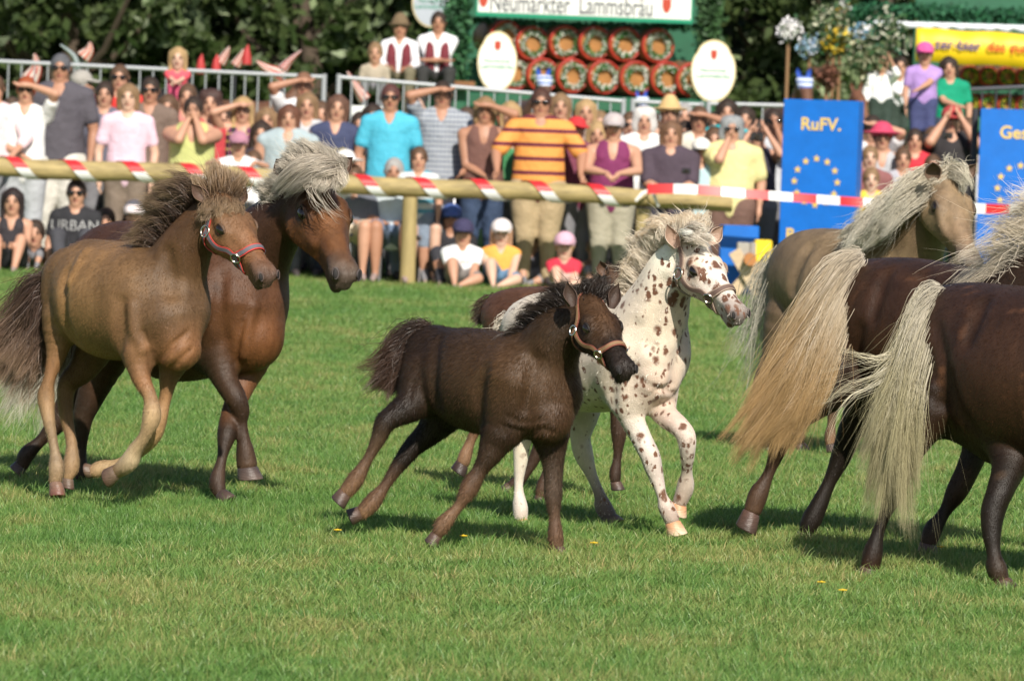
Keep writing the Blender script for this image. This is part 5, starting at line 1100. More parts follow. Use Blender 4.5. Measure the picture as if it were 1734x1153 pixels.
# ---------------------------------------------------------------- wagons, barrels, signs
DW = 62.0
M_wood = mat('barrel_oak', (.22, .095, .035), rough=.5, noise=.25, nscale=6, bump=.3, bscale=20, stretch=(6, 1, 6)); M_head = mat('barrel_head', (.36, .16, .045), rough=.55, noise=.2, nscale=12)
M_rim = mat('barrel_red', (.42, .035, .02), rough=.45); M_hoop = mat('barrel_hoop', (.06, .05, .05), rough=.4, metal=.6)
M_green = mat('garland_green', attr=True, rough=.7); M_wreath = M_green
_br = {}
def barrel(px, py, lab, rim=M_rim, r=.20, grp='flower-wreathed barrels stacked on the wagon', small=False, yellow=False):
    c = U(px, py, DW); ax = unit((-.36, .93, 0.0)); rt = empty('barrel', c, lab, 'barrel', grp); key = (r, yellow)
    if key not in _br:
        up = np.array((0, 0, 1.0)); sd = np.cross(ax, up); out = []
        def lathe(prof, n=26):
            V = []; 
            for t, q in prof:
                for j in range(n): V.append(ax * t + (sd * math.cos(2 * PI * j / n) + up * math.sin(2 * PI * j / n)) * q)
            return V, [(i * n + j, i * n + (j + 1) % n, (i + 1) * n + (j + 1) % n, (i + 1) * n + j) for i in range(len(prof) - 1) for j in range(n)]
        V, Fq = lathe([(.0, r * .95), (.1, r * 1.05), (.25, r * 1.13), (.4, r * 1.13), (.52, r * 1.05), (.62, r * .95), (.62, .001)]); out.append(('staves', new_mesh('staves', V, Fq, M_wood)))
        V, Fq = lathe([(.012, r * .87), (-.02, r * .88), (-.02, r * 1.0), (.03, r * 1.01), (.03, r * .9)]); out.append(('rim', new_mesh('rim', V, Fq, rim)))
        V, Fq = lathe([(.008, r * .88), (.008, .001)]); out.append(('barrel_head', new_mesh('barrel_head', V, Fq, M_head)))
        for t, q in ((.14, 1.085), (.48, 1.085)):
            V, Fq = lathe([(t - .02, r * q * .99), (t - .02, r * q * 1.015), (t + .02, r * q * 1.02), (t + .02, r * q * .99)]); out.append(('hoop', new_mesh('hoop', V, Fq, M_hoop)))
        q = np.random.default_rng(int(r * 1000)); V = []; C = []; n = 520
        for i in range(n):
            a = q.random() * 6.28; rr = r * (.64 + q.normal() * .075); p = (sd * math.cos(a) + up * math.sin(a)) * rr - ax * (.03 + .03 * q.random()); A = unit(q.normal(size=3)); B = unit(np.cross(A, q.normal(size=3))); fl = q.random() < (.55 if not yellow else .5); s = .016 if fl else .022
            V += [p - A * s, p + B * s * .6, p + A * s, p - B * s * .6]; C += [((.8, .78, .72) if not yellow else (.75, .55, .05)) if fl else (.03, .10 + .08 * q.random(), .02)] * 4
        out.append(('wreath', new_mesh('wreath', np.array(V), np.arange(4 * n).reshape(-1, 4), M_wreath, np.array(C), smooth=False))); _br[key] = out
    for nm, me in _br[key]:
        o = obj(nm, me, rt)
        if nm == 'wreath': o['kind'] = 'stuff'
        o.rotation_mode = 'QUATERNION'; o.rotation_quaternion = Quaternion(Vector(ax), random.random() * 6.28)
BP = [(857, 64), (901, 74), (957, 73), (1007, 74), (1058, 76), (1114, 78)]; ORD = ['first', 'second', 'third', 'fourth', 'fifth', 'sixth', 'seventh']
for i, (x, y) in enumerate(BP): barrel(x, y, 'red-rimmed oak barrel with a flower wreath, %s from the left in the upper row' % ORD[i])
for i, (x, y) in enumerate([(872, 124), (919, 128), (969, 129), (1023, 131), (1077, 133), (1129, 134), (1172, 136)]): barrel(x, y, 'red-rimmed oak barrel with a flower wreath, %s from the left in the lower row' % ORD[i])
M_wg = mat('wagon_green', (.015, .11, .055), rough=.5, noise=.15, nscale=5)
def leaves_on(name, paths, n, rad, cols, parent, seed, size=.03, frac=0.0, fcols=None, kind='stuff'):
    q = np.random.default_rng(seed); P = catmull(np.array(paths), 8); i = q.integers(0, len(P) - 1, n); t = q.random((n, 1)); c = P[i] * (1 - t) + P[i + 1] * t + q.normal(size=(n, 3)) * rad * .5
    A = q.normal(size=(n, 3)); A /= np.linalg.norm(A, axis=1, keepdims=True); B = np.cross(A, q.normal(size=(n, 3))); B /= np.linalg.norm(B, axis=1, keepdims=True); s = size * (.6 + .8 * q.random((n, 1)))
    V = np.stack([c - A * s, c + B * s * .5, c + A * s, c - B * s * .5], 1).reshape(-1, 3); cc = np.array(cols)[q.integers(0, len(cols), n)] * (.7 + .6 * q.random((n, 1)))
    if fcols is not None: m = q.random(n) < frac; cc[m] = np.array(fcols)[q.integers(0, len(fcols), m.sum())]
    o = obj(name, new_mesh(name, at_origin(V, parent) if parent else V, np.arange(4 * n).reshape(-1, 4), M_green, np.repeat(cc, 4, axis=0), smooth=False), parent); tag(o, kind=kind); return o
def wagon(xl, xr, lab, ytop_l, ytop_r, zbed, seed):
    a, b = U(xl, ytop_l, DW), U(xr, ytop_r, DW); rt = empty('beer_wagon', ((a[0] + b[0]) / 2, DW + .4, .85), lab, 'wagon'); L = b[0] - a[0]; cx = (a[0] + b[0]) / 2
    mb = MB(); mb.box((cx, DW + .45, zbed - .09), (L / 2 + .15, .7, .09), bev=.02); mb.build('bed', [M_wg], rt, smooth=False)
    mb = MB(); mb.box((cx, DW + 1.15, zbed + .75), (L / 2, .03, .78), bev=.01); mb.build('back_board', [M_wg], rt, smooth=False)
    for x in (a[0], b[0]):
        mb = MB(); mb.box((x, DW + .02, (a[2] + zbed) / 2), (.045, .045, (a[2] - zbed) / 2), bev=.01); mb.build('corner_post', [M_wg], rt, smooth=False)
    for x in (a[0] + .5, b[0] - .5):
        for y in (DW - .1, DW + 1.0):
            mb = MB(); c = np.array((x, y, 1.25)); mb.ring(c, (0, 1, 0), .38, .045, 24, 8)
            for k in range(10): t = k * 2 * PI / 10; mb.tube([c, c + (math.cos(t) * .37, 0, math.sin(t) * .37)], .018, 6)
            mb.ball(c, (.07, .08, .07), 10); mb.build('wheel', [mat('wheel_red', (.35, .04, .02))], rt)
    return rt, a, b
w1, a1, b1 = wagon(790, 1186, 'green horse-drawn beer wagon carrying two rows of barrels', 34, 46, U(980, 163, DW)[2], 1)
for i in range(1): leaves_on('garland', [a1 + (0, .1, -.0), (a1 + b1) / 2 + (0, .1, -.03), b1 + (0, .1, -.0)], 1300, .04, [(.015, .09, .04), (.03, .14, .06)], w1, 5 + i, .035)
leaves_on('garland', [a1 + (-.12, -.1, .5), a1 + (-.12, -.1, -.3), a1 + (-.1, -.1, -1.1)], 2600, .17, [(.015, .07, .025), (.03, .12, .04)], w1, 8, .04)
leaves_on('garland', [b1 + (.1, -.1, .5), b1 + (.12, -.1, -.3), b1 + (.1, -.1, -1.0)], 2400, .15, [(.03, .07, .025), (.05, .12, .04)], w1, 9, .04)
M_sw = mat('sign_white', (.80, .80, .78), rough=.4); M_sg = mat('sign_green', (.0, .26, .14), rough=.5); M_txt = mat('sign_lettering', (.10, .11, .12)); M_crest = mat('crest_red', (.45, .05, .02)); M_cream = mat('sign_cream', (.72, .60, .34))
def sign():
    d = DW - .25; A, B = U(806, 27, d), U(1172, 41, d); ax = unit(B - A); up = np.array((0, 0, 1.0)); nr = np.array((0, -1.0, 0)); up = unit(up - ax * (up @ ax)); L = np.linalg.norm(B - A); h = .52; c = (A + B) / 2 + up * h / 2
    rt = empty('brewery_sign', (c[0], c[1], .85), 'long white sign with green border and brewery lettering above the barrels', 'sign')
    R = np.stack([ax, (0, 1, 0), up], 1); mb = MB(); mb.box(c, (L / 2, .03, h / 2), R=R); mb.build('board', [M_sg], rt, smooth=False)
    mb = MB(); mb.box(c + nr * .031 , (L / 2 - .02, .003, h / 2 - .045), R=R); mb.build('face', [M_sw], rt, smooth=False)
    T = np.stack([ax, up, nr], 1); o = nr * .036
    text_obj('lettering', 'Neumarkter', .30, M_txt, rt, U(897, 8, d) + o, T, font_w=.62, bold=.004); text_obj('lettering', 'Lammsbräu', .30, M_txt, rt, U(1043, 13, d) + o, T, font_w=.62, bold=.004)
    for x, y in ((1129, 10), (819, 0)):
        q = U(x, y, d) + nr * .038; mb = MB(); V = [q + ax * u + up * v for u, v in ((-.05, .08), (.05, .08), (.05, -.02), (.03, -.07), (0, -.09), (-.03, -.07), (-.05, -.02))]; mb.add(V + [v + nr * .004 for v in V], [tuple(range(7, 14))] + [(j, (j + 1) % 7, (j + 1) % 7 + 7, j + 7) for j in range(7)]); mb.build('crest', [M_crest], rt, smooth=False)
sign()
def oval(px, py, w, h, d, lab, dim=False):
    c = U(px, py, d); rt = empty('oval_sign', (c[0], c[1], .85), lab, 'sign', 'oval brewery signs'); n = 48
    def disc(k, y0, th, nm, M_):
        V = []
        for y in (y0, y0 - th):
            for j in range(n):
                a = 2 * PI * j / n; sh = 1 - .05 * math.exp(-((abs(math.cos(a)) - .78) / .1) ** 2) * (1 if math.sin(a) > 0 else 0); V.append(c + (math.cos(a) * w * k * sh, y, math.sin(a) * h * k * sh))
        mb = MB(); mb.add(V, [tuple(range(n, 2 * n)), tuple(range(n))[::-1]] + [(j, (j + 1) % n, (j + 1) % n + n, j + n) for j in range(n)]); mb.build(nm, [M_], rt, smooth=False)
    Mw = mat('sign_dim', (.42, .46, .52), rough=.5) if dim else M_sw
    disc(1, .02, .02, 'frame', M_cream); disc(.93, -.002, .006, 'face', Mw); T = np.array([[1, 0, 0], [0, 0, -1], [0, 1, 0]], float)
    text_obj('lettering', 'Neumarkter', .062, M_sg, rt, c + (0, -.012, .01), T); text_obj('lettering', 'Lammsbräu', .085, M_sg, rt, c + (0, -.012, -.055), T)
    mb = MB(); q = c + (0, -.010, h * .52); V = [q + (u, 0, v) for u, v in ((-.035, .055), (.035, .055), (.035, -.02), (0, -.06), (-.035, -.02))]; mb.add(V + [v + (0, -.004, 0) for v in V], [tuple(range(5, 10))] + [(j, (j + 1) % 5, (j + 1) % 5 + 5, j + 5) for j in range(5)]); mb.build('crest', [M_crest], rt, smooth=False)
    mb = MB(); mb.tube([(c[0], c[1] + .04, c[2]), (c[0], c[1] + .04, .85)], .02, 8); mb.build('pole', [M_wg], rt)
oval(842, 105, .225, .345, 60.6, 'white oval brewery sign at the left end of the barrels'); oval(1208, 121, .255, .355, 60.6, 'white oval brewery sign right of the barrels, left of the trees'); oval(730, 4, .225, .30, 63, 'bluish grey oval sign above the man with folded arms', True)
# right wagon
w2, a2, b2 = wagon(1560, 1900, 'beer wagon with a yellow banner and red-ringed barrels at the right edge', 50, 62, U(1700, 200, DW)[2], 2)
def banner():
    d = DW - .55; rt = empty('yellow_banner', (U(1640, 80, d)[0], d, .85), 'yellow banner with violet and red lettering on the right wagon', 'banner'); A, B = U(1552, 48, d), U(1800, 62, d); n = 30; V = []
    for i in range(n):
        t = i / (n - 1); p = A * (1 - t) + B * t
        for k, z in enumerate((0, -.20, -.385)): V.append(p + (0, .012 * math.sin(i * .9 + k), z + .008 * math.sin(i * .5)))
    Fq = [(i * 3 + k, (i + 1) * 3 + k, (i + 1) * 3 + k + 1, i * 3 + k + 1) for i in range(n - 1) for k in range(2)]
    me = new_mesh('cloth', at_origin(np.array(V), rt), Fq, mat('banner_yellow', (.80, .55, .01), rough=.5)); o = obj('cloth', me, rt); o.modifiers.new('thick', 'SOLIDIFY').thickness = .004
    ax = unit(B - A); T = np.stack([ax, unit(np.cross((0, -1, 0), ax)), (0, -1, 0)], 1); T[:, 1] = unit(np.cross(T[:, 2], T[:, 0]))
    text_obj('lettering', 'zer-bier', .165, mat('violet', (.10, .06, .20)), rt, U(1622, 77, d - .05), T, bold=.003); text_obj('lettering', 'das gute', .165, mat('letter_red', (.62, .10, .01)), rt, U(1712, 81, d - .05), T, bold=.003)
banner()
for k in range(2):
    for i in range(6):
        x = 1642 + i * 31; barrel(x, (128, 176)[k] + i, 'red-ringed barrel with yellow flowers, %s from the left in the %s row under the banner' % (ORD[i], ('upper', 'lower')[k]), r=.115, grp='small barrels on the right wagon', yellow=True)
leaves_on('garland', [U(1405, 26, 61.5), U(1480, 22, 61.7), U(1600, 24, 61.8), U(1760, 30, 61.8), U(1850, 34, 61.8)], 5000, .09, [(.01, .07, .03), (.02, .12, .05)], w2, 12, .035)
def fringe():
    rt = empty('white_fringe', (U(1600, 50, 61.6)[0], 61.6, .85), 'white and pale blue scalloped cloth fringe under the garland', 'fringe'); n = 60; V = []
    A, B = U(1480, 40, 61.6), U(1800, 50, 61.6)
    for i in range(n):
        t = i / (n - 1); p = A * (1 - t) + B * t; V += [p + (0, .02 * math.sin(i * 1.3), .03), p + (0, .03 * math.sin(i * 1.3 + 1), -.03 - .02 * abs(math.sin(i * .5)))]
    o = obj('cloth', new_mesh('cloth', at_origin(np.array(V), rt), [(2 * i, 2 * i + 1, 2 * i + 3, 2 * i + 2) for i in range(n - 1)], mat('fringe_white', (.72, .76, .82))), rt); o.modifiers.new('thick', 'SOLIDIFY').thickness = .006
fringe()
def bouquet(px, py, rad, lab, f, n=700, gr=((.03, .09, .03), (.10, .14, .06)), d=60, frac=.45):
    c = U(px, py, d); rt = empty('flower_bouquet', (c[0], c[1], .85), lab, 'bouquet', 'flowers and ribbons on a pole between the wagons'); leaves_on('blossoms', [c - (rad * .3, 0, 0), c, c + (rad * .3, 0, rad * .2)], n, rad, gr, rt, int(px), .035, frac, f)
    mb = MB(); mb.tube([(c[0], c[1] + .05, .8), (c[0], c[1] + .05, c[2])], .02, 8); mb.build('pole', [mat('pole_brown', (.25, .14, .07))], rt)
bouquet(1412, 68, .16, 'bouquet of yellow blossoms on a brown pole', [(.75, .52, .03), (.6, .4, .03)]); bouquet(1405, 42, .2, 'green and cream leaf bouquet above the yellow blossoms', [(.5, .5, .36)], frac=.25); bouquet(1425, 18, .07, 'small orange and white blossom at the top of the pole', [(.75, .45, .05), (.7, .7, .7)], n=260)
bouquet(1336, 52, .10, 'white paper rosette hanging in the leaves', [(.8, .78, .8)], n=300, frac=.8); bouquet(1372, 78, .10, 'pale blue ribbon rosette beside the yellow blossoms', [(.35, .55, .8), (.7, .75, .85)], n=300, frac=.85); bouquet(1462, 58, .10, 'white and blue ribbon rosette right of the yellow blossoms', [(.8, .8, .85), (.2, .45, .7)], n=300, frac=.85)
bouquet(1470, 92, .22, 'cream and green leaf bouquet above the man in white', [(.45, .45, .3)], n=900, frac=.35)
bouquet(1500, 60, .2, 'bouquet of blossoms with a dark green bow left of the yellow banner', [(.02, .1, .05), (.5, .5, .4)], n=800, frac=.5); bouquet(1400, 130, .12, 'reddish brown bunch of foliage at the foot of the pole', [(.2, .08, .05)], n=500, gr=((.12, .05, .03), (.06, .03, .02)), frac=.4)
# striped pennants of the harness
def pennant(P, w, lab, c2=(.70, .62, .55), c1=(.50, .05, .03)):
    d = 54.0; pts = catmull([U(x, y, d) for x, y in P], 8); rt = empty('striped_pennant', (*pts[0][:2], .8), lab, 'pennant', 'striped pennants standing up behind the barrier'); n = len(pts); T = np.gradient(pts, axis=0); V = []; C = []; m = 13
    for i in range(n):
        t = i / (n - 1); sd = unit(np.cross(T[i], (0, 1, 0))); ww = w * (1.05 * (1 - t) ** .75 + .04)
        for j in range(m):
            u = -1 + 2 * j / (m - 1); V.append(pts[i] + sd * u * ww + np.array((0, .05 * u * u, 0))); C.append(c1 if (j // 2) % 2 == 0 else c2)
    o = obj('cloth', new_mesh('cloth', at_origin(np.array(V), rt), [(i * m + j, i * m + j + 1, (i + 1) * m + j + 1, (i + 1) * m + j) for i in range(n - 1) for j in range(m - 1)], M_ear, np.array(C)), rt); o.modifiers.new('thick', 'SOLIDIFY').thickness = .006
    mb = MB(); mb.tube([pts[0] + (0, .02, 0), pts[0] + (0, .05, -.5)], .012, 6); mb.build('stick', [M_dk], rt)
pennant([(50, 136), (60, 116), (58, 92)], .085, 'red and cream striped pennant left of the man in the dark grey polo'); pennant([(140, 98), (150, 86), (152, 72)], .07, 'orange-red striped pennant right of the man in the dark grey polo', c1=(.6, .08, .03))
pennant([(132, 118), (124, 95), (102, 76)], .03, 'curved pale grey pennant behind the grey-haired head', c1=(.3, .36, .36), c2=(.34, .4, .4)); pennant([(372, 108), (382, 92), (388, 80)], .05, 'white and red pennant, first right of the girl in pink')
pennant([(398, 112), (408, 96), (412, 84)], .05, 'pinkish striped pennant, second right of the girl in pink'); pennant([(480, 130), (452, 118), (434, 104)], .075, 'wide red and white striped pennant leaning left behind the crowd')
pennant([(478, 118), (490, 104), (510, 86)], .05, 'striped pennant with a blue edge leaning right', c2=(.6, .5, .48)); pennant([(618, 170), (604, 150), (588, 122)], .06, 'red and white striped pennant left of the woman in turquoise', c1=(.5, .08, .06))
for x, y, l in ((340, 112, 'small red pointed hood, left of the two at the barrier'), (366, 112, 'small red pointed hood below the white pennant'), (418, 96, 'bright red pointed hood beside the pinkish pennant')):
    c = U(x, y, 54); mb = MB(); mb.tube([c - (0, 0, .08), c, c + (0, 0, .06), c + (.01, 0, .12)], [.05, .045, .03, .006], 12); mb.build('red_hood', [mat('hood_red', (.42, .03, .03))]); tag(bpy.data.objects[-1] if False else COL.objects[-1], l, 'hood', 'red pointed hoods behind the barrier')
# draught horses behind the barrier, only backs and heads clear
def draught(px, py, d, col, lab, yaw=0, bonnet=None, s=1.0, blue=False):
    z0 = zg(d); top = U(px, py, d); rt = empty('draught_horse', (top[0], top[1], z0), lab, 'horse', 'draught horses waiting behind the barrier', rz=yaw); H = (top[2] - z0) / 1.9 * s; k = H
    c = [Chain([(-.75 * k, 0, 1.15 * k, .30 * k), (-.2 * k, 0, 1.12 * k, .33 * k), (.45 * k, 0, 1.15 * k, .30 * k)], .06, [col], up=4), Chain([(.5 * k, 0, 1.25 * k, .24 * k), (.75 * k, 0, 1.5 * k, .16 * k), (.9 * k, 0, 1.72 * k, .12 * k)], .08, [col], up=4),
         Chain([(.9 * k, 0, 1.76 * k, .10 * k), (1.05 * k, 0, 1.66 * k, .11 * k), (1.28 * k, 0, 1.38 * k, .075 * k), (1.34 * k, 0, 1.30 * k, .07 * k)], .03, [col], up=4)]
    for x in (-.75, .5):
        for y in (-.16, .16): c.append(Chain([(x * k, y * k, 1.0 * k, .15 * k), (x * k, y * k, .5 * k, .075 * k), (x * k, y * k, .25 * k, .06 * k), (x * k, y * k, .05 * k, .09 * k)], .05, [col]))
    V, Fq = surface(c, .03 * k); obj('body', new_mesh('body', V, Fq, M_coat, sdf_cols(c, V)), rt)
    for sg in (-1, 1):
        me = ear_mesh(np.array((.88 * k, sg * .06 * k, 1.82 * k)), np.array((.86 * k, sg * .11 * k, 2.0 * k)), (1, 0, .2), .035 * k, (.03, .1, .5) if blue else col, (.02, .08, .45) if blue else col); obj('ear', new_mesh('ear', me[0], me[1], M_ear, me[2]), rt)
    if blue:
        b = [Chain([(.95 * k, -.08 * k, 1.80 * k, .06 * k), (.95 * k, .08 * k, 1.80 * k, .06 * k)], .02, [(.6, .65, .8)]), Chain([(1.0 * k, 0, 1.72 * k, .125 * k), (1.08 * k, 0, 1.64 * k, .10 * k)], .03, [(.55, .6, .75)])]
        V, Fq = surface(b, .02 * k); obj('bonnet', new_mesh('bonnet', V, Fq, stripes('bonnet_stripes', (.65, .7, .82), (.10, .18, .5), .05, .45), None), rt)
# ---------------------------------------------------------------- people
def stripes(name, c1, c2, per, duty, axis=2, c3=None):
    if name in MATS: return MATS[name]
    M = mat(name, c1, rough=.8, bump=.9, bscale=8, bdist=.035); N = M.node_tree.nodes; L = M.node_tree.links; B = N['Principled BSDF']
    tc = N.new('ShaderNodeTexCoord'); sp = N.new('ShaderNodeSeparateXYZ'); L.new(tc.outputs['Object'], sp.inputs[0])
    def band_(ax, per, duty):
        a = N.new('ShaderNodeMath'); a.operation = 'MULTIPLY'; a.inputs[1].default_value = 1 / per; L.new(sp.outputs[ax], a.inputs[0]); b = N.new('ShaderNodeMath'); b.operation = 'FRACT'; L.new(a.outputs[0], b.inputs[0])
        c = N.new('ShaderNodeMath'); c.operation = 'LESS_THAN'; c.inputs[1].default_value = duty; L.new(b.outputs[0], c.inputs[0]); return c.outputs[0]
    m = N.new('ShaderNodeMixRGB'); m.inputs[1].default_value = (*c1, 1); m.inputs[2].default_value = (*c2, 1); L.new(band_(axis, per, duty), m.inputs[0]); out = m.outputs[0]
    if c3:
        m2 = N.new('ShaderNodeMixRGB'); m2.inputs[2].default_value = (*c3, 1); L.new(out, m2.inputs[1]); q = N.new('ShaderNodeMath'); q.operation = 'MULTIPLY'; q.inputs[1].default_value = .6; L.new(band_(0, per * .8, duty), q.inputs[0]); L.new(q.outputs[0], m2.inputs[0]); out = m2.outputs[0]
    L.new(out, B.inputs['Base Color']); return M
def cloth(c): return mat('cloth_%02x%02x%02x' % tuple(int(min(v, .99) * 255) for v in c), c, rough=.85, noise=.14, nscale=7, bump=.9, bscale=8, bdist=.035)
def skinm(c): return mat('skin_%02x%02x' % (int(c[0] * 255), int(c[2] * 255)), c, rough=.5, noise=.06, nscale=14, spec=.4)
SK = (.50, .27, .18); TAN = (.40, .20, .125); PALE = (.60, .38, .28)
M_lens = mat('sunglass_lens', (.01, .01, .012), rough=.1); M_lip = mat('lips', (.34, .10, .08)); M_eyed = mat('human_eye', (.03, .02, .015), rough=.2); M_shoe = mat('shoe', (.05, .04, .04)); M_camb = mat('camera_black', (.02, .02, .022), rough=.35)
def ik(sh, tgt, l1, l2, pole):
    v = tgt - sh; D = np.linalg.norm(v); D2 = min(D, (l1 + l2) * .995); a = unit(v); x = (l1 * l1 - l2 * l2 + D2 * D2) / (2 * D2); hgt = math.sqrt(max(l1 * l1 - x * x, 0)); p = np.asarray(pole, float); p = unit(p - a * (p @ a)); return sh + a * x + p * hgt, sh + a * D2
GP = 'spectators crowding behind the log rail'
def person(px, pt, d, lab, top='tee', tc=(.5, .5, .5), tm=None, leg='trousers', lc=(.2, .2, .22), hair='short', hc=(.08, .05, .035), sk=SK, arms=('down', 'down'), glasses=False, hat=None, hatc=(.7, .7, .7), yaw=0.0, fat=1.0,
           sit=None, hs=.235, child=False, z0=None, group=GP, sleeve=.62, held=None, tilt=0.0, text=None, seat=.45, cat=None, leanx=0.0, tone=None, dx=0):
    top_p = U(px, pt, d); g = zg(d) if z0 is None else z0
    if child: hs = .205 if not sit else .225
    if hat: top_p[2] -= .02
    if sit == 'chair': hipz = seat; Hf = (top_p[2] - g - hipz) / .485
    elif sit == 'floor': hipz = .13; Hf = (top_p[2] - g - hipz) / .485
    else: Hf = top_p[2] - g; hipz = None
    k = Hf / 1.72; H = top_p[2] - g; fat *= 1.10 if not child else (1.4 if sit else 1.12); bk = k * fat; hs *= 1.05
    if sit is None: hipz = .50 * Hf
    rt = empty('person', (top_p[0], top_p[1], g), lab, cat or ('child' if child else 'person'), group, rz=yaw)
    ch = hs + (0 if not child else 0); sc = hs / .235; hz = H - .118 * sc; chin = H - ch
    shz = chin - .052 * k; sw = .165 * bk ** .9 if sit != 'x' else .15; A = np.array
    skin = []
    head = [Chain([(0, .005, hz + .005, .080 * sc)], .02, [sk], sq=(.93, 1.12, 1.28)), Chain([(0, -.03 * sc, hz - .06 * sc, .055 * sc), (0, -.045 * sc, hz - .085 * sc, .038 * sc)], .03, [sk]),
            Chain([(0, -.088 * sc, hz + .0 * sc, .010 * sc), (0, -.110 * sc, hz - .030 * sc, .014 * sc)], .012, [sk])]
    for s in (-1, 1): head.append(Chain([(s * .077 * sc, .01, hz + .01 * sc, .016 * sc), (s * .077 * sc, .008, hz - .02 * sc, .011 * sc)], .01, [sk]))
    if tilt:
        c_, s_ = math.cos(tilt), math.sin(tilt); Rt = A([[c_, 0, s_], [0, 1, 0], [-s_, 0, c_]]); pv = A((0, 0, chin))
        for c in head: c.n[:, :3] = (c.n[:, :3] - pv) @ Rt.T + pv
    ft = lambda v: ((A(v) - A((0, 0, chin))) @ Rt.T + A((0, 0, chin))) if tilt else A(v, float)
    neck = [Chain([(0, .015, chin + .03 * k, .055 * sc), (0, .02, shz - .02, .068 * bk)], .03, [sk])]
    wz = hipz + (shz - hipz) * .42; torso = [Chain([(0, 0.01, shz - .10 * k, .135 * bk), (0, 0, wz + .05 * k, .128 * bk * (1 + .12 * (fat - 1))), (0, 0, hipz + .02, .145 * bk)], .04, [sk], sq=(1.15, .78, 1), up=3),
                                            Chain([(-sw, .01, shz - .045 * k, .050 * bk), (-.05 * k, .01, shz - .015 * k, .062 * bk), (.05 * k, .01, shz - .015 * k, .062 * bk), (sw, .01, shz - .045 * k, .050 * bk)], .04, [sk])]
    armc = []; hands = []; l1, l2 = .285 * k, .245 * k; W = {}
    for s, pose in zip((-1, 1), arms):
        sh = A((s * (sw + .01), .01, shz - .05 * k)); pole = (s * .5, .3, -.6); hd = None
        P = {'down': (s * (sw + .07 * k), -.05, shz - .56 * k), 'rail': (s * .22 * k, -.33, 1.03), 'railin': (s * .05, -.33, 1.04), 'railwide': (s * .36 * k, -.30, 1.02), 'shade': (s * .045, -.125 * sc, hz + .045 * sc), 'mouth': (s * .03, -.125 * sc, hz - .07 * sc), 'cam': (s * .085, -.20, hz + .0),
             'cross': (-s * .10 * k, -.20 * fat, shz - .30 * k), 'hold': (s * .07, -.30 * k, shz - .36 * k), 'waist': (-s * .02, -.17 * fat, shz - .42 * k), 'knee': (s * .10 * k, -.40 * k, .34 * k), 'lap': (s * .08, -.26 * k, hipz + .14 * k), 'ground': (s * .12 * k, -.42 * k, .10 * k), 'panel': (s * .30, -.15, hz - .06), 'chairlap': (s * .12 * k, -.30 * k, hipz + .12 * k), 'grip': (s * .26, -.2, 1.9 - 1.0 + .2)}[pose]
        tg = A(P, float)
        if pose in ('shade',): pole = (s * .9, -.25, -.15)
        if pose == 'railwide': pole = (s * .6, .2, -.2)
        if pose in ('cam', 'mouth'): pole = (s * .5, -.1, -.8)
        if pose in ('railin', 'rail'): pole = (s * .9, .2, -.2)
        el, wr = ik(sh, tg, l1, l2, pole); W[s] = (sh, el, wr)
        armc.append(Chain([(*sh, .050 * bk), (*((sh + el) / 2), .047 * bk), (*el, .037 * bk ** .8)], .025, [sk])); armc.append(Chain([(*el, .037 * bk ** .8), (*(el * .65 + wr * .35), .036 * bk ** .8), (*wr, .024 * k)], .012, [sk]))
        hdir = unit(wr - el)
        if pose in ('shade',): hdir = unit(A((-s, -.08, .02)))
        if pose in ('rail', 'railin', 'railwide'): hdir = unit(A((-s * .3 if pose != 'railwide' else s * .2, -.6, -.45)))
        if pose == 'mouth': hdir = unit(A((-s * .4, -.05, .9)))
        pn = unit(np.cross(hdir, (0.15, 1, .3))) if abs(hdir[1]) < .8 else A((1.0, 0, 0)); hk = .85 * k + .12
        palm = wr + hdir * .045 * hk; armc.append(Chain([(*wr, .022 * hk), (*palm, .030 * hk), (*(wr + hdir * .08 * hk), .026 * hk)], .012, [sk]))
        hands.append((wr + hdir * .085 * hk, hdir, pn, hk, s))
    legs = []; LG = {}
    for s in (-1, 1):
        hp = A((s * .085 * bk, .0, hipz - .02))
        if sit is None: kn = A((s * .10 * k, -.02, .27 * Hf)); an = A((s * .105 * k, .02, .05 * Hf)); toe = an + (s * .03, -.14 * k, -.055 * k)
        elif sit == 'chair': kn = A((s * .17 * k, -.43 * k, hipz + .05)); an = A((s * .16 * k, -.46 * k, .09)); toe = an + (s * .02, -.13, -.05)
        else: kn = A((s * .15 * k, -.36 * k, .40 * k)) if (sit == 'floor' and s < 0 or child is False) else A((s * .26 * k, -.33 * k, .16 * k)); an = A((s * .10 * k, -.60 * k, .06 * k)) if kn[2] > .3 * k else A((s * -.02 * k, -.48 * k, .05 * k)); toe = an + (0, -.11 * k, -.02)
        legs += [Chain([(*hp, .095 * bk), (*((hp + kn) / 2), .080 * bk), (*kn, .056 * bk ** .7)], .03, [sk]), Chain([(*kn, .056 * bk ** .7), (*(kn * .65 + an * .35), .055 * bk ** .7), (*an, .036 * k)], .015, [sk])]; LG[s] = (hp, kn, an, toe)
        legs.append(Chain([(*an, .036 * k), (*(an + A((0, .03, -.02)) * k), .034 * k), (*toe, .026 * k)], .015, [sk]))
    allc = head + neck + torso + armc + legs
    V, Fq = surface(allc, .016); V = list(V); mb = MB(); mb.n = 0
    fb = MB()
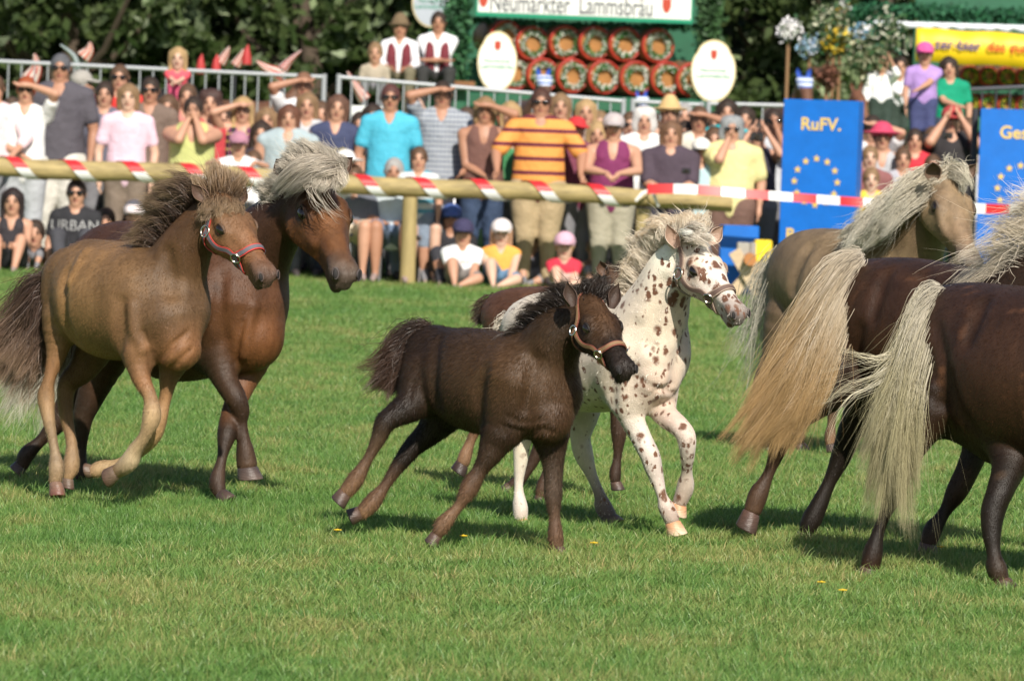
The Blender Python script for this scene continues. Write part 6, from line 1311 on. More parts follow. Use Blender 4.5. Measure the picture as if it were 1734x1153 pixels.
    for root_, hdir, pn, hk, s in hands:
        sd = unit(np.cross(hdir, pn)); 
        for q in range(4):
            b0 = root_ + pn * 0 + sd * (q - 1.5) * .018 * hk; ln = (.066, .076, .072, .056)[q] * hk; cu = -unit(np.cross(sd, hdir)) * (1 if s > 0 else -1) * .25
            p1 = b0 + unit(hdir + cu * .3) * ln * .45; p2 = p1 + unit(hdir + cu * 1.1) * ln * .3; p3 = p2 + unit(hdir + cu * 2.2) * ln * .25; fb.tube([b0 - hdir * .012, p1, p2, p3], [.0095 * hk, .009 * hk, .008 * hk, .0055 * hk], 6)
        b0 = root_ - hdir * .05 * hk + sd * .024 * hk * (-s); fb.tube([b0, b0 + (sd * -s * .6 + hdir * .8) * .028 * hk, b0 + (sd * -s * .5 + hdir * 1.0) * .052 * hk], [.012 * hk, .010 * hk, .007 * hk], 6)
    nv = len(V); allV = np.vstack([np.array(V), np.array(fb.V)]); allF = [tuple(f) for f in Fq] + [tuple(i + nv for i in f) for f in fb.F]
    obj('body', new_mesh('body', allV, allF, skinm(sk)), rt)
    def part(nm, chains, M_, vox=.016, it=1):
        V, Fq = surface(chains, vox); V = relax(V, Fq, it, .5); o = obj(nm, new_mesh(nm, V, Fq, M_), rt); return o
    gr = lambda c, e, sq=None: (lambda n: Chain(n, c.k, [(0, 0, 0)], sq=c.sq, up=1))(np.column_stack([c.n[:, :3], c.n[:, 3] + e]))
    TM = tm or cloth(tc)
    sc_ = [gr(torso[0], .016)]
    if top in ('tee', 'shirt', 'blouse', 'sleeveless'): sc_.append(gr(torso[1], .013))
    if top == 'tank': 
        for s in (-1, 1): sc_.append(Chain([(s * .085 * bk, .05, shz - .08 * k, .03), (s * .08 * bk, .0, shz + .01 * k, .034 * bk), (s * .085 * bk, -.07 * bk, shz - .10 * k, .035)], .02, [(0, 0, 0)]))
    if top in ('tee', 'shirt', 'blouse'):
        sl = 1.0 if top == 'blouse' else sleeve
        for s in (-1, 1):
            sh, el, wr = W[s]; e = sh * (1 - sl) + el * sl; sc_.append(Chain([(*sh, .062 * bk), (*e, .058 * bk)], .03, [(0, 0, 0)]))
            if top == 'blouse': sc_.append(Chain([(*el, .052 * bk), (*(el * .6 + wr * .4), .05 * bk)], .02, [(0, 0, 0)]))
    nd = {'tee': .0, 'shirt': .04, 'blouse': .04, 'tank': .12, 'sleeveless': .05}.get(top, .0)
    sc_.append(Chain([(0, -.11 * bk, shz - nd * k * .8, .034 * k), (0, -.09 * bk, shz + .03 * k, .058 * k)], .01, [(0, 0, 0)], sub=True)); sc_.append(Chain([(0, .0, shz + .03 * k, .060 * k), (0, .0, shz + .10 * k, .07 * k)], .01, [(0, 0, 0)], sub=True))
    part('top' if top != 'vest' else 'shirt', sc_, TM)
    if top == 'shirt' or top == 'blouse':
        mb2 = MB()
        for s in (-1, 1): mb2.tube([(s * .058 * k, .03, shz + .03 * k), (s * .062 * k, -.04, shz + .01 * k), (s * .022 * k, -.108 * bk, shz - .075 * k)], [.014, .017, .008], 6, flat=.5)
        mb2.V = [tuple(v) for v in mb2.V]; obj('collar', new_mesh('collar', np.array(mb2.V), mb2.F, TM), rt)
    if leg:
        LM = cloth(lc); c = []
        for s in (-1, 1):
            hp, kn, an, toe = LG[s]; c.append(Chain([(*hp, .108 * bk), (*((hp + kn) / 2), .094 * bk), (*(kn if leg != 'shorts' else hp * .12 + kn * .88), .074 * bk ** .8)], .04, [(0, 0, 0)]))
            if leg in ('trousers', 'jeans'): c.append(Chain([(*kn, .074 * bk ** .8), (*((kn + an) / 2), .068 * k), (*(an + A((0, 0, .01))), .058 * k)], .02, [(0, 0, 0)]))
            if leg == 'skirt': c.append(Chain([(*((hp + kn) / 2), .10 * bk), (*kn, .09 * bk)], .08, [(0, 0, 0)]))
        c.append(Chain([(-.05 * k, 0, hipz, .135 * bk), (.05 * k, 0, hipz, .135 * bk)], .05, [(0, 0, 0)], sq=(1, .85, .9))); part('trousers' if leg in ('trousers', 'jeans') else leg, c, LM, .018)
    for s in (-1, 1):
        hp, kn, an, toe = LG[s]; part('shoe', [Chain([(*(an + A((0, .035, -.03)) * k), .042 * k), (*(an * .5 + toe * .5), .042 * k), (*toe, .034 * k)], .02, [(0, 0, 0)])], M_shoe if sit is None else cloth((.3, .22, .2)), .02)
    # head details
    hm = mat('hair_%02x%02x' % (int(hc[0] * 255), int(hc[2] * 255)), hc, rough=.6, noise=.35, nscale=40, bump=.9, bscale=50, stretch=(1, 1, .25), spec=.35)
    if hair:
        c = [Chain([(0, .016 * sc, hz + .016 * sc, .090 * sc)], .02, [(0, 0, 0)], sq=(.95, 1.08, 1.22))]
        if hair in ('bob', 'long', 'curly'):
            dn = {'bob': .10, 'long': .22, 'curly': .07}[hair] * sc; rr = .027 * sc if hair != 'curly' else .038 * sc
            for s in (-1, 1): c.append(Chain([(s * .066 * sc, .0, hz + .05 * sc, .030 * sc), (s * .076 * sc, -.005, hz - .03 * sc, rr), (s * .074 * sc, -.01, hz - dn, rr * .8)], .03, [(0, 0, 0)]))
            c.append(Chain([(0, .07 * sc, hz, .07 * sc), (0, .075 * sc, hz - dn, .055 * sc)], .04, [(0, 0, 0)], sq=(1.2, .8, 1)))
            if hair == 'curly': c.append(Chain([(-.05 * sc, 0, hz + .07 * sc, .05 * sc), (.05 * sc, 0, hz + .07 * sc, .05 * sc)], .03, [(0, 0, 0)]))
        lowf = .035 if hair != 'short' else .045
        c.append(Chain([(0, -.125 * sc, hz + (.028 if hair != 'bob' else .012) * sc - .02, .060 * sc), (0, -.12 * sc, hz - .11 * sc, .065 * sc)], .012, [(0, 0, 0)], sub=True, sq=(.95, 1.05, 1)))
        if hair == 'short': c.append(Chain([(0, -.06, hz - .10 * sc, .085 * sc), (0, .10, hz - .15 * sc, .075 * sc)], .012, [(0, 0, 0)], sub=True, sq=(1.3, 1, 1)))
        for q in c: q.n[:, :3] = np.array([ft(v) for v in q.n[:, :3]])
        part('hair', c, hm, .011)
    if hat:
        HM = cloth(hatc); c = [Chain([(0, .01, hz + .045 * sc, .096 * sc)], .02, [(0, 0, 0)], sq=(1, 1.08, .95))]
        c.append(Chain([(0, 0, hz - .12 * sc, .128 * sc)], .005, [(0, 0, 0)], sub=True, sq=(1.5, 1.5, 1.05)))
        if hat == 'cap': c.append(Chain([(0, -.10 * sc, hz + .040 * sc, .065 * sc), (0, -.15 * sc, hz + .026 * sc, .055 * sc)], .008, [(0, 0, 0)], sq=(1.1, 1, .16)))
        if hat in ('wide', 'straw', 'felt'): rb = {'wide': .19, 'straw': .175, 'felt': .14}[hat]; c.append(Chain([(0, 0, hz + .035 * sc, rb * sc)], .02, [(0, 0, 0)], sq=(1, 1, .085)))
        if hat in ('straw', 'felt'): c.append(Chain([(0, .01, hz + .09 * sc, .07 * sc)], .02, [(0, 0, 0)], sq=(1, 1, 1.1)))
        for q in c: q.n[:, :3] = np.array([ft(v) for v in q.n[:, :3]])
        part({'cap': 'cap', 'wide': 'wide_hat', 'straw': 'straw_hat', 'felt': 'felt_hat'}[hat], c, HM, .011)
    fm = MB()
    if glasses:
        for s in (-1, 1): fm.ball(ft((s * .032 * sc, -.092 * sc, hz + .008 * sc)), (.029 * sc, .012, .020 * sc), 10); fm.tube([ft((s * .055 * sc, -.085 * sc, hz + .015 * sc)), ft((s * .082 * sc, .0, hz + .012 * sc))], .004, 5)
        fm.tube([ft((-.02, -.10 * sc, hz + .014 * sc)), ft((.02, -.10 * sc, hz + .014 * sc))], .004, 5)
        obj('sunglasses', new_mesh('sunglasses', np.array(fm.V), fm.F, M_lens), rt)
    else:
        for s in (-1, 1):
            e = MB(); e.ball(ft((s * .031 * sc, -.083 * sc, hz + .006 * sc)), (.014 * sc, .010, .0065 * sc), 8); obj('eye', new_mesh('eye', np.array(e.V), e.F, M_eyed), rt)
            e = MB(); e.tube([ft((s * .016 * sc, -.094 * sc, hz + .025 * sc)), ft((s * .034 * sc, -.092 * sc, hz + .030 * sc)), ft((s * .052 * sc, -.080 * sc, hz + .024 * sc))], [.003, .004, .002], 5); obj('eyebrow', new_mesh('eyebrow', np.array(e.V), e.F, hm), rt)
    e = MB(); e.tube([ft((-.026 * sc, -.076 * sc, hz - .058 * sc)), ft((0, -.090 * sc, hz - .063 * sc)), ft((.026 * sc, -.076 * sc, hz - .058 * sc))], [.003, .0065, .003], 6); obj('mouth', new_mesh('mouth', np.array(e.V), e.F, M_lip), rt)
    if text:
        cu = bpy.data.curves.new('t', 'FONT'); cu.body = text[0]; cu.size = text[1]; cu.align_x = 'CENTER'; t = bpy.data.objects.new('t', cu); COL.objects.link(t); bpy.context.view_layer.update()
        me = bpy.data.meshes.new_from_object(t.evaluated_get(bpy.context.evaluated_depsgraph_get())); me.name = 'shirt_print'; bpy.data.objects.remove(t); Vt = np.array([v.co[:] for v in me.vertices]); P = np.stack([Vt[:, 0], -.25 + 0 * Vt[:, 0], Vt[:, 1] + wz + text[3]], 1)
        ds = np.arange(-.3, .0, .004); best = P[:, 1].copy(); done = np.zeros(len(P), bool)
        for y in ds:
            P[:, 1] = y; v = sdf_eval(sc_, P); hit = (v < .006) & ~done; best[hit] = y; done |= hit
        P[:, 1] = best; me.vertices.foreach_set('co', P.astype(np.float32).ravel()); me.materials.append(cloth(text[2])); obj('shirt_print', me, rt)
    for s in (-1, 1):
        pass
    return rt, (W, hz, sc, shz, k)
def camera_prop(px, py, d, lab, w=.05):
    c = U(px, py, d); rt = empty('pocket_camera', c, lab, 'camera'); mb = MB(); mb.box(c, (w, .018, w * .62), bev=.006); mb.build('camera_body', [M_camb], rt, smooth=False); mb = MB(); mb.tube([c + (0, -.015, 0), c + (0, -.05, 0)], w * .42, 12); mb.build('lens', [M_lens], rt)
BR = (.10, .055, .032); DB = (.035, .022, .016); BL = (.38, .25, .12); GY = (.33, .32, .31); WH = (.58, .56, .54); RD = (.30, .07, .025); LB = (.22, .135, .07)
p = person
# front row along the rail, left to right
p(-8, 128, 47.5, 'person in a pale pink blouse cut off by the left edge', 'blouse', (.72, .55, .58), hair='short', hc=BR, arms=('down', 'rail'))
p(45, 130, 47.5, 'red-haired woman in a white shirt shading her sunglasses with one hand', 'shirt', (.78, .78, .78), lc=(.42, .44, .47), hc=RD, glasses=True, arms=('waist', 'shade'))
p(103, 92, 48.2, 'tall grey-haired man in a dark grey polo and sunglasses', 'shirt', (.085, .078, .095), lc=(.62, .60, .55), hc=(.10, .10, .11), glasses=True, sk=TAN, arms=('down', 'down'), fat=1.12, hs=.25)
p(140, 118, 50.2, 'older man in a grey cap turned away behind the tall grey-haired man', 'shirt', (.6, .65, .7), hair='short', hc=GY, hat='cap', hatc=(.35, .33, .3), yaw=1.2)
p(203, 110, 49.6, 'man with sunglasses in a bright red tee', 'tee', (.62, .035, .03), lc=(.06, .06, .09), hc=BR, glasses=True)
p(218, 142, 47.5, 'woman with shoulder-length light brown hair in a pale pink tee', 'tee', (.74, .52, .62), lc=(.20, .155, .12), hair='bob', hc=LB, sk=PALE, fat=.95)
p(255, 131, 48.3, 'dark-haired man with sunglasses in a brown shirt', 'shirt', (.17, .12, .095), lc=(.04, .04, .07), hc=DB, glasses=True, sk=TAN)
p(302, 80, 50.0, 'small blond girl in a pink dress riding on shoulders', 'tee', (.75, .09, .12), leg='shorts', lc=(.7, .1, .2), hair='long', hc=BL, child=True, z0=1.35, sk=PALE, arms=('cross', 'cross'))
p(318, 142, 49.0, 'brown-haired man carrying the girl in pink', 'tee', (.5, .2, .17), hc=BR, sk=SK)
p(328, 164, 47.5, 'woman in a sleeveless green and cream top holding her hands to her mouth', 'tank', (.5, .52, .2), lc=(.1, .1, .12), hair='short', hc=DB, arms=('mouth', 'mouth'), fat=1.2, sk=SK)
p(357, 152, 48.3, 'dark-haired woman in a red sleeveless top', 'tank', (.5, .05, .06), hair='curly', hc=(.06, .03, .025))
p(412, 164, 48.3, 'blond woman in a patterned black top shading her eyes', 'tank', tm=stripes('dark_print', (.03, .025, .03), (.45, .35, .12), .07, .25, c3=(.35, .05, .2)), hair='long', hc=BL, arms=('shade', 'down'))
p(405, 221, 47.1, 'boy in a pink cap and white shirt behind the rail', 'tee', (.76, .77, .80), hat='cap', hatc=(.42, .20, .27), hair='short', hc=BR, child=True, arms=('rail', 'rail'))
p(490, 177, 47.5, 'heavy woman with brown bobbed hair in a pale blue sleeveless top', 'sleeveless', (.36, .44, .47), lc=(.1, .1, .12), hair='bob', hc=(.12, .05, .03), fat=1.3, sk=SK)
p(515, 123, 49.4, 'man in a white shirt behind the others shading his eyes with a raised arm', 'shirt', (.72, .72, .74), hc=(.2, .1, .06), arms=('shade', 'down'), sk=TAN)
p(521, 157, 48.7, 'woman with long light brown hair behind the heavy woman', 'tee', (.5, .5, .52), hair='long', hc=LB)
p(570, 160, 47.7, 'smiling woman with long brown hair in a navy top with yellow print', 'sleeveless', (.045, .055, .12), lc=(.03, .035, .06), hair='long', hc=(.12, .06, .04), tilt=.12, text=('OXO', .10, (.5, .42, .15), .06))
p(586, 252, 46.95, 'toddler in a white sun hat behind the blond mare', 'tee', (.6, .6, .62), hat='wide', hatc=(.74, .72, .70), hair=None, child=True, hs=.2)
p(430, 255, 47.2, 'small child partly hidden by the mane of the brown foal', 'tee', (.74, .74, .76), hair='short', hc=BR, child=True)
p(662, 143, 47.6, 'woman in sunglasses and a turquoise polo shirt', 'shirt', tm=stripes('turquoise_stripes', (.03, .38, .55), (.12, .48, .62), .03, .4), lc=(.30, .36, .42), hair='short', hc=(.09, .035, .03), glasses=True, sk=TAN)
p(705, 163, 49.4, 'bald man behind the woman in turquoise', 'tee', (.4, .4, .42), hair=None, sk=PALE)
p(750, 138, 47.9, 'man in a grey checked shirt shading his eyes, dark cap of hair', 'shirt', tm=stripes('grey_check', (.36, .39, .43), (.16, .18, .24), .045, .3, c3=(.2, .22, .27)), lc=(.03, .03, .05), hc=DB, arms=('shade', 'rail'), sk=TAN, fat=1.05)
p(710, 249, 46.95, 'brown-haired boy in a striped tee beside the post', 'tee', tm=stripes('boy_stripes', (.6, .62, .62), (.1, .3, .4), .09, .45), leg='shorts', lc=(.2, .25, .33), hc=BR, child=True)
p(822, 164, 47.6, 'tanned blond woman in a brown tank top shading her eyes with a raised arm', 'tank', (.16, .075, .06), lc=(.035, .06, .12), hair='bob', hc=(.26, .16, .08), sk=TAN, arms=('waist', 'shade'))
p(917, 150, 47.4, 'man in an orange and maroon striped shirt leaning on the rail', 'tee', tm=stripes('orange_stripes', (.74, .31, .07), (.13, .015, .03), .125, .30), lc=(.42, .32, .19), hc=(.07, .03, .02), glasses=True, sk=TAN, arms=('railwide', 'railwide'), fat=1.2, sleeve=.8, hs=.25)
p(950, 158, 48.8, 'woman with brown hair right behind the striped man', 'tee', (.4, .3, .25), hair='bob', hc=LB)
p(978, 196, 47.8, 'girl in a red cap and maroon shirt', 'tee', (.20, .05, .09), hat='cap', hatc=(.55, .03, .035), hair='short', hc=BR, child=True, yaw=.5)
p(993, 168, 49.2, 'blond woman in pink and white behind the red cap', 'tee', (.72, .45, .55), hair='long', hc=BL)
p(1040, 190, 47.4, 'woman in a purple tank top and pale cap resting her arms on the rail', 'tank', (.19, .025, .10), lc=(.38, .35, .27), hat='cap', hatc=(.48, .42, .42), hair='short', hc=BR, arms=('railin', 'railin'), fat=1.15)
p(1092, 182, 48.2, 'white-haired woman in a white top', 'tee', (.76, .76, .76), hair='curly', hc=WH, fat=1.1)
p(1068, 190, 49.0, 'man in sunglasses behind the white-haired woman', 'tee', (.6, .5, .5), hc=BR, glasses=True)
p(1135, 165, 49.2, 'person in a straw hat', 'shirt', (.5, .4, .32), hat='straw', hatc=(.58, .40, .18), hc=BR)
p(1137, 204, 47.5, 'woman with brown bobbed hair in a dark plum tee holding a small camera', 'tee', (.065, .045, .065), lc=(.05, .05, .07), hair='bob', hc=(.15, .08, .045), arms=('hold', 'hold'), fat=1.2, sleeve=.85)
camera_prop(1162, 290, 47.1, 'small silver-grey camera held above the rail', .04)
p(1185, 180, 48.6, 'man in a cream shirt shading his eyes', 'shirt', (.66, .62, .52), hc=BR, arms=('down', 'shade'), sk=TAN)
p(1188, 232, 47.6, 'child in a white cap and pale blue shirt', 'tee', (.42, .58, .62), hat='cap', hatc=(.74, .72, .68), hair='short', hc=BR, child=True)
p(1232, 168, 49.2, 'dark-haired person in teal behind the woman in yellow', 'tee', (.02, .38, .42), hair='bob', hc=DB)
p(1240, 197, 47.6, 'grey-haired woman in a long pale yellow shirt with a hand at her mouth', 'tee', (.72, .64, .30), lc=(.16, .09, .07), hair='curly', hc=(.25, .26, .27), glasses=True, arms=('mouth', 'down'), fat=1.25, sleeve=.7)
p(1284, 203, 48.3, 'person photographing with a dark camera', 'tank', (.05, .045, .07), hc=DB, arms=('cam', 'cam'), fat=1.05)
camera_prop(1282, 232, 47.95, 'dark camera held up beside the woman in yellow', .06)
p(1311, 184, 48.8, 'dark-haired man in sunglasses at the left blue panel', 'shirt', (.5, .52, .56), hc=DB, glasses=True, arms=('down', 'mouth'), sk=TAN)
p(1262, 180, 49.8, 'woman with dark hair far behind the grey-haired woman', 'tee', (.3, .1, .1), hair='bob', hc=DB)
# between the panels
p(1478, 196, 49.0, 'man between the panels shading his eyes with a bare arm', 'tee', (.66, .66, .68), hc=DB, arms=('down', 'shade'))
p(1495, 205, 48.4, 'woman in a wide pink-red hat and grey top', 'tank', (.42, .43, .46), hat='wide', hatc=(.60, .06, .13), hair='short', hc=BR)
p(1474, 247, 47.9, 'small child with fair brown hair between the panels', 'tee', (.25, .1, .1), hair='short', hc=LB, child=True, sk=PALE)
p(1476, 284, 47.4, 'toddler in yellow with a pacifier', 'tee', (.75, .52, .06), hair='short', hc=LB, child=True, sk=PALE, leg='shorts', lc=(.6, .4, .05))
p(1550, 218, 48.6, 'boy in a red tee', 'tee', (.6, .03, .05), hc=DB, child=True)
p(1613, 178, 48.8, 'man in a red cap and black tee taking a photograph', 'tee', (.025, .022, .025), hat='cap', hatc=(.42, .05, .05), hc=DB, arms=('cam', 'cam'), fat=1.2)
camera_prop(1604, 230, 48.35, 'black camera held by the man in the red cap', .05)
p(1567, 70, 50.6, 'girl in a bright pink cap and lilac tee standing above the crowd', 'tee', (.38, .24, .55), hat='cap', hatc=(.72, .10, .32), lc=(.05, .06, .16), hc=BR, child=True, z0=1.25, arms=('down', 'cross'))
p(1610, 96, 50.8, 'girl in a green tee with dark hair leaning on the dark barrier', 'tee', (.0, .27, .15), lc=(.04, .06, .1), hair='bob', hc=DB, child=True, z0=1.0, arms=('cross', 'down'), tilt=-.15)
p(1640, 200, 49.6, 'person in a beige top right of the man in the red cap', 'tee', (.5, .45, .38), hc=BR)
p(1455, 235, 49.4, 'person at the right side of the left blue panel', 'tee', (.6, .6, .65), hc=BR)
# second row fillers seen between heads
for x, y, d, l, kw in ((20, 165, 49.2, 'person hidden behind the red-haired woman', dict(tc=(.3, .25, .3))), (165, 150, 49.8, 'person in white between the grey polo and the red tee', dict(tc=(.6, .6, .62))), (380, 178, 49.2, 'person with dark hair behind the woman in red', dict(tc=(.35, .2, .25), hair='bob', hc=DB)), (452, 182, 49.2, 'woman with light hair left of the heavy woman', dict(tc=(.45, .4, .35), hair='bob', hc=LB)),
                       (610, 190, 49.4, 'person in grey behind the woman in navy', dict(tc=(.35, .35, .38), hc=DB)), (790, 182, 49.3, 'person behind the checked shirt', dict(tc=(.35, .13, .15))), (865, 172, 49.6, 'person with fair hair left of the striped man', dict(tc=(.5, .42, .4), hair='bob', hc=BL)), (1016, 188, 49.9, 'person behind the pale cap', dict(tc=(.6, .5, .5), hc=LB)),
                       (1160, 175, 50.2, 'grey-haired man behind the straw hat', dict(tc=(.55, .55, .55), hc=GY)), (1212, 190, 50.0, 'person with a dark head left of the grey-haired woman', dict(tc=(.2, .2, .25), hc=DB)), (1520, 225, 49.8, 'person with dark hair right of the wide hat', dict(tc=(.3, .3, .33), hc=DB)), (1580, 215, 49.8, 'person between the red tee and the red cap', dict(tc=(.4, .2, .2), hc=BR))):
    p(x, y, d, l, 'tee', **kw)
for x, y, d, l, kw in ((80, 150, 49.0, 'person in beige between the red hair and the grey polo', dict(tc=(.5, .42, .34), hc=LB)), (178, 138, 49.4, 'dark-haired person left of the bright red tee', dict(tc=(.12, .12, .16), hc=DB)), (285, 160, 48.9, 'person in terracotta left of the hands-to-mouth woman', dict(tc=(.45, .18, .12), hair='bob', hc=BR)),
                       (443, 205, 48.0, 'girl in black and pink beside the pink cap', dict(tc=(.04, .03, .04), hair='long', hc=DB)), (545, 172, 49.0, 'person with brown hair between navy and pale blue', dict(tc=(.55, .5, .45), hc=BR)), (632, 176, 48.6, 'person in dark clothes left of the turquoise polo', dict(tc=(.05, .05, .07), hair='bob', hc=DB)),
                       (688, 190, 48.6, 'person in khaki right of the turquoise polo', dict(tc=(.3, .28, .2), hc=BR)), (786, 205, 48.5, 'person in pale green left of the brown tank top', dict(tc=(.35, .45, .3), hc=LB)), (872, 195, 48.3, 'person in green left of the orange stripes', dict(tc=(.06, .25, .1), hc=BR)),
                       (1012, 205, 48.2, 'person in pink between the red cap and the pale cap', dict(tc=(.6, .2, .35), hair='bob', hc=BL)), (1112, 205, 48.9, 'person in grey left of the plum tee', dict(tc=(.35, .36, .4), hc=BR)), (1162, 205, 48.8, 'person in white right of the plum tee', dict(tc=(.7, .7, .72), hc=DB)),
                       (1210, 215, 48.5, 'person in dark blue left of the long yellow shirt', dict(tc=(.05, .07, .16), hc=BR)), (1268, 225, 48.7, 'person in grey right of the long yellow shirt', dict(tc=(.4, .4, .42), hair='bob', hc=DB)), (1300, 228, 49.3, 'person in black close to the left blue panel', dict(tc=(.04, .04, .05), hc=DB)),
                       (1530, 250, 48.2, 'child in grey right of the yellow toddler', dict(tc=(.4, .4, .45), hc=BR, child=True)), (1640, 250, 49.0, 'person in white at the dark post', dict(tc=(.6, .6, .62), hc=DB)), (1580, 262, 48.2, 'child in dark red in front of the man in the red cap', dict(tc=(.3, .05, .06), hc=BR, child=True))):
    p(x, y, d, l, 'tee', **kw)
# seated in front
FG = 'spectators sitting on the grass in front of the rail'
p(22, 318, 46.6, 'seated young woman with long black hair and bare knees', 'tank', (.03, .025, .03), leg='shorts', lc=(.02, .02, .025), hair='long', hc=(.02, .012, .012), sit='floor', arms=('knee', 'knee'), group=FG)
p(130, 304, 46.7, 'woman in a black printed tee and sunglasses seated behind the light brown foal', 'tee', (.022, .02, .026), lc=(.05, .05, .06), hair='short', hc=(.03, .018, .016), glasses=True, sit='floor', group=FG, fat=1.05, text=('URBAN', .13, (.36, .36, .36), .08), arms=('down', 'lap'))
p(228, 338, 46.9, 'child in a white cap seated behind the backs of the brown ponies', 'tee', (.3, .3, .3), hat='cap', hatc=(.74, .66, .68), sit='floor', child=True, group=FG, leg='shorts')
p(765, 344, 47.0, 'dark-clothed child in a blue cap behind the boy in white', 'tee', (.02, .02, .025), lc=(.03, .03, .04), hat='cap', hatc=(.06, .11, .32), sit='floor', child=True, group=FG, sk=TAN)
p(785, 369, 46.5, 'boy in a white tee and navy cap with one knee drawn up', 'tee', (.76, .77, .78), leg='shorts', lc=(.2, .18, .17), hat='cap', hatc=(.04, .035, .09), sit='floor', child=True, group=FG, arms=('ground', 'ground'), text=('ECKO', .05, (.6, .15, .08), .0))
p(850, 369, 46.6, 'girl in an orange top and white cap', 'sleeveless', (.80, .36, .07), leg='shorts', lc=(.12, .22, .35), hat='cap', hatc=(.72, .66, .66), hair='long', hc=(.35, .2, .12), sit='floor', child=True, group=FG, sk=PALE, arms=('ground', 'ground'))
p(957, 391, 46.6, 'toddler in a red top and pink cap', 'tee', (.55, .03, .06), hat='cap', hatc=(.62, .38, .48), hair='short', hc=BL, sit='floor', child=True, group=FG, sk=PALE, leg='shorts', lc=(.5, .35, .3), arms=('ground', 'ground'))
p(60, 372, 46.9, 'person in black crouching beside the girl with long black hair', 'tee', (.03, .03, .035), hc=DB, sit='floor', group=FG)
p(180, 352, 47.1, 'dark-clothed child between the printed tee and the white cap', 'tee', (.06, .05, .07), hc=DB, sit='floor', child=True, group=FG)
p(738, 352, 47.3, 'child in navy in the shade behind the post', 'tee', (.05, .06, .12), hc=BR, sit='floor', child=True, group=FG)
p(900, 385, 47.6, 'child in dark grey behind the beige trouser legs', 'tee', (.1, .1, .12), hc=BR, sit='floor', child=True, group=FG)
p(1010, 400, 47.6, 'child in brown behind the legs of the woman in purple', 'tee', (.2, .12, .08), hc=LB, sit='floor', child=True, group=FG)
CG = 'spectators on folding chairs behind the rail'
M_ch = mat('chair_metal', (.45, .45, .47), rough=.35, metal=.7)
def chair(px, d, lab, fab=(.03, .03, .04)):
    c = U(px, 480, d); rt = empty('folding_chair', (c[0], d + .05, 0), lab, 'chair', 'folding chairs behind the rail')
    for s in (-1, 1):
        mb = MB(); mb.tube([(c[0] + s * .22, d - .2, 0), (c[0] + s * .22, d + .25, .44)], .011, 6); mb.build('leg', [M_ch], rt); mb = MB(); mb.tube([(c[0] + s * .22, d + .3, 0), (c[0] + s * .22, d - .15, .43)], .011, 6); mb.build('leg', [M_ch], rt)
        mb = MB(); mb.tube([(c[0] + s * .22, d + .22, .43), (c[0] + s * .22, d + .33, .85)], .011, 6); mb.build('back_upright', [M_ch], rt)
    mb = MB(); mb.box((c[0], d + .03, .425), (.21, .2, .012), bev=.005); mb.build('seat', [cloth(fab)], rt, smooth=False)
    mb = MB(); mb.box((c[0], d + .315, .72), (.21, .012, .12), bev=.005); mb.build('backrest', [cloth(fab)], rt, smooth=False)
for x, y, d, l, kw, cl in ((668, 268, 47.0, 'grey-haired man in a pale blue shirt and denim shorts on a chair', dict(top='shirt', tc=(.55, .62, .68), leg='shorts', lc=(.13, .18, .27), hc=GY, sk=TAN, arms=('chairlap', 'chairlap')), 'folding chair of the grey-haired man left of the post'),
                    (600, 280, 46.95, 'person in beige shorts on a chair behind the brown mare', dict(top='tee', tc=(.12, .13, .16), leg='shorts', lc=(.55, .47, .36), hc=BR, arms=('chairlap', 'chairlap')), 'folding chair behind the muzzle of the brown mare'),
                    (722, 300, 47.15, 'person in pale shorts on a chair right of the post', dict(top='tee', tc=(.3, .33, .36), leg='shorts', lc=(.45, .47, .48), hc=BR, sk=PALE, arms=('chairlap', 'chairlap')), 'folding chair right of the post')):
    p(x, y, d, l, sit='chair', group=CG, fat=1.3, **kw); chair(x, d, cl)
# on the wagons
WG = 'brewery men on the wagons'; zb = U(700, 150, 61)[2]
p(678, 26, 60.6, 'man in a felt hat and burgundy waistcoat sitting on the wagon', 'blouse', (.74, .74, .78), leg='trousers', lc=(.16, .14, .09), hat='felt', hatc=(.16, .11, .06), hc=BR, sit='chair', z0=U(678, 135, 60.6)[2] - .42, group=WG, arms=('chairlap', 'chairlap'), sk=TAN)
p(743, 20, 60.6, 'bareheaded man in a burgundy waistcoat with folded arms on the wagon', 'shirt', (.76, .76, .8), leg='trousers', lc=(.03, .03, .03), hc=DB, sit='chair', z0=U(743, 135, 60.6)[2] - .42, group=WG, arms=('cross', 'cross'), sk=TAN)
for x, y, lb in ((678, 26, 'left'), (743, 20, 'right')):
    o = [q for q in COL.objects if q.get('group') == WG][0 if lb == 'left' else 1]; c = o.location; t = U(x, y, 60.6); H = t[2] - .02 - c[2]; sh = H - .235 - .07; b = []
    for s in (-1, 1): b.append(Chain([(s * .075, -.03, sh - .02, .055), (s * .085, -.10, sh - .16, .055), (s * .08, -.085, sh - .42, .075)], .02, [(0, 0, 0)], sq=(1, .8, 1)))
    b.append(Chain([(0, .05, sh - .08, .12), (0, .04, sh - .42, .12)], .03, [(0, 0, 0)], sq=(1.2, .7, 1))); V, Fq = surface(b, .016); obj('waistcoat', new_mesh('waistcoat', V, Fq, cloth((.15, .02, .03))), o)
p(636, 72, 60.0, 'person in beige seated left of the felt-hatted man', 'tee', (.4, .34, .26), hair='short', hc=LB, group=WG, z0=U(636, 140, 60)[2] - .5, sit='chair')
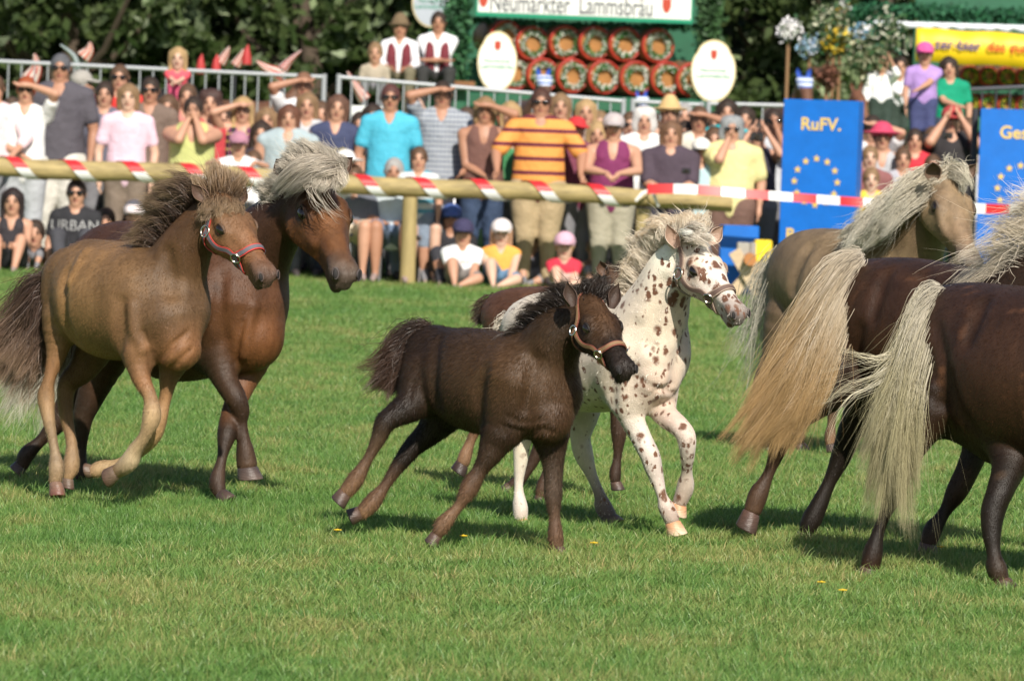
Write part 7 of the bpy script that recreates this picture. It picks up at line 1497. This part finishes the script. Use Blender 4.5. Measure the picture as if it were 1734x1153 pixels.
p(1495, 85, 60.0, 'man in a white shirt on the right wagon pointing with one hand', 'blouse', (.78, .78, .8), hc=DB, group=WG, z0=zg(60) + .45, arms=('down', 'cam'), leg='trousers', lc=(.03, .05, .04))
p(1525, 95, 60.4, 'second man in a white shirt on the right wagon', 'blouse', (.74, .75, .8), hc=DB, group=WG, z0=zg(60) + .45, arms=('cross', 'down'), leg='trousers', lc=(.03, .05, .04))
def bench():
    z = U(700, 135, 60.6)[2]; a = U(640, 135, 60.7); b = U(790, 135, 60.7); mb = MB(); mb.box(((a[0] + b[0]) / 2, 60.8, z - .04), ((b[0] - a[0]) / 2 + .1, .25, .04), bev=.01); rt = empty('wagon_bench', ((a[0] + b[0]) / 2, 60.8, .85), 'wooden driver bench at the left end of the barrel wagon', 'bench')
    mb.build('seat_board', [M_wood], rt, smooth=False); mb = MB(); mb.box(((a[0] + b[0]) / 2, 60.95, (z + .85) / 2 - .04), ((b[0] - a[0]) / 2, .2, (z - .85) / 2 - .04), bev=.01); mb.build('bench_box', [M_wg], rt, smooth=False)
bench()
mb = MB(); c = U(622, 190, 49.8); mb.box(c, (.15, .06, .055), bev=.01); tag(mb.build('white_carton', [mat('carton', (.75, .78, .74))], smooth=False), 'white carton held between the women in navy and turquoise', 'box')
draught(120, 118, 55, (.012, .011, .012), 'black draught horse behind the tall grey-haired man', yaw=.2); draught(225, 120, 55.5, (.014, .012, .012), 'black draught horse behind the man in red', yaw=.15)
draught(430, 132, 55, (.12, .055, .03), 'brown draught horse behind the striped pennants', yaw=.3); draught(905, 124, 55, (.10, .05, .03), 'brown draught horse with a blue and white bonnet left of the barrels', yaw=-1.4, blue=True)
draught(1065, 160, 55.2, (.10, .05, .03), 'brown draught horse with a blue and white bonnet under the barrels', yaw=-1.3, blue=True); draught(1340, 126, 55, (.13, .06, .035), 'reddish draught horse with a blue and white bonnet above the left blue panel', yaw=-1.4, blue=True)
draught(1415, 148, 55.5, (.16, .07, .04), 'chestnut draught horse behind the left blue panel', yaw=-1.2)
